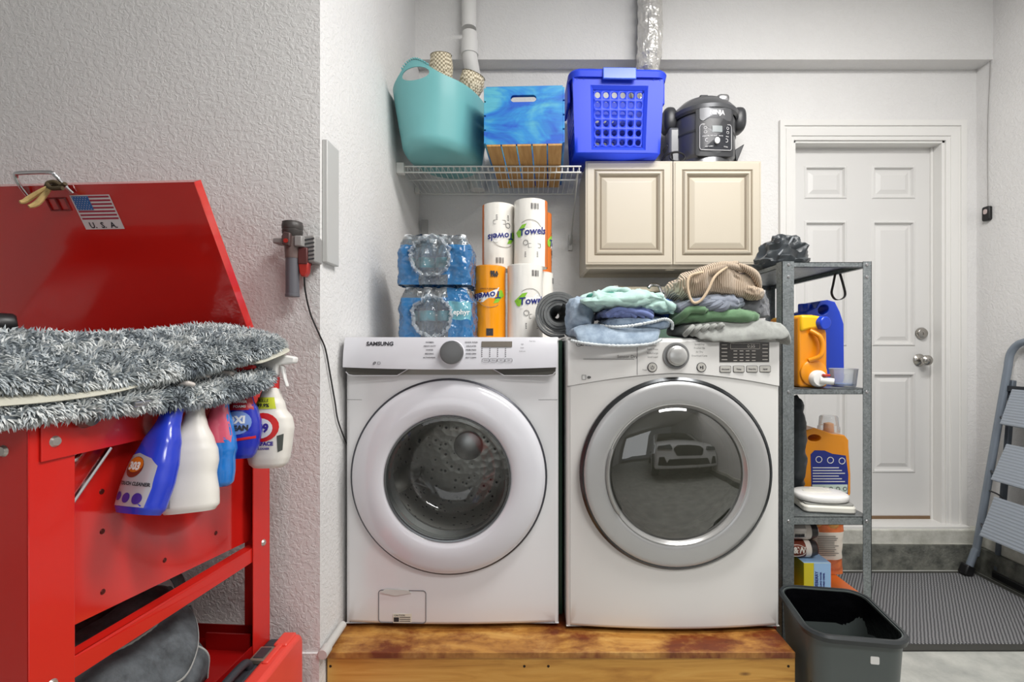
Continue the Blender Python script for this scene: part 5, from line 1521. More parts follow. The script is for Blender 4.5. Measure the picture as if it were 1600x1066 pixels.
# ------------------------------------------------------------------ floor mat by the door
MT = NT('woven_rubber_mat'); MT.p.inputs['Roughness'].default_value = .75
v = MT.coord((1, 1, 1), (0, 0, math.radians(38)))
wv = MT.n('ShaderNodeTexWave', Scale=27, Distortion=1.0); wv.inputs['Detail'].default_value = 1; MT.l(v, wv.inputs['Vector'])
v2 = MT.coord((1, 1, 1), (0, 0, math.radians(-34))); w2 = MT.n('ShaderNodeTexWave', Scale=27, Distortion=1.0); MT.l(v2, w2.inputs['Vector'])
mu = MT.n('ShaderNodeMath', operation='MULTIPLY'); MT.l(wv.outputs['Fac'], mu.inputs[0]); MT.l(w2.outputs['Fac'], mu.inputs[1])
MT.l(MT.ramp(mu.outputs[0], [(.08, lin((70, 71, 74))), (.5, lin((158, 158, 160)))]), MT.p.inputs['Base Color']); MT.bump(mu.outputs[0], .7, .004)
t = Thing('door_mat', 'grey woven rubber mat with a dark border on the floor by the door', 'mat', (1.75, 2.16, 0))
t.part('border', MB().box(1.22, 2.285, 1.845, 2.487, 0.0005, .009), mat('mat_border', (58, 58, 54), .8), bevel=.003, label='dark border')
t.part('woven_field', MB().box(1.255, 2.25, 1.878, 2.46, .004, .012), MT.m, bevel=.002)

# ------------------------------------------------------------------ folding step ladder against the right wall
LAD = mat('grey_powder_coat', (128, 138, 150), .38, .25)
t = Thing('step_ladder', 'grey folded step ladder leaning on the right wall', 'step ladder', (2.26, 2.25, 0))
foot = Vector((2.197, 2.44, .016)); bend = Vector((2.243, 2.43, .165)); up = Vector((2.338, 2.37, 1.06)); 
W_ = .46
b = MB(); path = [foot, bend, up] 
hoop = smoothpath([up, up + Vector((.008, -.005, .07)), up + Vector((.014, -.04, .118)), up + Vector((.018, -.10, .135))], 6)
far = [foot, foot.lerp(bend, .8)] + smoothpath([bend - Vector((.004, 0, .02)), bend + Vector((.004, 0, .03)), up], 6)
top_far = hoop[-1]; near_off = Vector((0, -W_, 0))
mir = lambda p: Vector((p.x, 2 * (foot.y - W_ / 2) - p.y - .0, p.z))
rail = far + hoop[1:] + [Vector((hoop[-1].x, mir(hoop[-1]).y, hoop[-1].z))] + [mir(p) for p in reversed(hoop[:-1])] + [mir(p) for p in reversed(far[:-1])]
b.tube(rail, .0165, 12); t.part('front_rail', b, LAD)
for p in (foot, mir(foot)):
    q = MB(); q.bar(p + Vector((-.008, 0, -.003)), p + Vector((.012, 0, .045)), .045, .045); t.part('rail_foot', q, BLACK, bevel=.006)
back = [Vector((2.315, 2.40, .05)), Vector((2.32, 2.40, .2)), Vector((2.352, 2.36, 1.0))]
for f_ in (lambda p: p, mir):
    q = MB(); q.bar(f_(back[0]), f_(back[2]), .022, .022); t.part('rear_leg', q, mat('grey_powder_dark', (98, 106, 116), .4, .3), bevel=.004)
q = MB(); q.bar(back[0] + Vector((-.006, .01, -.02)), mir(back[0]) + Vector((-.006, 0, -.02)), .03, .035); t.part('foot_bar', q, BLACK, bevel=.005)
def lerp(z): 
    k = (z - bend.z) / (up.z - bend.z); return bend.lerp(up, k)
TRD = mat('ribbed_tread_grey', (158, 166, 176), .45)
for (bl, tl) in ((((2.177, .248)), (2.25, .436)), ((2.232, .518), (2.308, .69)), ((2.276, .788), (2.335, .955))):
    q = MB(); y0_, y1_ = 2.335, 2.335 - W_ + .1
    d = Vector((tl[0] - bl[0], 0, tl[1] - bl[1])); L = d.length; d.normalize(); nrm = Vector((-d.z, 0, d.x))
    O = Vector((bl[0], 0, bl[1]))
    n = 13; prof = []
    for k in range(n):
        for a, h in ((.0, 0), (.5, .0022), (.55, 0)):
            prof.append(O + d * (L * (k + a) / n) + nrm * (.012 + h))
    prof += [O + d * L + nrm * .012, O + d * L - nrm * .012, O - nrm * .012]
    q.prism([(p.x, p.z) for p in prof], y1_, y0_, 'Y')
    st = t.part('step', q, TRD, smooth=0)
    zc = bl[1] + .03; r0_ = lerp(zc)
    for f_ in (lambda p: p, mir):
        q = MB(); q.tube([f_(r0_), f_(Vector((bl[0] + .012, y0_ - .01, zc + .0)))], .0055, 8); t.part('step_pivot', q, DGREY, sub_of=st)
q = MB(); a = lerp(.96); q.bar(a + Vector((0, -.005, 0)), a + Vector((.012, -.1, -.0)), .006, .028); t.part('hinge_plate', q, mat('hinge_dark', (54, 58, 64), .4, .5), bevel=.002)
q = MB(); q.tube(smoothpath([lerp(.45) + Vector((0, -.01, 0)), lerp(.45) + Vector((.01, -.07, -.02)), lerp(.40) + Vector((.02, -.085, -.06)), lerp(.32) + Vector((.02, -.08, -.02))], 5), .004, 8); t.part('locking_link', q, DGREY)

# ------------------------------------------------------------------ switch hanging on a wire on the right wall
t = Thing('wired_button', 'small black button box hanging on a thin wire on the right wall', 'switch', (RX - .012, 2.50, Z(333, 2.5)))
b = MB(); yb = RX / ((1545 - VX) / FPX); 
b.prism(rrect(.042, .075, .01, 4, yb, Z(334, yb)), RX - .018, RX, 'X'); bb = t.part('button_box', b, BLACK, bevel=.003)
b = MB(); b.prism(rrect(.02, .026, .008, 4, yb, Z(331, yb)), RX - .021, RX - .017, 'X'); t.part('push_button', b, mat('pale_button', (196, 178, 176), .4), sub_of=bb, bevel=.001)
b = MB(); b.tube(smoothpath([(RX - .004, yb, Z(322, yb)), (RX - .004, yb + .002, Z(200, yb)), (RX - .004, yb - .012, Z(100, yb)), (RX - .004, yb - .02, CE)], 6), .0018, 6); t.part('wire', b, mat('white_wire', (150, 148, 146), .5))
# ------------------------------------------------------------------ clothes on the dryer
TOP = ez1 + .003
def fabric(name, rgb, var=.12, weave=500, rough=.9, bump=.25, hi=None):
    t = NT(name); t.p.inputs['Roughness'].default_value = rough; t.p.inputs['Sheen Weight'].default_value = .25
    v = t.coord(); c = lin(rgb)
    f = t.noise(v, 26, 5, .65)
    h = lin(hi) if hi else tuple(min(1, x * (1 + var)) for x in c)
    t.l(t.ramp(f, [(.3, tuple(x * (1 - var) for x in c)), (.7, h)]), t.p.inputs['Base Color'])
    t.bump(t.noise(v, weave, 2, .5), bump, .0012)
    return t.m
DENIM = fabric('light_denim', (128, 148, 170), .22, 420, hi=(166, 182, 198)); DENIM2 = fabric('washed_denim', (104, 126, 154), .28, 420, hi=(156, 174, 194)); HEMC = fabric('frayed_hem', (200, 206, 208), .25, 200)
MINT = fabric('mint_jersey', (172, 204, 196), .12); INDIGO = fabric('periwinkle_cotton', (104, 118, 168), .2); TEALF = fabric('teal_lining', (58, 138, 122), .12)
HEATHER = fabric('heather_grey', (150, 152, 148), .22, 200); MOSS = fabric('moss_green', (94, 128, 94), .18); SLATE = fabric('slate_jersey', (118, 124, 136), .15); CHARC = fabric('charcoal_jersey', (92, 94, 98), .15)
COBF = fabric('cobalt_cotton', (38, 84, 170), .15)
def knit():
    t = NT('beige_rib_knit'); t.p.inputs['Roughness'].default_value = .95; t.p.inputs['Sheen Weight'].default_value = .3
    v = t.coord((1, 1, 1), (0, 0, 0)); w = t.n('ShaderNodeTexWave', Scale=58, Distortion=.7); w.inputs['Detail'].default_value = 1; w.inputs['Detail Scale'].default_value = .6; t.l(v, w.inputs['Vector'])
    t.l(t.ramp(w.outputs['Fac'], [(.1, lin((150, 128, 106))), (.6, lin((204, 184, 160)))]), t.p.inputs['Base Color'])
    t.bump(w.outputs['Fac'], .7, .004)
    return t.m
KNIT = knit()
def fold(b, c, d, seed, mi=0, e1=.62, e2=.42, rot=0, wr=.006, fr=16, und=.006, st=(1, 1, 1), droop=None, nu=150, nv=64, tilt=0):
    """one folded layer of cloth: a soft slab with rounded edges, waves and creases"""
    def fn(p):
        n = Vector((p.x / d[0] ** 2, p.y / d[1] ** 2, p.z / d[2] ** 2)); n.normalize()
        q = Vector((p.x * st[0] + seed * 1.37, p.y * st[1] + seed * .71, p.z * st[2]))
        a = noise.noise(q * fr); e = noise.noise(q * fr * 2.3 + Vector((7, 1, 3)))
        g = noise.noise(q * fr * 4.7 + Vector((2, 8, 5)))
        dd = wr * ((1 - abs(a) * 2.4) * .75 + (1 - abs(e) * 2.2) * .48 + (1 - abs(g) * 2.2) * .22 - .58)
        z = p.z + und * noise.noise(Vector((p.x * 7 + seed, p.y * 7, seed * 3))) * 1.6 * (.3 + .7 * (p.z > -d[2] * .6)) + tilt * p.x
        return Vector((p.x, p.y, z)) + n * dd
    m = MB(); m.blob((0, 0, 0), d, e1, e2, nu, nv, fn)
    R_ = Matrix.Rotation(rot, 4, 'Z')
    m.warp(lambda p: (R_ @ p) + Vector(c))
    if droop: m.warp(droop)
    b.merge(m, None, mi)
floor_at = lambda z0: (lambda p: Vector((p.x, p.y, max(p.z, z0))))
def over_edges(z0, yf=1.487, xr=.776):
    def f(p):
        z = max(p.z, z0)
        if p.y < yf + .006: z = p.z - min(.055, (yf + .006 - p.y) * 1.25) - .004
        if p.x > xr: z = min(z, p.z - min(.07, (p.x - xr) * .95))
        return Vector((p.x, p.y, z))
    return f
t = Thing('folded_jeans', 'light blue jeans at the bottom of the left clothes pile, hem over the edge', 'jeans', (.26, 1.62, TOP))
b = MB(); fold(b, (.262, 1.62, TOP + .020), (.142, .155, .021), 1, 0, .55, .35, .03, .004, 20, .004, droop=over_edges(TOP + .0005)); t.part('lower_fold', b, DENIM)
b = MB(); fold(b, (.165, 1.64, TOP + .075), (.045, .12, .062), 2, 0, .7, .6, -.12, .008, 14, .008, droop=floor_at(TOP + .02)); t.part('waistband_fold', b, DENIM)
b = MB(); fold(b, (.334, 1.60, TOP + .046), (.108, .115, .019), 3, 0, .5, .45, -.05, .006, 18, .008, droop=floor_at(TOP + .02)); t.part('leg_fold', b, DENIM2)
def rope(pts, r, seed):
    P = smoothpath(pts, 14); return P, [r * .72 * (1 + .22 * math.sin(k * 2.3) + .25 * noise.noise(Vector((k * .7, seed, 0)))) for k in range(len(P))]
yh = 1.452
b = MB(); P, R_ = rope([(.122, 1.475, TOP - .010), (.16, yh + .004, TOP - .018), (.22, yh, TOP - .0245), (.29, yh, TOP - .026), (.36, yh + .003, TOP - .020), (.397, yh + .02, TOP - .006)], .0062, 1); b.tube(P, R_, 8); t.part('hem', b, HEMC, label='pale frayed hem')
b = MB(); P, R_ = rope([(.215, 1.505, TOP + .037), (.26, 1.484, TOP + .032), (.31, 1.480, TOP + .036), (.37, 1.478, TOP + .047), (.41, 1.482, TOP + .056), (.437, 1.50, TOP + .046), (.44, 1.51, TOP + .025)], .0062, 2); b.tube(P, R_, 8); t.part('hem', b, HEMC, label='pale frayed hem')
b = MB(); fold(b, (.30, 1.585, TOP + .077), (.088, .10, .017), 5, 0, .62, .5, .1, .008, 22, .006, (1, .5, 2), droop=floor_at(TOP + .055))
for k in range(3):
    b.tube(smoothpath([(.23 + .03 * k, 1.492 + .006 * k, TOP + .066), (.265 + .03 * k, 1.486, TOP + .086 - .004 * k), (.30 + .028 * k, 1.488, TOP + .08 - .004 * k), (.325 + .025 * k, 1.496, TOP + .062)], 8), [.004] + [.0085] * 23 + [.004], 10)
solo('folded_shorts', b, INDIGO, 'periwinkle blue shorts folded between the jeans and the mint shirt', 'shorts', (.30, 1.6, TOP + .05))
t = Thing('mint_shirt', 'crumpled mint green shirt on top of the left clothes pile', 'shirt', (.30, 1.62, TOP + .09))
b = MB(); fold(b, (.300, 1.605, TOP + .116), (.135, .135, .030), 8, 0, .75, .55, .0, .016, 9, .016, (1, .6, 1.2), droop=floor_at(TOP + .083))
fold(b, (.385, 1.575, TOP + .108), (.075, .08, .024), 9, 0, .8, .7, .35, .014, 15, .012, droop=floor_at(TOP + .075)); t.part('shirt_body', b, MINT)
b = MB(); fold(b, (.235, 1.52, TOP + .128), (.06, .03, .011), 10, 0, .8, .8, -.15, .004, 14, .004, nu=48, nv=20); t.part('turned_lining', b, TEALF, label='darker green turned-out lining')
b = MB(); fold(b, (.27, 1.505, TOP + .112), (.115, .035, .018), 18, 0, .85, .6, .03, .008, 18, .012, (1, 1, 2), nu=70, nv=26)
for k, (a_, c_) in enumerate((((.21, 1.50, .136), (.29, 1.53, .152)), ((.28, 1.515, .148), (.33, 1.50, .124)), ((.32, 1.505, .118), (.40, 1.50, .128)), ((.39, 1.50, .126), (.44, 1.505, .092)))):
    p0, p1 = Vector(a_), Vector(c_); P = smoothpath([(p0.x, p0.y + .01, TOP + p0.z - .012), (p0.x, p0.y, TOP + p0.z), (*(p0.lerp(p1, .5)).to_2d(), TOP + (p0.z + p1.z) / 2 + .006), (p1.x, p1.y, TOP + p1.z), (p1.x, p1.y + .012, TOP + p1.z - .012)], 8)
    b.tube(P, [.009 + .003 * math.sin(i * .5 + k) for i in range(len(P))], 10)
t.part('front_folds', b, MINT)
# right pile
t = Thing('grey_tee', 'heather grey T-shirt at the bottom of the right pile, hanging over the dryer corner', 'T-shirt', (.63, 1.62, TOP))
b = MB(); fold(b, (.645, 1.605, TOP + .026), (.172, .132, .026), 21, 0, .6, .4, .02, .006, 10, .006, droop=over_edges(TOP + .0005)); t.part('shirt_body', b, HEATHER)
b = MB()
for k in range(5): b.tube(smoothpath([(.475 + .022 * k, 1.50, TOP + .006), (.482 + .024 * k, 1.478, TOP + .02 + .004 * k), (.50 + .022 * k, 1.485, TOP + .036)], 6), [.003] + [.008] * 11 + [.004], 8)
t.part('gathered_folds', b, HEATHER)
b = MB(); fold(b, (.585, 1.605, TOP + .066), (.135, .125, .024), 23, 0, .65, .45, -.03, .008, 12, .006, droop=floor_at(TOP + .036))
b.tube(smoothpath([(.452, 1.54, TOP + .05), (.47, 1.49, TOP + .07), (.49, 1.482, TOP + .085), (.54, 1.478, TOP + .082)], 8), [.004] + [.012] * 22 + [.006] * 2, 10)
solo('green_shirt', b, MOSS, 'moss green shirt folded above the heather grey T-shirt', 'shirt', (.585, 1.6, TOP + .04))
b = MB(); fold(b, (.56, 1.60, TOP + .103), (.115, .12, .027), 25, 0, .7, .5, .06, .014, 13, .010, (1, .6, 1.6), tilt=.06, droop=floor_at(TOP + .076)); 
for k in range(4): b.tube(smoothpath([(.46 + .03 * k, 1.50, TOP + .085), (.50 + .03 * k, 1.482, TOP + .108 - .006 * k), (.545 + .02 * k, 1.488, TOP + .11)], 6), [.004] + [.011] * 11 + [.005], 8)
solo('slate_shirt', b, SLATE, 'slate grey shirt bunched between the green shirt and the beige sweater', 'shirt', (.56, 1.6, TOP + .08))
b = MB(); fold(b, (.70, 1.62, TOP + .092), (.068, .105, .052), 27, 0, .8, .6, 0, .014, 14, .01, droop=floor_at(TOP + .064)); solo('charcoal_shirt', b, CHARC, 'dark charcoal garment bunched at the right end of the right pile', 'shirt', (.70, 1.62, TOP + .06))
b = MB(); fold(b, (.452, 1.66, TOP + .085), (.032, .09, .044), 29, 0, .8, .6, 0, .01, 16, .006, droop=floor_at(TOP + .003)); solo('blue_garment', b, COBF, 'cobalt blue garment showing in the gap between the two clothes piles', 'garment', (.452, 1.66, TOP))
t = Thing('knit_sweater', 'beige rib-knit sweater with a drawstring on top of the right pile', 'sweater', (.59, 1.62, TOP + .12))
def hood(p):
    x = p.x - .585
    return Vector((p.x, p.y, max(TOP + .108, p.z + .045 * math.exp(-(x / .06) ** 2) * (1 if p.z > TOP + .15 else .2))))
b = MB(); fold(b, (.588, 1.60, TOP + .165), (.125, .115, .046), 31, 0, .8, .55, .0, .016, 8, .012, (1, .7, 1), droop=hood, nu=140, nv=60); t.part('sweater_body', b, KNIT)
b = MB(); fold(b, (.672, 1.535, TOP + .150), (.058, .05, .026), 33, 0, .8, .7, -.35, .008, 16, .004, tilt=-.25); t.part('sleeve', b, KNIT)
b = MB()
for (p0, p1, p2) in (((.475, 1.505, .150), (.56, 1.482, .205), (.64, 1.492, .232)), ((.50, 1.492, .185), (.59, 1.485, .222), (.68, 1.50, .205)), ((.64, 1.488, .225), (.69, 1.488, .195), (.713, 1.50, .15))):
    P = smoothpath([(a, y + .006, TOP + z) for a, y, z in (p0, p1, p2)], 14); b.tube(P, [.006 + .007 * math.sin(PI * i / (len(P) - 1)) for i in range(len(P))], 12)
t.part('hood_edge', b, KNIT)
CORD = fabric('beige_cord', (200, 178, 150), .1)
b = MB(); b.tube(smoothpath([(.60, 1.482, TOP + .215), (.56, 1.472, TOP + .185), (.535, 1.466, TOP + .14), (.515, 1.466, TOP + .112), (.495, 1.47, TOP + .105), (.483, 1.474, TOP + .125), (.478, 1.478, TOP + .165), (.49, 1.482, TOP + .19), (.53, 1.484, TOP + .20)], 8), .0042, 8); t.part('drawstring', b, CORD)

# ------------------------------------------------------------------ red parts washer on the left
PW0, PWA = Vector((-.75, .72, 0)), -math.radians(3.8)
t = Thing('parts_washer', 'red steel parts washer on angle-iron legs with its lid propped open', 'parts washer', tuple(PW0), rot=(0, 0, PWA), world=False)
PWM = Matrix.Translation(PW0) @ Matrix.Rotation(PWA, 4, 'Z'); PWI = PWM.inverted()
BOLT = mat('zinc_bolt', (204, 198, 190), .3, .8)
LW, LD = -.88, .595
def leg(x0, y0, sx, sy, bolts):
    b = MB()
    b.box(min(x0, x0 + sx * .003), max(x0, x0 + sx * .003), min(y0, y0 + sy * .07), max(y0, y0 + sy * .07), 0, 1.068)
    b.box(min(x0, x0 + sx * .07), max(x0, x0 + sx * .07), min(y0, y0 + sy * .003), max(y0, y0 + sy * .003), 0, 1.068)
    lg = t.part('leg', b, REDM, smooth=0, bevel=.0012)
    for ax, p in bolts:
        m = MB(); m.lathe([(0, .004), (.0065, .0035), (.009, 0)], (0, 0, 0), ax, 18)
        if ax == 'Y': m.warp(lambda q: (q.x, -q.y, q.z))
        m.warp(lambda q: q + Vector(p)); t.part('bolt', m, BOLT, sub_of=lg)
leg(0, 0, -1, 1, [('Y', (-.04, 0, 1.05)), ('Y', (-.04, 0, 1.012)), ('X', (.0034, .036, 1.02)), ('X', (0, .034, .64))])
leg(0, LD, -1, -1, [('X', (0, LD - .028, .645)), ('X', (.0034, LD - .03, 1.02))])
leg(LW, 0, 1, 1, []); leg(LW, LD, 1, -1, [])
b = MB()
b.prism([(.016, .992), (LD - .012, .992), (LD - .012, 1.072), (.044, 1.072), (.016, 1.048)], .0004, .0034, 'X'); t.part('side_rail', b, REDM, smooth=0, bevel=.001)
b = MB(); b.prism([(.03, .625), (LD - .04, .610), (LD - .04, .646), (.03, .661)], -.010, -.004, 'X'); b.prism([(.03, .655), (LD - .04, .640), (LD - .04, .646), (.03, .661)], -.03, -.004, 'X'); t.part('side_rail', b, REDM, smooth=0, bevel=.001)
# tub: hollow box with sloping floor and an inner tray
def tubp(x0, x1, y0, y1, ztop, zf, zb_):
    return [(x0, y0, zf), (x1, y0, zf), (x1, y1, zb_), (x0, y1, zb_), (x0, y0, ztop), (x1, y0, ztop), (x1, y1, ztop), (x0, y1, ztop)]
b = MB()
o_, i_ = tubp(LW + .03, -.03, .035, LD - .035, 1.07, .702, .655), tubp(LW + .034, -.034, .039, LD - .039, 1.07, .99, .99)
b.add(o_, [(0, 1, 2, 3), (0, 1, 5, 4), (1, 2, 6, 5), (2, 3, 7, 6), (3, 0, 4, 7)]); b.add(i_, [(0, 1, 2, 3), (0, 1, 5, 4), (1, 2, 6, 5), (2, 3, 7, 6), (3, 0, 4, 7)])
b.add(o_[4:] + i_[4:], [(k, (k + 1) % 4, 4 + (k + 1) % 4, 4 + k) for k in range(4)])
tb = t.part('wash_tub', b, RED, smooth=0, weld=1e-5)
RIV = mat('dark_rivet', (96, 30, 26), .4, .5)
for y, z in ((.146, .836), (.282, .724), (.147, .727), (.43, .723), (.145, .908), (.30, .86)): t.part('rivet', MB().lathe([(0, .002), (.004, .0015), (.005, 0)], (-.03, y, z), 'X', 12), RIV, sub_of=tb)
b = MB(); b.box(LW + .02, 0.0, -.0, .03, 1.068, 1.074); b.box(LW + .02, -.0, LD - .045, LD, 1.068, 1.074); b.box(-.04, 0, 0, LD, 1.068, 1.074); t.part('rim', b, REDM, smooth=0, bevel=.001)
b = MB(); b.tube([(-.014, .144, .987), (-.014, .05, .88)], .0045, 8); t.part('brace_rod', b, CHROME)
b = MB(); b.tube([(-.018, .095, .987), (-.018, .03, .93)], .004, 8); t.part('brace_rod', b, CHROME)
# lower shelf
b = MB(); zs = .372
b.box(LW + .004, -.004, .004, LD - .004, zs - .003, zs)
b.box(-.0065, -.0035, .004, LD - .03, zs - .003, .394); b.box(LW + .004, -.004, LD - .007, LD - .004, zs - .003, .41); b.box(LW + .004, -.004, .004, .007, zs - .003, .394)
b.box(-.14, -.02, LD - .055, LD - .05, zs, .415)
t.part('lower_shelf', b, mat('dark_red_enamel', (150, 14, 14), .3, coat=.3), smooth=0)
# lid
hy, hz, LL = .575, 1.085, .505
lv = Vector((0, -.498, .867)); ln = Vector((0, .867, .498))
def lp(x, s_, o=0): return Vector((x, hy, hz)) + lv * s_ + ln * o
b = MB()
def slab(x0, x1, s0, s1, o0, o1, mi=0):
    b.add([lp(x, s_, o) for x in (x0, x1) for s_ in (s0, s1) for o in (o0, o1)], [(0, 1, 3, 2), (4, 6, 7, 5), (0, 4, 5, 1), (2, 3, 7, 6), (0, 2, 6, 4), (1, 5, 7, 3)], mi)
slab(LW, 0, 0, LL, 0, .004); slab(-.003, 0, 0, LL, 0, .024); slab(LW, LW + .003, 0, LL, 0, .024); slab(LW, 0, LL - .003, LL, 0, .024)
lid = t.part('lid', b, RED, smooth=0, bevel=.001, label='glossy red lid propped open')
n_w = PWM.to_3x3() @ ln; P0w = PWM @ lp(0, 0)
def lidpt(px, py, o=0):                                # where a line of sight meets the lid, in the washer's own axes
    d = Vector(((px - VX) / FPX, 1, -(py - VY) / FPX)); O = Vector((0, 0, EYE))
    k = (P0w - O).dot(n_w) / d.dot(n_w); return (PWI @ (O + d * k)) - ln * o
A, B_, C_, D_ = lidpt(110, 305), lidpt(175, 305), lidpt(192, 357.5), lidpt(133, 357.5)
sx0, sx1 = (A.x + D_.x) / 2, (B_.x + C_.x) / 2
s0, s1 = (A - lp(0, 0)).dot(lv), (C_ - lp(0, 0)).dot(lv)
def st(u, v, o=.0006): return lp(sx0 + (sx1 - sx0) * u, s1 + (s0 - s1) * v, -o)
def quad(b, u0, u1, v0, v1, o, mi=0): b.add([st(u0, v0, o), st(u1, v0, o), st(u1, v1, o), st(u0, v1, o)], [(0, 1, 2, 3)], mi)
FLW = mat('sticker_white', (226, 220, 220), .4); FLR = mat('sticker_red', (166, 40, 66), .4); FLB = mat('sticker_blue', (40, 104, 172), .4)
b = MB(); quad(b, 0, 1, 0, 1, .0008); sk = t.part('flag_sticker', b, FLW, sub_of=lid, smooth=0)
b = MB()
for k in range(7): 
    v1 = .97 - k * .104
    quad(b, .04 if k > 3 else .45, .97, v1 - .05, v1, .0012)
sr = t.part('flag_stripes', b, FLR, sub_of=lid, smooth=0)
b = MB(); quad(b, .04, .45, .57, .97, .0014); t.part('flag_canton', b, FLB, sub_of=lid, smooth=0)
b = MB()
for r_ in range(7):
    for c_ in range(6 - r_ % 2):
        u, v = .07 + c_ * .066 + (r_ % 2) * .033, .60 + r_ * .056
        pts = [st(u + (.016 if k % 2 == 0 else .007) * math.cos(PI / 2 + k * PI / 5), v + (.016 if k % 2 == 0 else .007) * math.sin(PI / 2 + k * PI / 5), .0018) for k in range(10)]
        b.add(pts, [tuple(range(10))])
t.part('flag_stars', b, FLW, sub_of=lid, smooth=0)
b = MB()
sw, shh = sx1 - sx0, s0 - s1
b.text('U.  S.  A.', .0185, Matrix.Identity(4), 0, 'CENTER', .0004, lambda p: st(.5 + p.x / sw, .115 + p.y / shh, .0014), 1.0); t.part('sticker_lettering', b, INK, sub_of=lid, smooth=0)
b = MB()
q0 = lidpt(72, 310); q1 = lidpt(112, 328)
xa_, xb_, sa, sb = q0.x, q1.x, (q0 - lp(0, 0)).dot(lv), (q1 - lp(0, 0)).dot(lv)
for k in range(2):
    x0 = xa_ + (xb_ - xa_) * (.02 + .5 * k); x1 = x0 + (xb_ - xa_) * .46
    P = [lp(x0, sa, -.001), lp(x1, sa, -.001), lp(x1, sb, -.001), lp(x0, sb, -.001)]; b.tube(P, .0028, 5, True)
t.part('lid_slot', b, mat('deep_red', (120, 8, 10), .3), sub_of=lid)
h0, h1 = lidpt(44, 293), lidpt(107, 293)
b = MB(); b.tube(smoothpath([lp(h0.x - .004, LL - .02, -.006), lp(h0.x - .003, LL + .006, -.012), lp(h0.x, LL + .024, -.012), lp(h0.x + .012, LL + .029, -.012), lp(h1.x - .014, LL + .029, -.012), lp(h1.x - .004, LL + .022, -.012), lp(h1.x + .002, LL + .004, -.010), lp(h1.x + .008, LL - .016, -.004)], 6), .0042, 10)
t.part('lid_handle', b, CHROME, sub_of=lid, label='chrome lid handle')
# hanging rod along the right end
b = MB(); b.tube([(.052, .12, 1.068), (.062, LD - .08, 1.068)], .006, 10)
for y in (.14, LD - .10): b.bar((-.004, y, 1.062), (.056, y, 1.062), .014, .005)
t.part('hanging_rod', b, STEEL, smooth=40)
b = MB(); b.lathe([(0, 0), (.014, .002), (.018, .01), (.014, .022), (0, .026)], (0, 0, 0), 'X', 20); b.warp(lambda p: p + Vector((.003, .075, 1.052))); t.part('latch_knob', b, mat('dull_pewter', (112, 106, 104), .35, .7))

# twine tied to the handle
TW = mat('raffia_twine', (206, 176, 116), .8, var=.2, vscale=60)
hc = PWM @ lp((h0.x + h1.x) / 2, LL + .004, -.02)
tw = Thing('twine', 'beige twine tied to the chrome handle of the red lid', 'twine', tuple(hc))
w_ = lambda px, py, D: Vector(W(px, py, D))
D0 = 1.045
b = MB()
for pts in (([(70, 296), (85, 290), (92, 288), (84, 284), (74, 287), (80, 294), (98, 294)]), ([(72, 290), (84, 295), (96, 291), (102, 287)])): b.tube(smoothpath([w_(x, y, D0 - .004 * i) for i, (x, y) in enumerate(pts)], 6), .0042, 8)
tw.part('knot', b, mat('dark_cord', (74, 62, 40), .8))
b = MB()
for pts in ([(78, 291), (62, 300), (46, 310), (38, 315), (31, 316)], [(80, 292), (70, 304), (60, 316), (52, 321), (45, 323)]):
    P = smoothpath([w_(x, y, D0 - .006 * i) for i, (x, y) in enumerate(pts)], 6); b.tube(P, [.0035 + .0022 * math.sin(PI * i / (len(P) - 1)) for i in range(len(P))], 8)
tw.part('tails', b, TW)

# round gauge on a pipe at the tub edge
g = w_(17, 503, .93)
t2 = Thing('dial_gauge', 'black round dial gauge on a metal fitting beside the red lid', 'gauge', (g.x, g.y, 1.0))
b = MB(); a = g + Vector((-.01, -.02, -.006)); d = Vector((.62, .72, .10)).normalized(); q_ = d.to_track_quat('Y', 'Z').to_matrix().to_4x4()
m = MB(); m.lathe([(.0, .03), (.015, .03), (.019, .026), (.023, .0), (.0225, -.004), (.019, -.005), (.0185, .0), (0, .001)], (0, 0, 0), 'Y', 32); m.warp(lambda p: a + (q_ @ p).to_3d()); t2.part('gauge_body', m, BLACK)
m = MB(); m.lathe([(0, -.0006), (.0185, -.0006), (.0185, .0005)], (0, 0, 0), 'Y', 28); m.warp(lambda p: a + (q_ @ p).to_3d()); dl = t2.part('dial', m, mat('dial_pale_green', (176, 196, 178), .3))
m = MB(); m.bar((-.003, -.0012, -.004), (.008, -.0012, .011), .0016, .0006)
for k in range(8): an = k * PI / 4; m.bar((.013 * math.cos(an), -.0012, .013 * math.sin(an)), (.0165 * math.cos(an), -.0012, .0165 * math.sin(an)), .0014, .0006)
m.warp(lambda p: a + (q_ @ p).to_3d()); t2.part('needle', m, INK, sub_of=dl)
m = MB(); m.cyl(a + d * .02 + Vector((0, 0, -.018)), (a + d * .02 + Vector((0.004, 0, 0))).xy.to_3d() + Vector((0, 0, .993)), .009, n=14); m.cyl(a + d * .03 + Vector((.0, 0, -.03)), a + d * .03 + Vector((.02, .02, -.034)), .011, n=6); t2.part('fitting', m, STEEL)

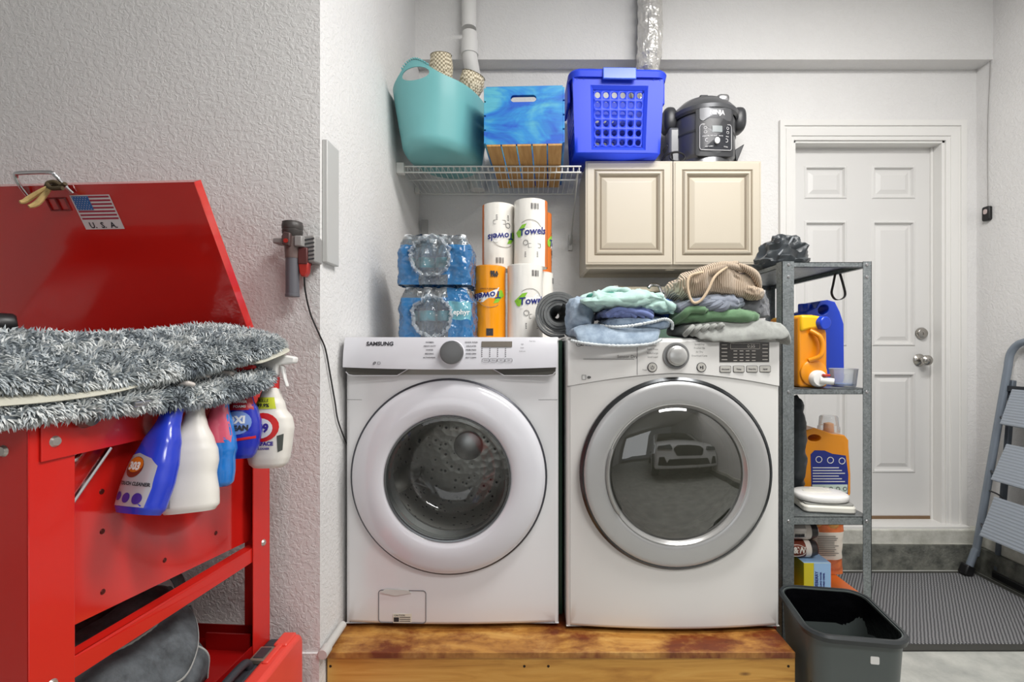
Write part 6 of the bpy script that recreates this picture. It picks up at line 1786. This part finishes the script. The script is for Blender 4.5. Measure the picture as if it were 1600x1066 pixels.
# ------------------------------------------------------------------ fluffy folded rug on the washer's rim
A0, A1 = Vector((-.880, .70, 0)), Vector((-.700, 1.215, 0))
ax_ = (A1 - A0).normalized(); pp = Vector((ax_.y, -ax_.x, 0)); RL = (A1 - A0).length
t = Thing('fluffy_rug', 'grey shaggy rug folded over the right edge of the red parts washer', 'rug', (-.79, .98, 1.07))
RUGB = mat('rug_grey_base', (112, 120, 126), .95)
def rugcore(zc, hz_, hw_, l0, l1, seed, rise):
    def fn(u, v):                                   # u along, v around
        s_ = l0 + (l1 - l0) * u; th = 2 * PI * v
        e = max(0.0, 1 - abs(2 * u - 1) ** 7) ** .5
        w = hw_ * (.25 + .75 * e) * (1 + .05 * noise.noise(Vector((s_ * 6, seed, 0))))
        h = hz_ * (.15 + .85 * e) * (1 + .10 * noise.noise(Vector((s_ * 7, seed + 3, 0))))
        ca, sa_ = math.cos(th), math.sin(th)
        x = w * math.copysign(abs(ca) ** .7, ca); z = h * math.copysign(abs(sa_) ** .8, sa_)
        sag = -.056 * max(0, (x - hw_ * .3) / hw_) * (1.05 - .55 * u)
        c = A0 + ax_ * s_ + pp * x
        zz = zc + rise * u + z + sag + .008 * math.sin(s_ * 11 + seed) + .006 * math.sin(x * 30 + s_ * 6)
        return Vector((c.x, c.y, zz))
    return fn
lo = rugcore(1.098, .025, .128, -.10, RL + .0, 1, .010)
hi_ = rugcore(1.148, .028, .124, -.10, RL + .03, 2.4, .030)
mid = rugcore(1.121, .007, .136, -.10, RL * .46, 3, .012)
b = MB(); b.grid(lo, 70, 40, cv=True); b.grid(hi_, 70, 40, cv=True); t.part('rug_body', b, RUGB)
b = MB(); b.grid(mid, 50, 30, cv=True); t.part('backing', b, mat('cream_backing', (192, 190, 176), .8, var=.08, vscale=30), label='smooth cream backing showing in the fold')
mid2 = rugcore(1.166, .008, .131, RL * .80, RL + .01, 5, .020)
b = MB(); b.grid(mid2, 30, 30, cv=True); t.part('backing', b, mat('cream_backing', (0, 0, 0)), label='smooth cream backing showing in the fold')
rnd = random.Random(11)
b = MB()
def tufts(fn, N, vr):
    for k in range(N):
        u, v = rnd.random(), vr[0] + (vr[1] - vr[0]) * rnd.random()
        p = fn(u, v); du = fn(min(1, u + .004), v) - fn(max(0, u - .004), v); dv = fn(u, (v + .004) % 1) - fn(u, (v - .004) % 1)
        n = dv.cross(du)
        if n.length < 1e-12: continue
        n.normalize(); n = -n
        cl = Vector((noise.noise(p * 60), noise.noise(p * 60 + Vector((9, 0, 0))), noise.noise(p * 60 + Vector((0, 9, 0)))))
        d = n * 1.0 + cl * 1.3 + Vector((rnd.uniform(-.5, .5), rnd.uniform(-.5, .5), rnd.uniform(-.6, .25)))
        d.normalize(); L = rnd.uniform(.009, .0165)
        s_ = d.orthogonal().normalized(); w2_ = d.cross(s_); r = rnd.uniform(.0011, .0018)
        p1 = p + d * L * .55; d2 = (d + Vector((0, 0, -.55)) + cl * .5).normalized(); p2 = p1 + d2 * L * .5
        vs_ = []
        for q, rr_ in ((p, r * .8), (p1, r)):
            for j in range(3): vs_.append(q + (s_ * math.cos(2.1 * j) + w2_ * math.sin(2.1 * j)) * rr_)
        vs_.append(p2)
        b.add(vs_, [(0, 1, 4, 3), (1, 2, 5, 4), (2, 0, 3, 5), (3, 4, 6), (4, 5, 6), (5, 3, 6)], min(3, max(0, int(2.15 + noise.noise(p * 22) * 2.2 + rnd.uniform(-.8, 1.3)))))
tufts(lo, 19000, (0, 1)); tufts(hi_, 27000, (0, 1))
PILE = [mat('pile_' + n_, c_, .8, sheen=.2) for n_, c_ in (('slate', (84, 92, 100)), ('grey', (136, 145, 151)), ('pale', (182, 189, 192)), ('white', (220, 223, 222)))]
pl_ = t.part('pile', b, PILE, smooth=80, weld=0)
pl_['kind'] = 'stuff'

# ------------------------------------------------------------------ spray bottles hanging below the rug
def spray(name, label, at_, tilt, yaw, prof, bodym, parts, headm, collarm, roll=0, sc=1.0, hs=.62):
    """prof: (drop below the neck, half width, half depth)"""
    T_ = Thing(name, label, 'spray bottle', tuple(at_), rot=(tilt, roll, yaw), world=False, group='spray bottles hanging under the rug')
    T_.o.scale = (sc, sc, sc)
    def hw(h):
        for (a, b_) in zip(prof, prof[1:]):
            if a[0] <= h <= b_[0] + 1e-9:
                k = (h - a[0]) / (b_[0] - a[0]); k = k * k * (3 - 2 * k) * .5 + k * .5
                return a[1] + (b_[1] - a[1]) * k, a[2] + (b_[2] - a[2]) * k
        return prof[-1][1:]
    H0, H1 = prof[0][0], prof[-1][0]
    def sf(u, v):
        h = H0 + (H1 - H0) * v; w, d = hw(h); a = 2 * PI * u
        return (w * math.copysign(abs(math.cos(a)) ** .75, math.cos(a)), d * math.copysign(abs(math.sin(a)) ** .75, math.sin(a)), -h)
    m = MB(); m.grid(sf, 56, 48, cu=True); m.add([sf(k / 56, 1) for k in range(56)], [tuple(range(56))]); m.add([sf(k / 56, 0) for k in range(56)], [tuple(range(56))])
    T_.part('bottle', m, bodym, smooth=50)
    def surf(x, h, o=.0008):
        w, d = hw(h); q = min(.985, abs(x) / w); n = 2 / .75
        return Vector((x, -d * (1 - q ** n) ** (1 / n) - o, -h))
    m = MB(); m.lathe([(.0145, -.002), (.016, -.002), (.016, .022), (.0125, .026), (0, .026)], (0, 0, -prof[0][0]), 'Z', 24); T_.part('collar', m, collarm)
    z0 = .026 - prof[0][0]
    m = MB(); m.prism([(-.014, z0 - .002), (.014, z0 - .002), (.016, z0 + .022), (.05, z0 + .026), (.052, z0 + .040), (.02, z0 + .046), (-.03, z0 + .044), (-.034, z0 + .03)], -.011, .011, 'Y'); shrink = lambda p: Vector((p.x * hs - (1 - hs) * .02, p.y, z0 + (p.z - z0) * hs)); m.warp(shrink); hd = T_.part('spray_head', m, headm, bevel=.004)
    m = MB(); m.prism([(.018, z0 + .024), (.026, z0 + .02), (.03, z0 - .006), (.036, z0 - .024), (.031, z0 - .024), (.024, z0 - .004)], -.006, .006, 'Y'); m.warp(shrink); T_.part('trigger', m, headm, sub_of=hd, bevel=.002)
    for p in parts: p(T_, surf, hw)
    return T_
def patch(name, m_, poly, o=.0008, label=None):
    def f(T_, surf, hw):
        n = len(poly); c = Vector((sum(p[0] for p in poly) / n, sum(p[1] for p in poly) / n, 0)); m = MB(); vs_ = []
        K = 6
        fine = []
        for k in range(n):
            a, b_ = Vector((*poly[k], 0)), Vector((*poly[(k + 1) % n], 0)); fine += [a.lerp(b_, q / 5) for q in range(5)]
        N = len(fine)
        for r_ in range(K, 0, -1): vs_ += [surf(*(c + (p - c) * (r_ / K)).xy, o) for p in fine]
        vs_.append(surf(c.x, c.y, o))
        fs = [(r_ * N + k, r_ * N + (k + 1) % N, (r_ + 1) * N + (k + 1) % N, (r_ + 1) * N + k) for r_ in range(K - 1) for k in range(N)] + [((K - 1) * N + k, (K - 1) * N + (k + 1) % N, K * N) for k in range(N)]
        m.add(vs_, fs); T_.part(name, m, m_, label=label, smooth=50)
    return f
def txt(s_, x, h, size, m_, bold=.0006, o=.002, sq=1.0, rot=0, name='lettering'):
    def f(T_, surf, hw):
        m = MB(); m.text(s_, size, Matrix.Rotation(rot, 4, 'Z'), 0, 'CENTER', bold, lambda p: surf(x + p.x, h - p.y, o), sq); T_.part(name, m, m_, smooth=0)
    return f
circ = lambda x, h, r, ry=None: [(x + r * math.cos(k * PI / 10), h + (ry or r) * math.sin(k * PI / 10)) for k in range(20)]
SBLUE = mat('royal_bottle_blue', (38, 60, 190), .25, coat=.3); SCOL = mat('collar_blue', (28, 70, 186), .35); SWH = mat('bottle_white', (224, 220, 212), .35); SHEAD = mat('head_grey_white', (214, 206, 200), .35)
SILL = mat('label_silver', (176, 176, 184), .35, .2); ORN = mat('logo_amber', (206, 110, 26), .35); PURP = mat('label_purple', (62, 44, 140), .35); MARO = mat('logo_brown', (120, 44, 30), .35)
p303 = [(.0, .015, .015), (.03, .019, .017), (.07, .034, .024), (.11, .043, .028), (.14, .046, .029), (.185, .044, .028), (.196, .038, .024)]
spray('cleaner_bottle', 'royal blue spray bottle with a silver label, nearest of the bottles hanging under the rug', w_(272, 636, .935), -math.radians(20), math.radians(-14), p303, SBLUE,
      [patch('label', SILL, [(-.036, .098), (-.01, .092), (.02, .1), (.034, .112), (.037, .15), (.034, .184), (-.03, .184), (-.04, .15), (-.04, .115)]), patch('logo_disc', MARO, circ(-.008, .117, .0195, .0185), .0013), patch('logo_disc', ORN, circ(-.008, .113, .0178, .0135), .0017), txt('303', -.008, .116, .0185, white_plastic, .0010, .0023, .95),
       txt('TOUCH CLEANER', .002, .146, .0085, INK, .0003, .0016, .95), patch('label_badge', PURP, circ(-.024, .168, .0075), .0013), patch('label_badge', PURP, circ(-.004, .170, .0085), .0013), patch('label_badge', PURP, circ(.019, .170, .0095), .0013)], SHEAD, SCOL)
pwh = [(.0, .0145, .0145), (.028, .0165, .016), (.05, .022, .02), (.085, .036, .027), (.105, .043, .03), (.125, .045, .031), (.15, .042, .030), (.19, .048, .032), (.212, .049, .032), (.222, .042, .027)]
spray('plain_spray_bottle', 'plain white spray bottle hanging under the rug beside the royal blue one', w_(306, 624, .995), -math.radians(11), math.radians(22), pwh, SWH,
      [patch('label', SILL, [(-.040, .135), (-.028, .135), (-.026, .21), (-.044, .21)]), patch('label_badge', PURP, circ(-.035, .182, .006), .0013), txt('ANT', -.034, .155, .009, INK, .0003, .0016, .9)], SHEAD, SWH)
WNX = thin('blue_window_fluid', (70, 160, 226), .9, .05, .55, 1.4)
pwx = [(.0, .014, .014), (.03, .017, .016), (.06, .026, .02), (.1, .034, .024), (.115, .036, .025), (.13, .033, .023), (.16, .034, .024), (.185, .032, .023), (.192, .026, .018)]
spray('window_cleaner', 'translucent blue window cleaner bottle with pink shoulder, hanging beside the plain white one', w_(345, 618, 1.05), -math.radians(7), math.radians(12), pwx, mat('window_fluid', (38, 122, 206), .12, coat=.5, var=.25, vscale=14),
      [patch('shoulder', mat('pink_tint', (204, 88, 112), .15, coat=.4), [(-.014, .012), (.014, .012), (.022, .05), (.03, .085), (.03, .1), (-.03, .1), (-.03, .085), (-.022, .05)], .0006, 'pink shoulder'), patch('label_band', mat('red_stripe', (206, 40, 40), .3), [(-.03, .107), (-.005, .107), (-.005, .115), (-.03, .115)], .0012), patch('label', mat('yellow_label', (232, 206, 30), .3), [(-.032, .122), (-.012, .122), (-.012, .145), (-.032, .145)], .0012)], SHEAD, SCOL)
pox = [(.0, .014, .014), (.03, .022, .018), (.05, .032, .022), (.08, .040, .025), (.1, .041, .026), (.13, .036, .024), (.15, .030, .021), (.158, .024, .016)]
spray('stain_remover', 'dark blue stain remover bottle with a red top label hanging behind the window cleaner', w_(380, 606, 1.105), math.radians(-5), math.radians(14), pox, mat('oxi_blue', (34, 46, 170), .22, coat=.4),
      [patch('top_label', mat('label_crimson', (166, 20, 34), .35), [(-.02, .02), (.02, .02), (.028, .05), (-.028, .05)]), txt('POWER', 0, .032, .008, white_plastic, .0002, .0016), txt('FOAMS', 0, .042, .008, white_plastic, .0002, .0016), patch('cloud_print', mat('cloud_blue', (120, 148, 206), .3), circ(-.004, .078, .03, .026)), txt('OXI', -.006, .072, .022, white_plastic, .0012, .0018), txt('CLEAN', -.004, .09, .0155, INK, .001, .0018), patch('band', mat('band_red', (206, 34, 40), .35), [(-.03, .115), (.034, .108), (.034, .114), (-.03, .121)])], mat('head_red', (196, 28, 30), .35), mat('collar_crimson', (166, 20, 34), .35))
p409 = [(.0, .015, .015), (.02, .021, .018), (.035, .028, .021), (.045, .030, .022), (.065, .044, .027), (.085, .048, .029), (.12, .045, .028), (.145, .042, .027), (.16, .038, .025), (.168, .03, .019)]
spray('surface_cleaner', 'white spray bottle with a red oval label, farthest along the rod by the wall', w_(424, 606, 1.165), math.radians(-4), math.radians(4), p409, SWH,
      [patch('neck_label', mat('lime_label', (206, 214, 60), .35), [(-.024, .020), (.014, .020), (.02, .044), (-.026, .044)]), txt('KILLS', -.006, .027, .0085, INK, .0002, .0016), txt('99.9%', -.006, .037, .0105, INK, .0004, .0016), patch('oval', mat('oval_red', (204, 34, 30), .35), circ(-.004, .082, .034, .030)), patch('oval_inner', white_plastic, circ(-.008, .084, .026, .021), .0013), txt('409', -.007, .084, .024, PURP, .0012, .0018, .95),
       txt('SURFACE', -.002, .116, .0105, PURP, .0006, .0016), txt('CLEANER', .0, .126, .006, PURP, .0002, .0016), patch('panel_print', mat('dark_print', (70, 74, 70), .5), [(.026, .1), (.038, .096), (.036, .13), (.028, .134)])], white_plastic, mat('collar_red', (196, 40, 36), .35), sc=1.12, hs=1)

# ------------------------------------------------------------------ bags on the washer's lower shelf
BLK = mat('worn_black_fabric', (80, 85, 89), .65, var=.45, vscale=30, bump=.5, bscale=90, bdist=.004); PIPE = mat('pale_piping', (160, 162, 160), .6)
t = Thing('black_duffel', 'black fabric duffel bag with a zipper on the lower shelf of the red washer', 'bag', (-.93, 1.0, zs))
b = MB(); bc = Vector((-.955, 1.0, .478))
b.blob(bc, (.145, .235, .105), .7, .55, 120, 60, lambda p: (p.x + .03 * noise.noise(p * 6), p.y, max(-.104, p.z + wrinkle(p, 12, .036, 3, (1.6, .4, 1.2)) - .35 * max(0, p.x))))
t.part('bag_body', b, BLK)
# flap with a piped edge falling over the right side, and an end pocket
def flapg(u, v):
    y = .80 + .40 * u; e = math.sin(PI * min(.97, max(.03, u))) ** .6
    x = -.93 + (.185 * e) * v + .02; z = .602 + .012 * math.sin(u * 9) - .11 * v ** 2.2 * e + .006 * noise.noise(Vector((u * 7, v * 5, 2))) - .05 * (1 - e)
    return (x, y, z)
b = MB(); b.grid(flapg, 60, 24); fl_ = t.part('flap', b, BLK, solid=.006)
b = MB(); b.tube([Vector(flapg(k / 50, 1)) for k in range(51)], .0035, 6); t.part('piping', b, PIPE, sub_of=fl_)
b = MB(); b.tube([Vector(flapg(k / 50, .55)) + Vector((0, 0, .005)) for k in range(5, 34)], [.0035 + .0012 * (k % 2) for k in range(29)], 6); t.part('zipper', b, PIPE)
def pocket(u, v):
    a = PI * u; y = 1.02 + .15 * math.cos(a) * (1 - .2 * v); z = .385 + .15 * (math.sin(a) ** .7) * (1 - .15 * v)
    return (-.765 - .03 * (1 - v) + .012 * math.sin(u * 14) * v - .10 * (z - .385), y, z)
b = MB(); b.grid(pocket, 50, 12); b.grid(lambda u, v: Vector(pocket(u, 1)) * (1 - v) + Vector((-.755 + .02 * math.sin(PI * v), 1.02, .41)) * v, 50, 16)
pk = t.part('end_pocket', b, BLK, solid=.004)
b = MB(); b.tube([Vector(pocket(k / 50, 1)) for k in range(51)], .0032, 6); t.part('piping', b, PIPE, sub_of=pk)
b = MB(); P = smoothpath([(-.93, 1.12, .57), (-.91, 1.13, .62), (-.87, 1.14, .645), (-.835, 1.14, .62), (-.82, 1.14, .57)], 6)
b.grid(lambda u, v: Vector(P[min(len(P) - 1, int(round(u * (len(P) - 1))))]) + Vector((0, (v - .5) * .03, 0)), len(P), 2); t.part('carry_strap', b, BLK, solid=.004)
b = MB(); b.blob((-.80, .90, .435), (.06, .10, .06), .8, .7, 60, 34, lambda p: (p.x, p.y, max(-.058, p.z + wrinkle(p, 13, .014, 6)))); 
b.tube(smoothpath([(-.85, .83, .47), (-.80, .86, .50), (-.765, .92, .492), (-.755, .98, .46)], 6), .005, 8)
solo('black_pouch', b, BLK, 'small black pouch at the front of the lower shelf beside the duffel bag', 'pouch', (-.80, .90, zs))
b = MB(); b.tube(smoothpath([(-1.0, 1.0, .62), (-.97, .98, .64), (-.93, .96, .655), (-.90, .94, .64)], 6), .004, 6)
b = MB()
P = smoothpath([(-1.02, .86, .385), (-.99, .93, .56), (-.96, 1.02, .61), (-.95, 1.1, .60), (-.96, 1.2, .5)], 40)
# coiled ribbed hose behind the bag
b.tube([p + Vector((-.1, .02, -.02)) for p in P], [.020 if k % 4 < 2 else .016 for k in range(len(P))], 14)
solo('ribbed_hose', b, mat('dark_hose', (60, 34, 32), .6), 'dark ribbed hose rising behind the bag on the lower shelf', 'hose', (-1.06, 1.0, zs))

# ------------------------------------------------------------------ red tool case on the floor by the wall
CRED = mat('case_red', (230, 76, 64), .35, var=.05); CBLK = mat('case_black', (52, 54, 60), .45, bump=.2, bscale=120)
cx0, cx1, cyn, cyf, ch = -.712, -.628, .96, 1.335, .385
t = Thing('tool_case', 'red and black plastic tool case standing on its edge by the wall corner', 'tool case', (cx0 + .05, 1.15, 0), rot=(0, 0, 0))
xm_ = cx0 + .035
b = MB(); b.prism(rrect(cyf - cyn, ch, .03, 5, (cyn + cyf) / 2, ch / 2), xm_, cx1, 'X'); red_ = t.part('red_half', b, CRED, bevel=.012, seg=3, label='red outer half')
b = MB(); b.prism(rrect(cyf - cyn - .01, ch - .012, .03, 5, (cyn + cyf) / 2, ch / 2 - .004), cx0, xm_, 'X'); blk_ = t.part('black_half', b, CBLK, bevel=.008, label='black inner half')
for y in (1.23, 1.03):
    b = MB(); b.box(xm_ - .026, xm_ + .012, y - .028, y + .028, ch - .010, ch + .002); lt = t.part('latch', b, mat('latch_metal', (150, 144, 132), .35, .6), bevel=.002)
    b = MB(); b.box(xm_ - .020, xm_ + .006, y - .02, y + .02, ch + .0015, ch + .004); t.part('latch_clip', b, CBLK, sub_of=lt, bevel=.001)
b = MB(); b.box(xm_ + .004, cx1 - .01, cyf - .075, cyf - .02, ch - .002, ch + .006); b2 = t.part('corner_ridge', b, CRED, sub_of=red_, bevel=.004)
b = MB(); b.box(xm_ + .012, xm_ + .028, 1.19, 1.27, ch - .002, ch + .005); t.part('latch_ridge', b, CRED, sub_of=red_, bevel=.004)
b = MB(); b.tube(smoothpath([(cx0 + .018, 1.19, ch - .01), (cx0 + .016, 1.18, ch + .008), (cx0 + .016, 1.15, ch + .014), (cx0 + .016, 1.10, ch + .014), (cx0 + .016, 1.07, ch + .008), (cx0 + .018, 1.06, ch - .01)], 6), .010, 10); t.part('carry_handle', b, CBLK)

# ------------------------------------------------------------------ handheld torch tube in a wall charger
t = Thing('vacuum_dock', 'grey handheld vacuum tube clipped in a charging dock on the wall', 'vacuum dock', (X(457, 1.33), NY, 1.3))
G1 = mat('dock_mid_grey', (150, 148, 146), .4); G2 = mat('tube_grey', (98, 98, 104), .4, .2); G3 = mat('socket_dark', (66, 62, 60), .4); RP = mat('red_plastic', (170, 44, 34), .35)
tx, ty = X(457, 1.325), 1.325
b = MB(); b.cyl((tx, ty, Z(464, 1.325)), (tx, ty, Z(403, 1.325)), .0175, n=28); b.lathe([(.0175, 0), (.0185, .001), (.0185, .008), (.0175, .009)], (tx, ty, Z(464, 1.325)), 'Z', 28); t.part('extension_tube', b, G2)
b = MB(); b.lathe([(.0185, Z(404, 1.325)), (.0195, Z(392, 1.325)), (.0205, Z(384, 1.325)), (.020, Z(370, 1.325))], (tx, ty, 0), 'Z', 28); t.part('lock_collar', b, mat('collar_brown_grey', (104, 86, 82), .4))
b = MB(); b.lathe([(.020, Z(371, 1.325)), (.026, Z(366, 1.325)), (.027, Z(361, 1.325)), (.0255, Z(360, 1.325)), (.027, Z(358, 1.325)), (.027, Z(352, 1.325)), (.0255, Z(350, 1.325)), (.026, Z(348, 1.325)), (.02, Z(346.5, 1.325)), (.016, Z(350, 1.325)), (0, Z(350, 1.325))], (tx, ty, 0), 'Z', 32); t.part('socket_ring', b, G3)
b = MB(); zz = Z(381, 1.325); b.prism([(tx - .014, zz - .008), (tx + .006, zz - .012), (tx + .008, zz + .024), (tx - .01, zz + .028), (tx - .016, zz + .014)], ty - .03, ty - .015); t.part('release_latch', b, mat('latch_dark', (82, 64, 62), .4), bevel=.003)
b = MB(); b.lathe([(0, -.002), (.006, -.002), (.006, 0)], (tx - .003, ty - .03, zz + .002), 'Y', 16); t.part('latch_button', b, RP)
z0, z1 = Z(384, 1.33), Z(371, 1.33)
b = MB(); b.box(X(431, 1.33), X(447, 1.33), ty - .012, ty + .03, Z(382, 1.33), Z(374, 1.33)); b.box(X(466, 1.33), X(478, 1.33), ty - .02, ty + .03, z0 - .006, z1); t.part('dock_arm', b, G1, bevel=.003)
b = MB(); b.prism([(X(474, 1.34), Z(386, 1.34)), (X(474, 1.34), Z(372, 1.34)), (X(492, 1.34), Z(368.5, 1.34)), (X(496, 1.34), Z(371, 1.34)), (X(496, 1.34), Z(411, 1.34)), (X(480, 1.34), Z(411, 1.34))], 1.325, NY); dk = t.part('wall_dock', b, G1, bevel=.004)
for k in range(6):
    zz = Z(376 + k * 6.2, 1.34); b = MB(); b.bar((X(480, 1.34), 1.3235, zz - .002), (X(495, 1.34), 1.3235, zz + .003), .003, .003); t.part('vent_slot', b, DGREY, sub_of=dk)
b = MB(); b.box(X(468, 1.33), X(483, 1.33), 1.318, 1.35, Z(414, 1.33), Z(388, 1.33)); t.part('charge_socket', b, mat('dark_red_brown', (92, 46, 44), .4), bevel=.003)
b = MB(); b.prism([(X(468, 1.33), Z(411, 1.33)), (X(484, 1.33), Z(411, 1.33)), (X(482, 1.33), Z(427, 1.33)), (X(478, 1.33), Z(433, 1.33)), (X(473, 1.33), Z(433, 1.33)), (X(470, 1.33), Z(427, 1.33))], 1.32, 1.342); pg = t.part('plug', b, RP, bevel=.003, label='red charging plug')
cz = 1.36
cp_ = [(X(475, 1.33), 1.332, Z(432, 1.33)), (X(477, 1.345), 1.345, Z(455, 1.345)), (X(485, 1.362), 1.362, Z(490, 1.362)), (X(499, 1.366), 1.366, Z(523, 1.366)), (LX + .006, 1.395, Z(546, 1.395)), (LX + .007, 1.425, Z(585, 1.425)), (LX + .007, 1.46, Z(628, 1.46)), (LX + .007, 1.49, Z(662, 1.49)), (LX + .007, 1.60, .80)]
b = MB(); b.tube(smoothpath(cp_, 8), .0024, 8); t.part('charging_cord', b, BLACK, label='thin black charging cord')
# ------------------------------------------------------------------ car parked in the garage behind, seen mirrored in the dryer door
CARW = mat('white_car_paint', (216, 218, 220), .18, coat=.8); CGL = mat('car_dark_glass', (16, 18, 20), .05); TYRE = mat('tyre_rubber', (24, 24, 26), .8)
gx0, gx1, gy = .75, 2.05, -.85
t = Thing('parked_car', 'white car parked behind, mirrored in the round dryer door', 'car', (1.45, -2.7, 0))
prof = [(gy, .32), (gy + .02, .62), (gy - .06, .86), (gy - .25, .98), (gy - 1.15, 1.08), (gy - 1.95, 1.56), (gy - 2.5, 1.62), (gy - 3.6, 1.58), (gy - 4.1, 1.0), (gy - 4.1, .32)]
b = MB(); b.prism(prof, .57, 2.33, 'X'); t.part('car_body', b, CARW, bevel=.06, seg=4)
b = MB(); b.add([(.66, gy - 1.2, 1.12), (2.14, gy - 1.2, 1.12), (2.02, gy - 1.9, 1.55), (.78, gy - 1.9, 1.55)], [(0, 1, 2, 3)]); t.part('windscreen', b, CGL, solid=.02)
b = MB(); b.prism([(1.08, .62), (1.72, .62), (1.80, .80), (1.70, .88), (1.10, .88), (1.0, .80)], gy - .02, gy + .035); t.part('grille', b, CGL, bevel=.02)
for s_ in (-1, 1):
    c = 1.45
    b = MB(); b.prism([(c + s_ * .46, .78), (c + s_ * .84, .80), (c + s_ * .82, .90), (c + s_ * .52, .90)], gy - .06, gy + .03); t.part('headlight', b, mat('headlight_grey', (92, 98, 104), .08, .3), bevel=.02)
    b = MB(); b.prism([(c + s_ * .56, .40), (c + s_ * .80, .42), (c + s_ * .78, .62), (c + s_ * .66, .62)], gy - .03, gy + .03); t.part('air_intake', b, CGL, bevel=.02)
    for y in (gy - .75, gy - 3.3):
        b = MB(); b.cyl((c + s_ * .70, y, .33), (c + s_ * .90, y, .33), .33, n=40); w = t.part('wheel', b, TYRE, bevel=.03)
        b = MB(); b.lathe([(0, 0), (.2, -.01), (.22, .01)], (c + s_ * .905, y, .33), 'X', 24); t.part('rim', b, STEEL, sub_of=w)
b = MB(); b.prism([(.82, .40), (1.98, .40), (1.9, .56), (.9, .56)], gy - .03, gy + .022); t.part('lower_grille', b, CGL, bevel=.02)
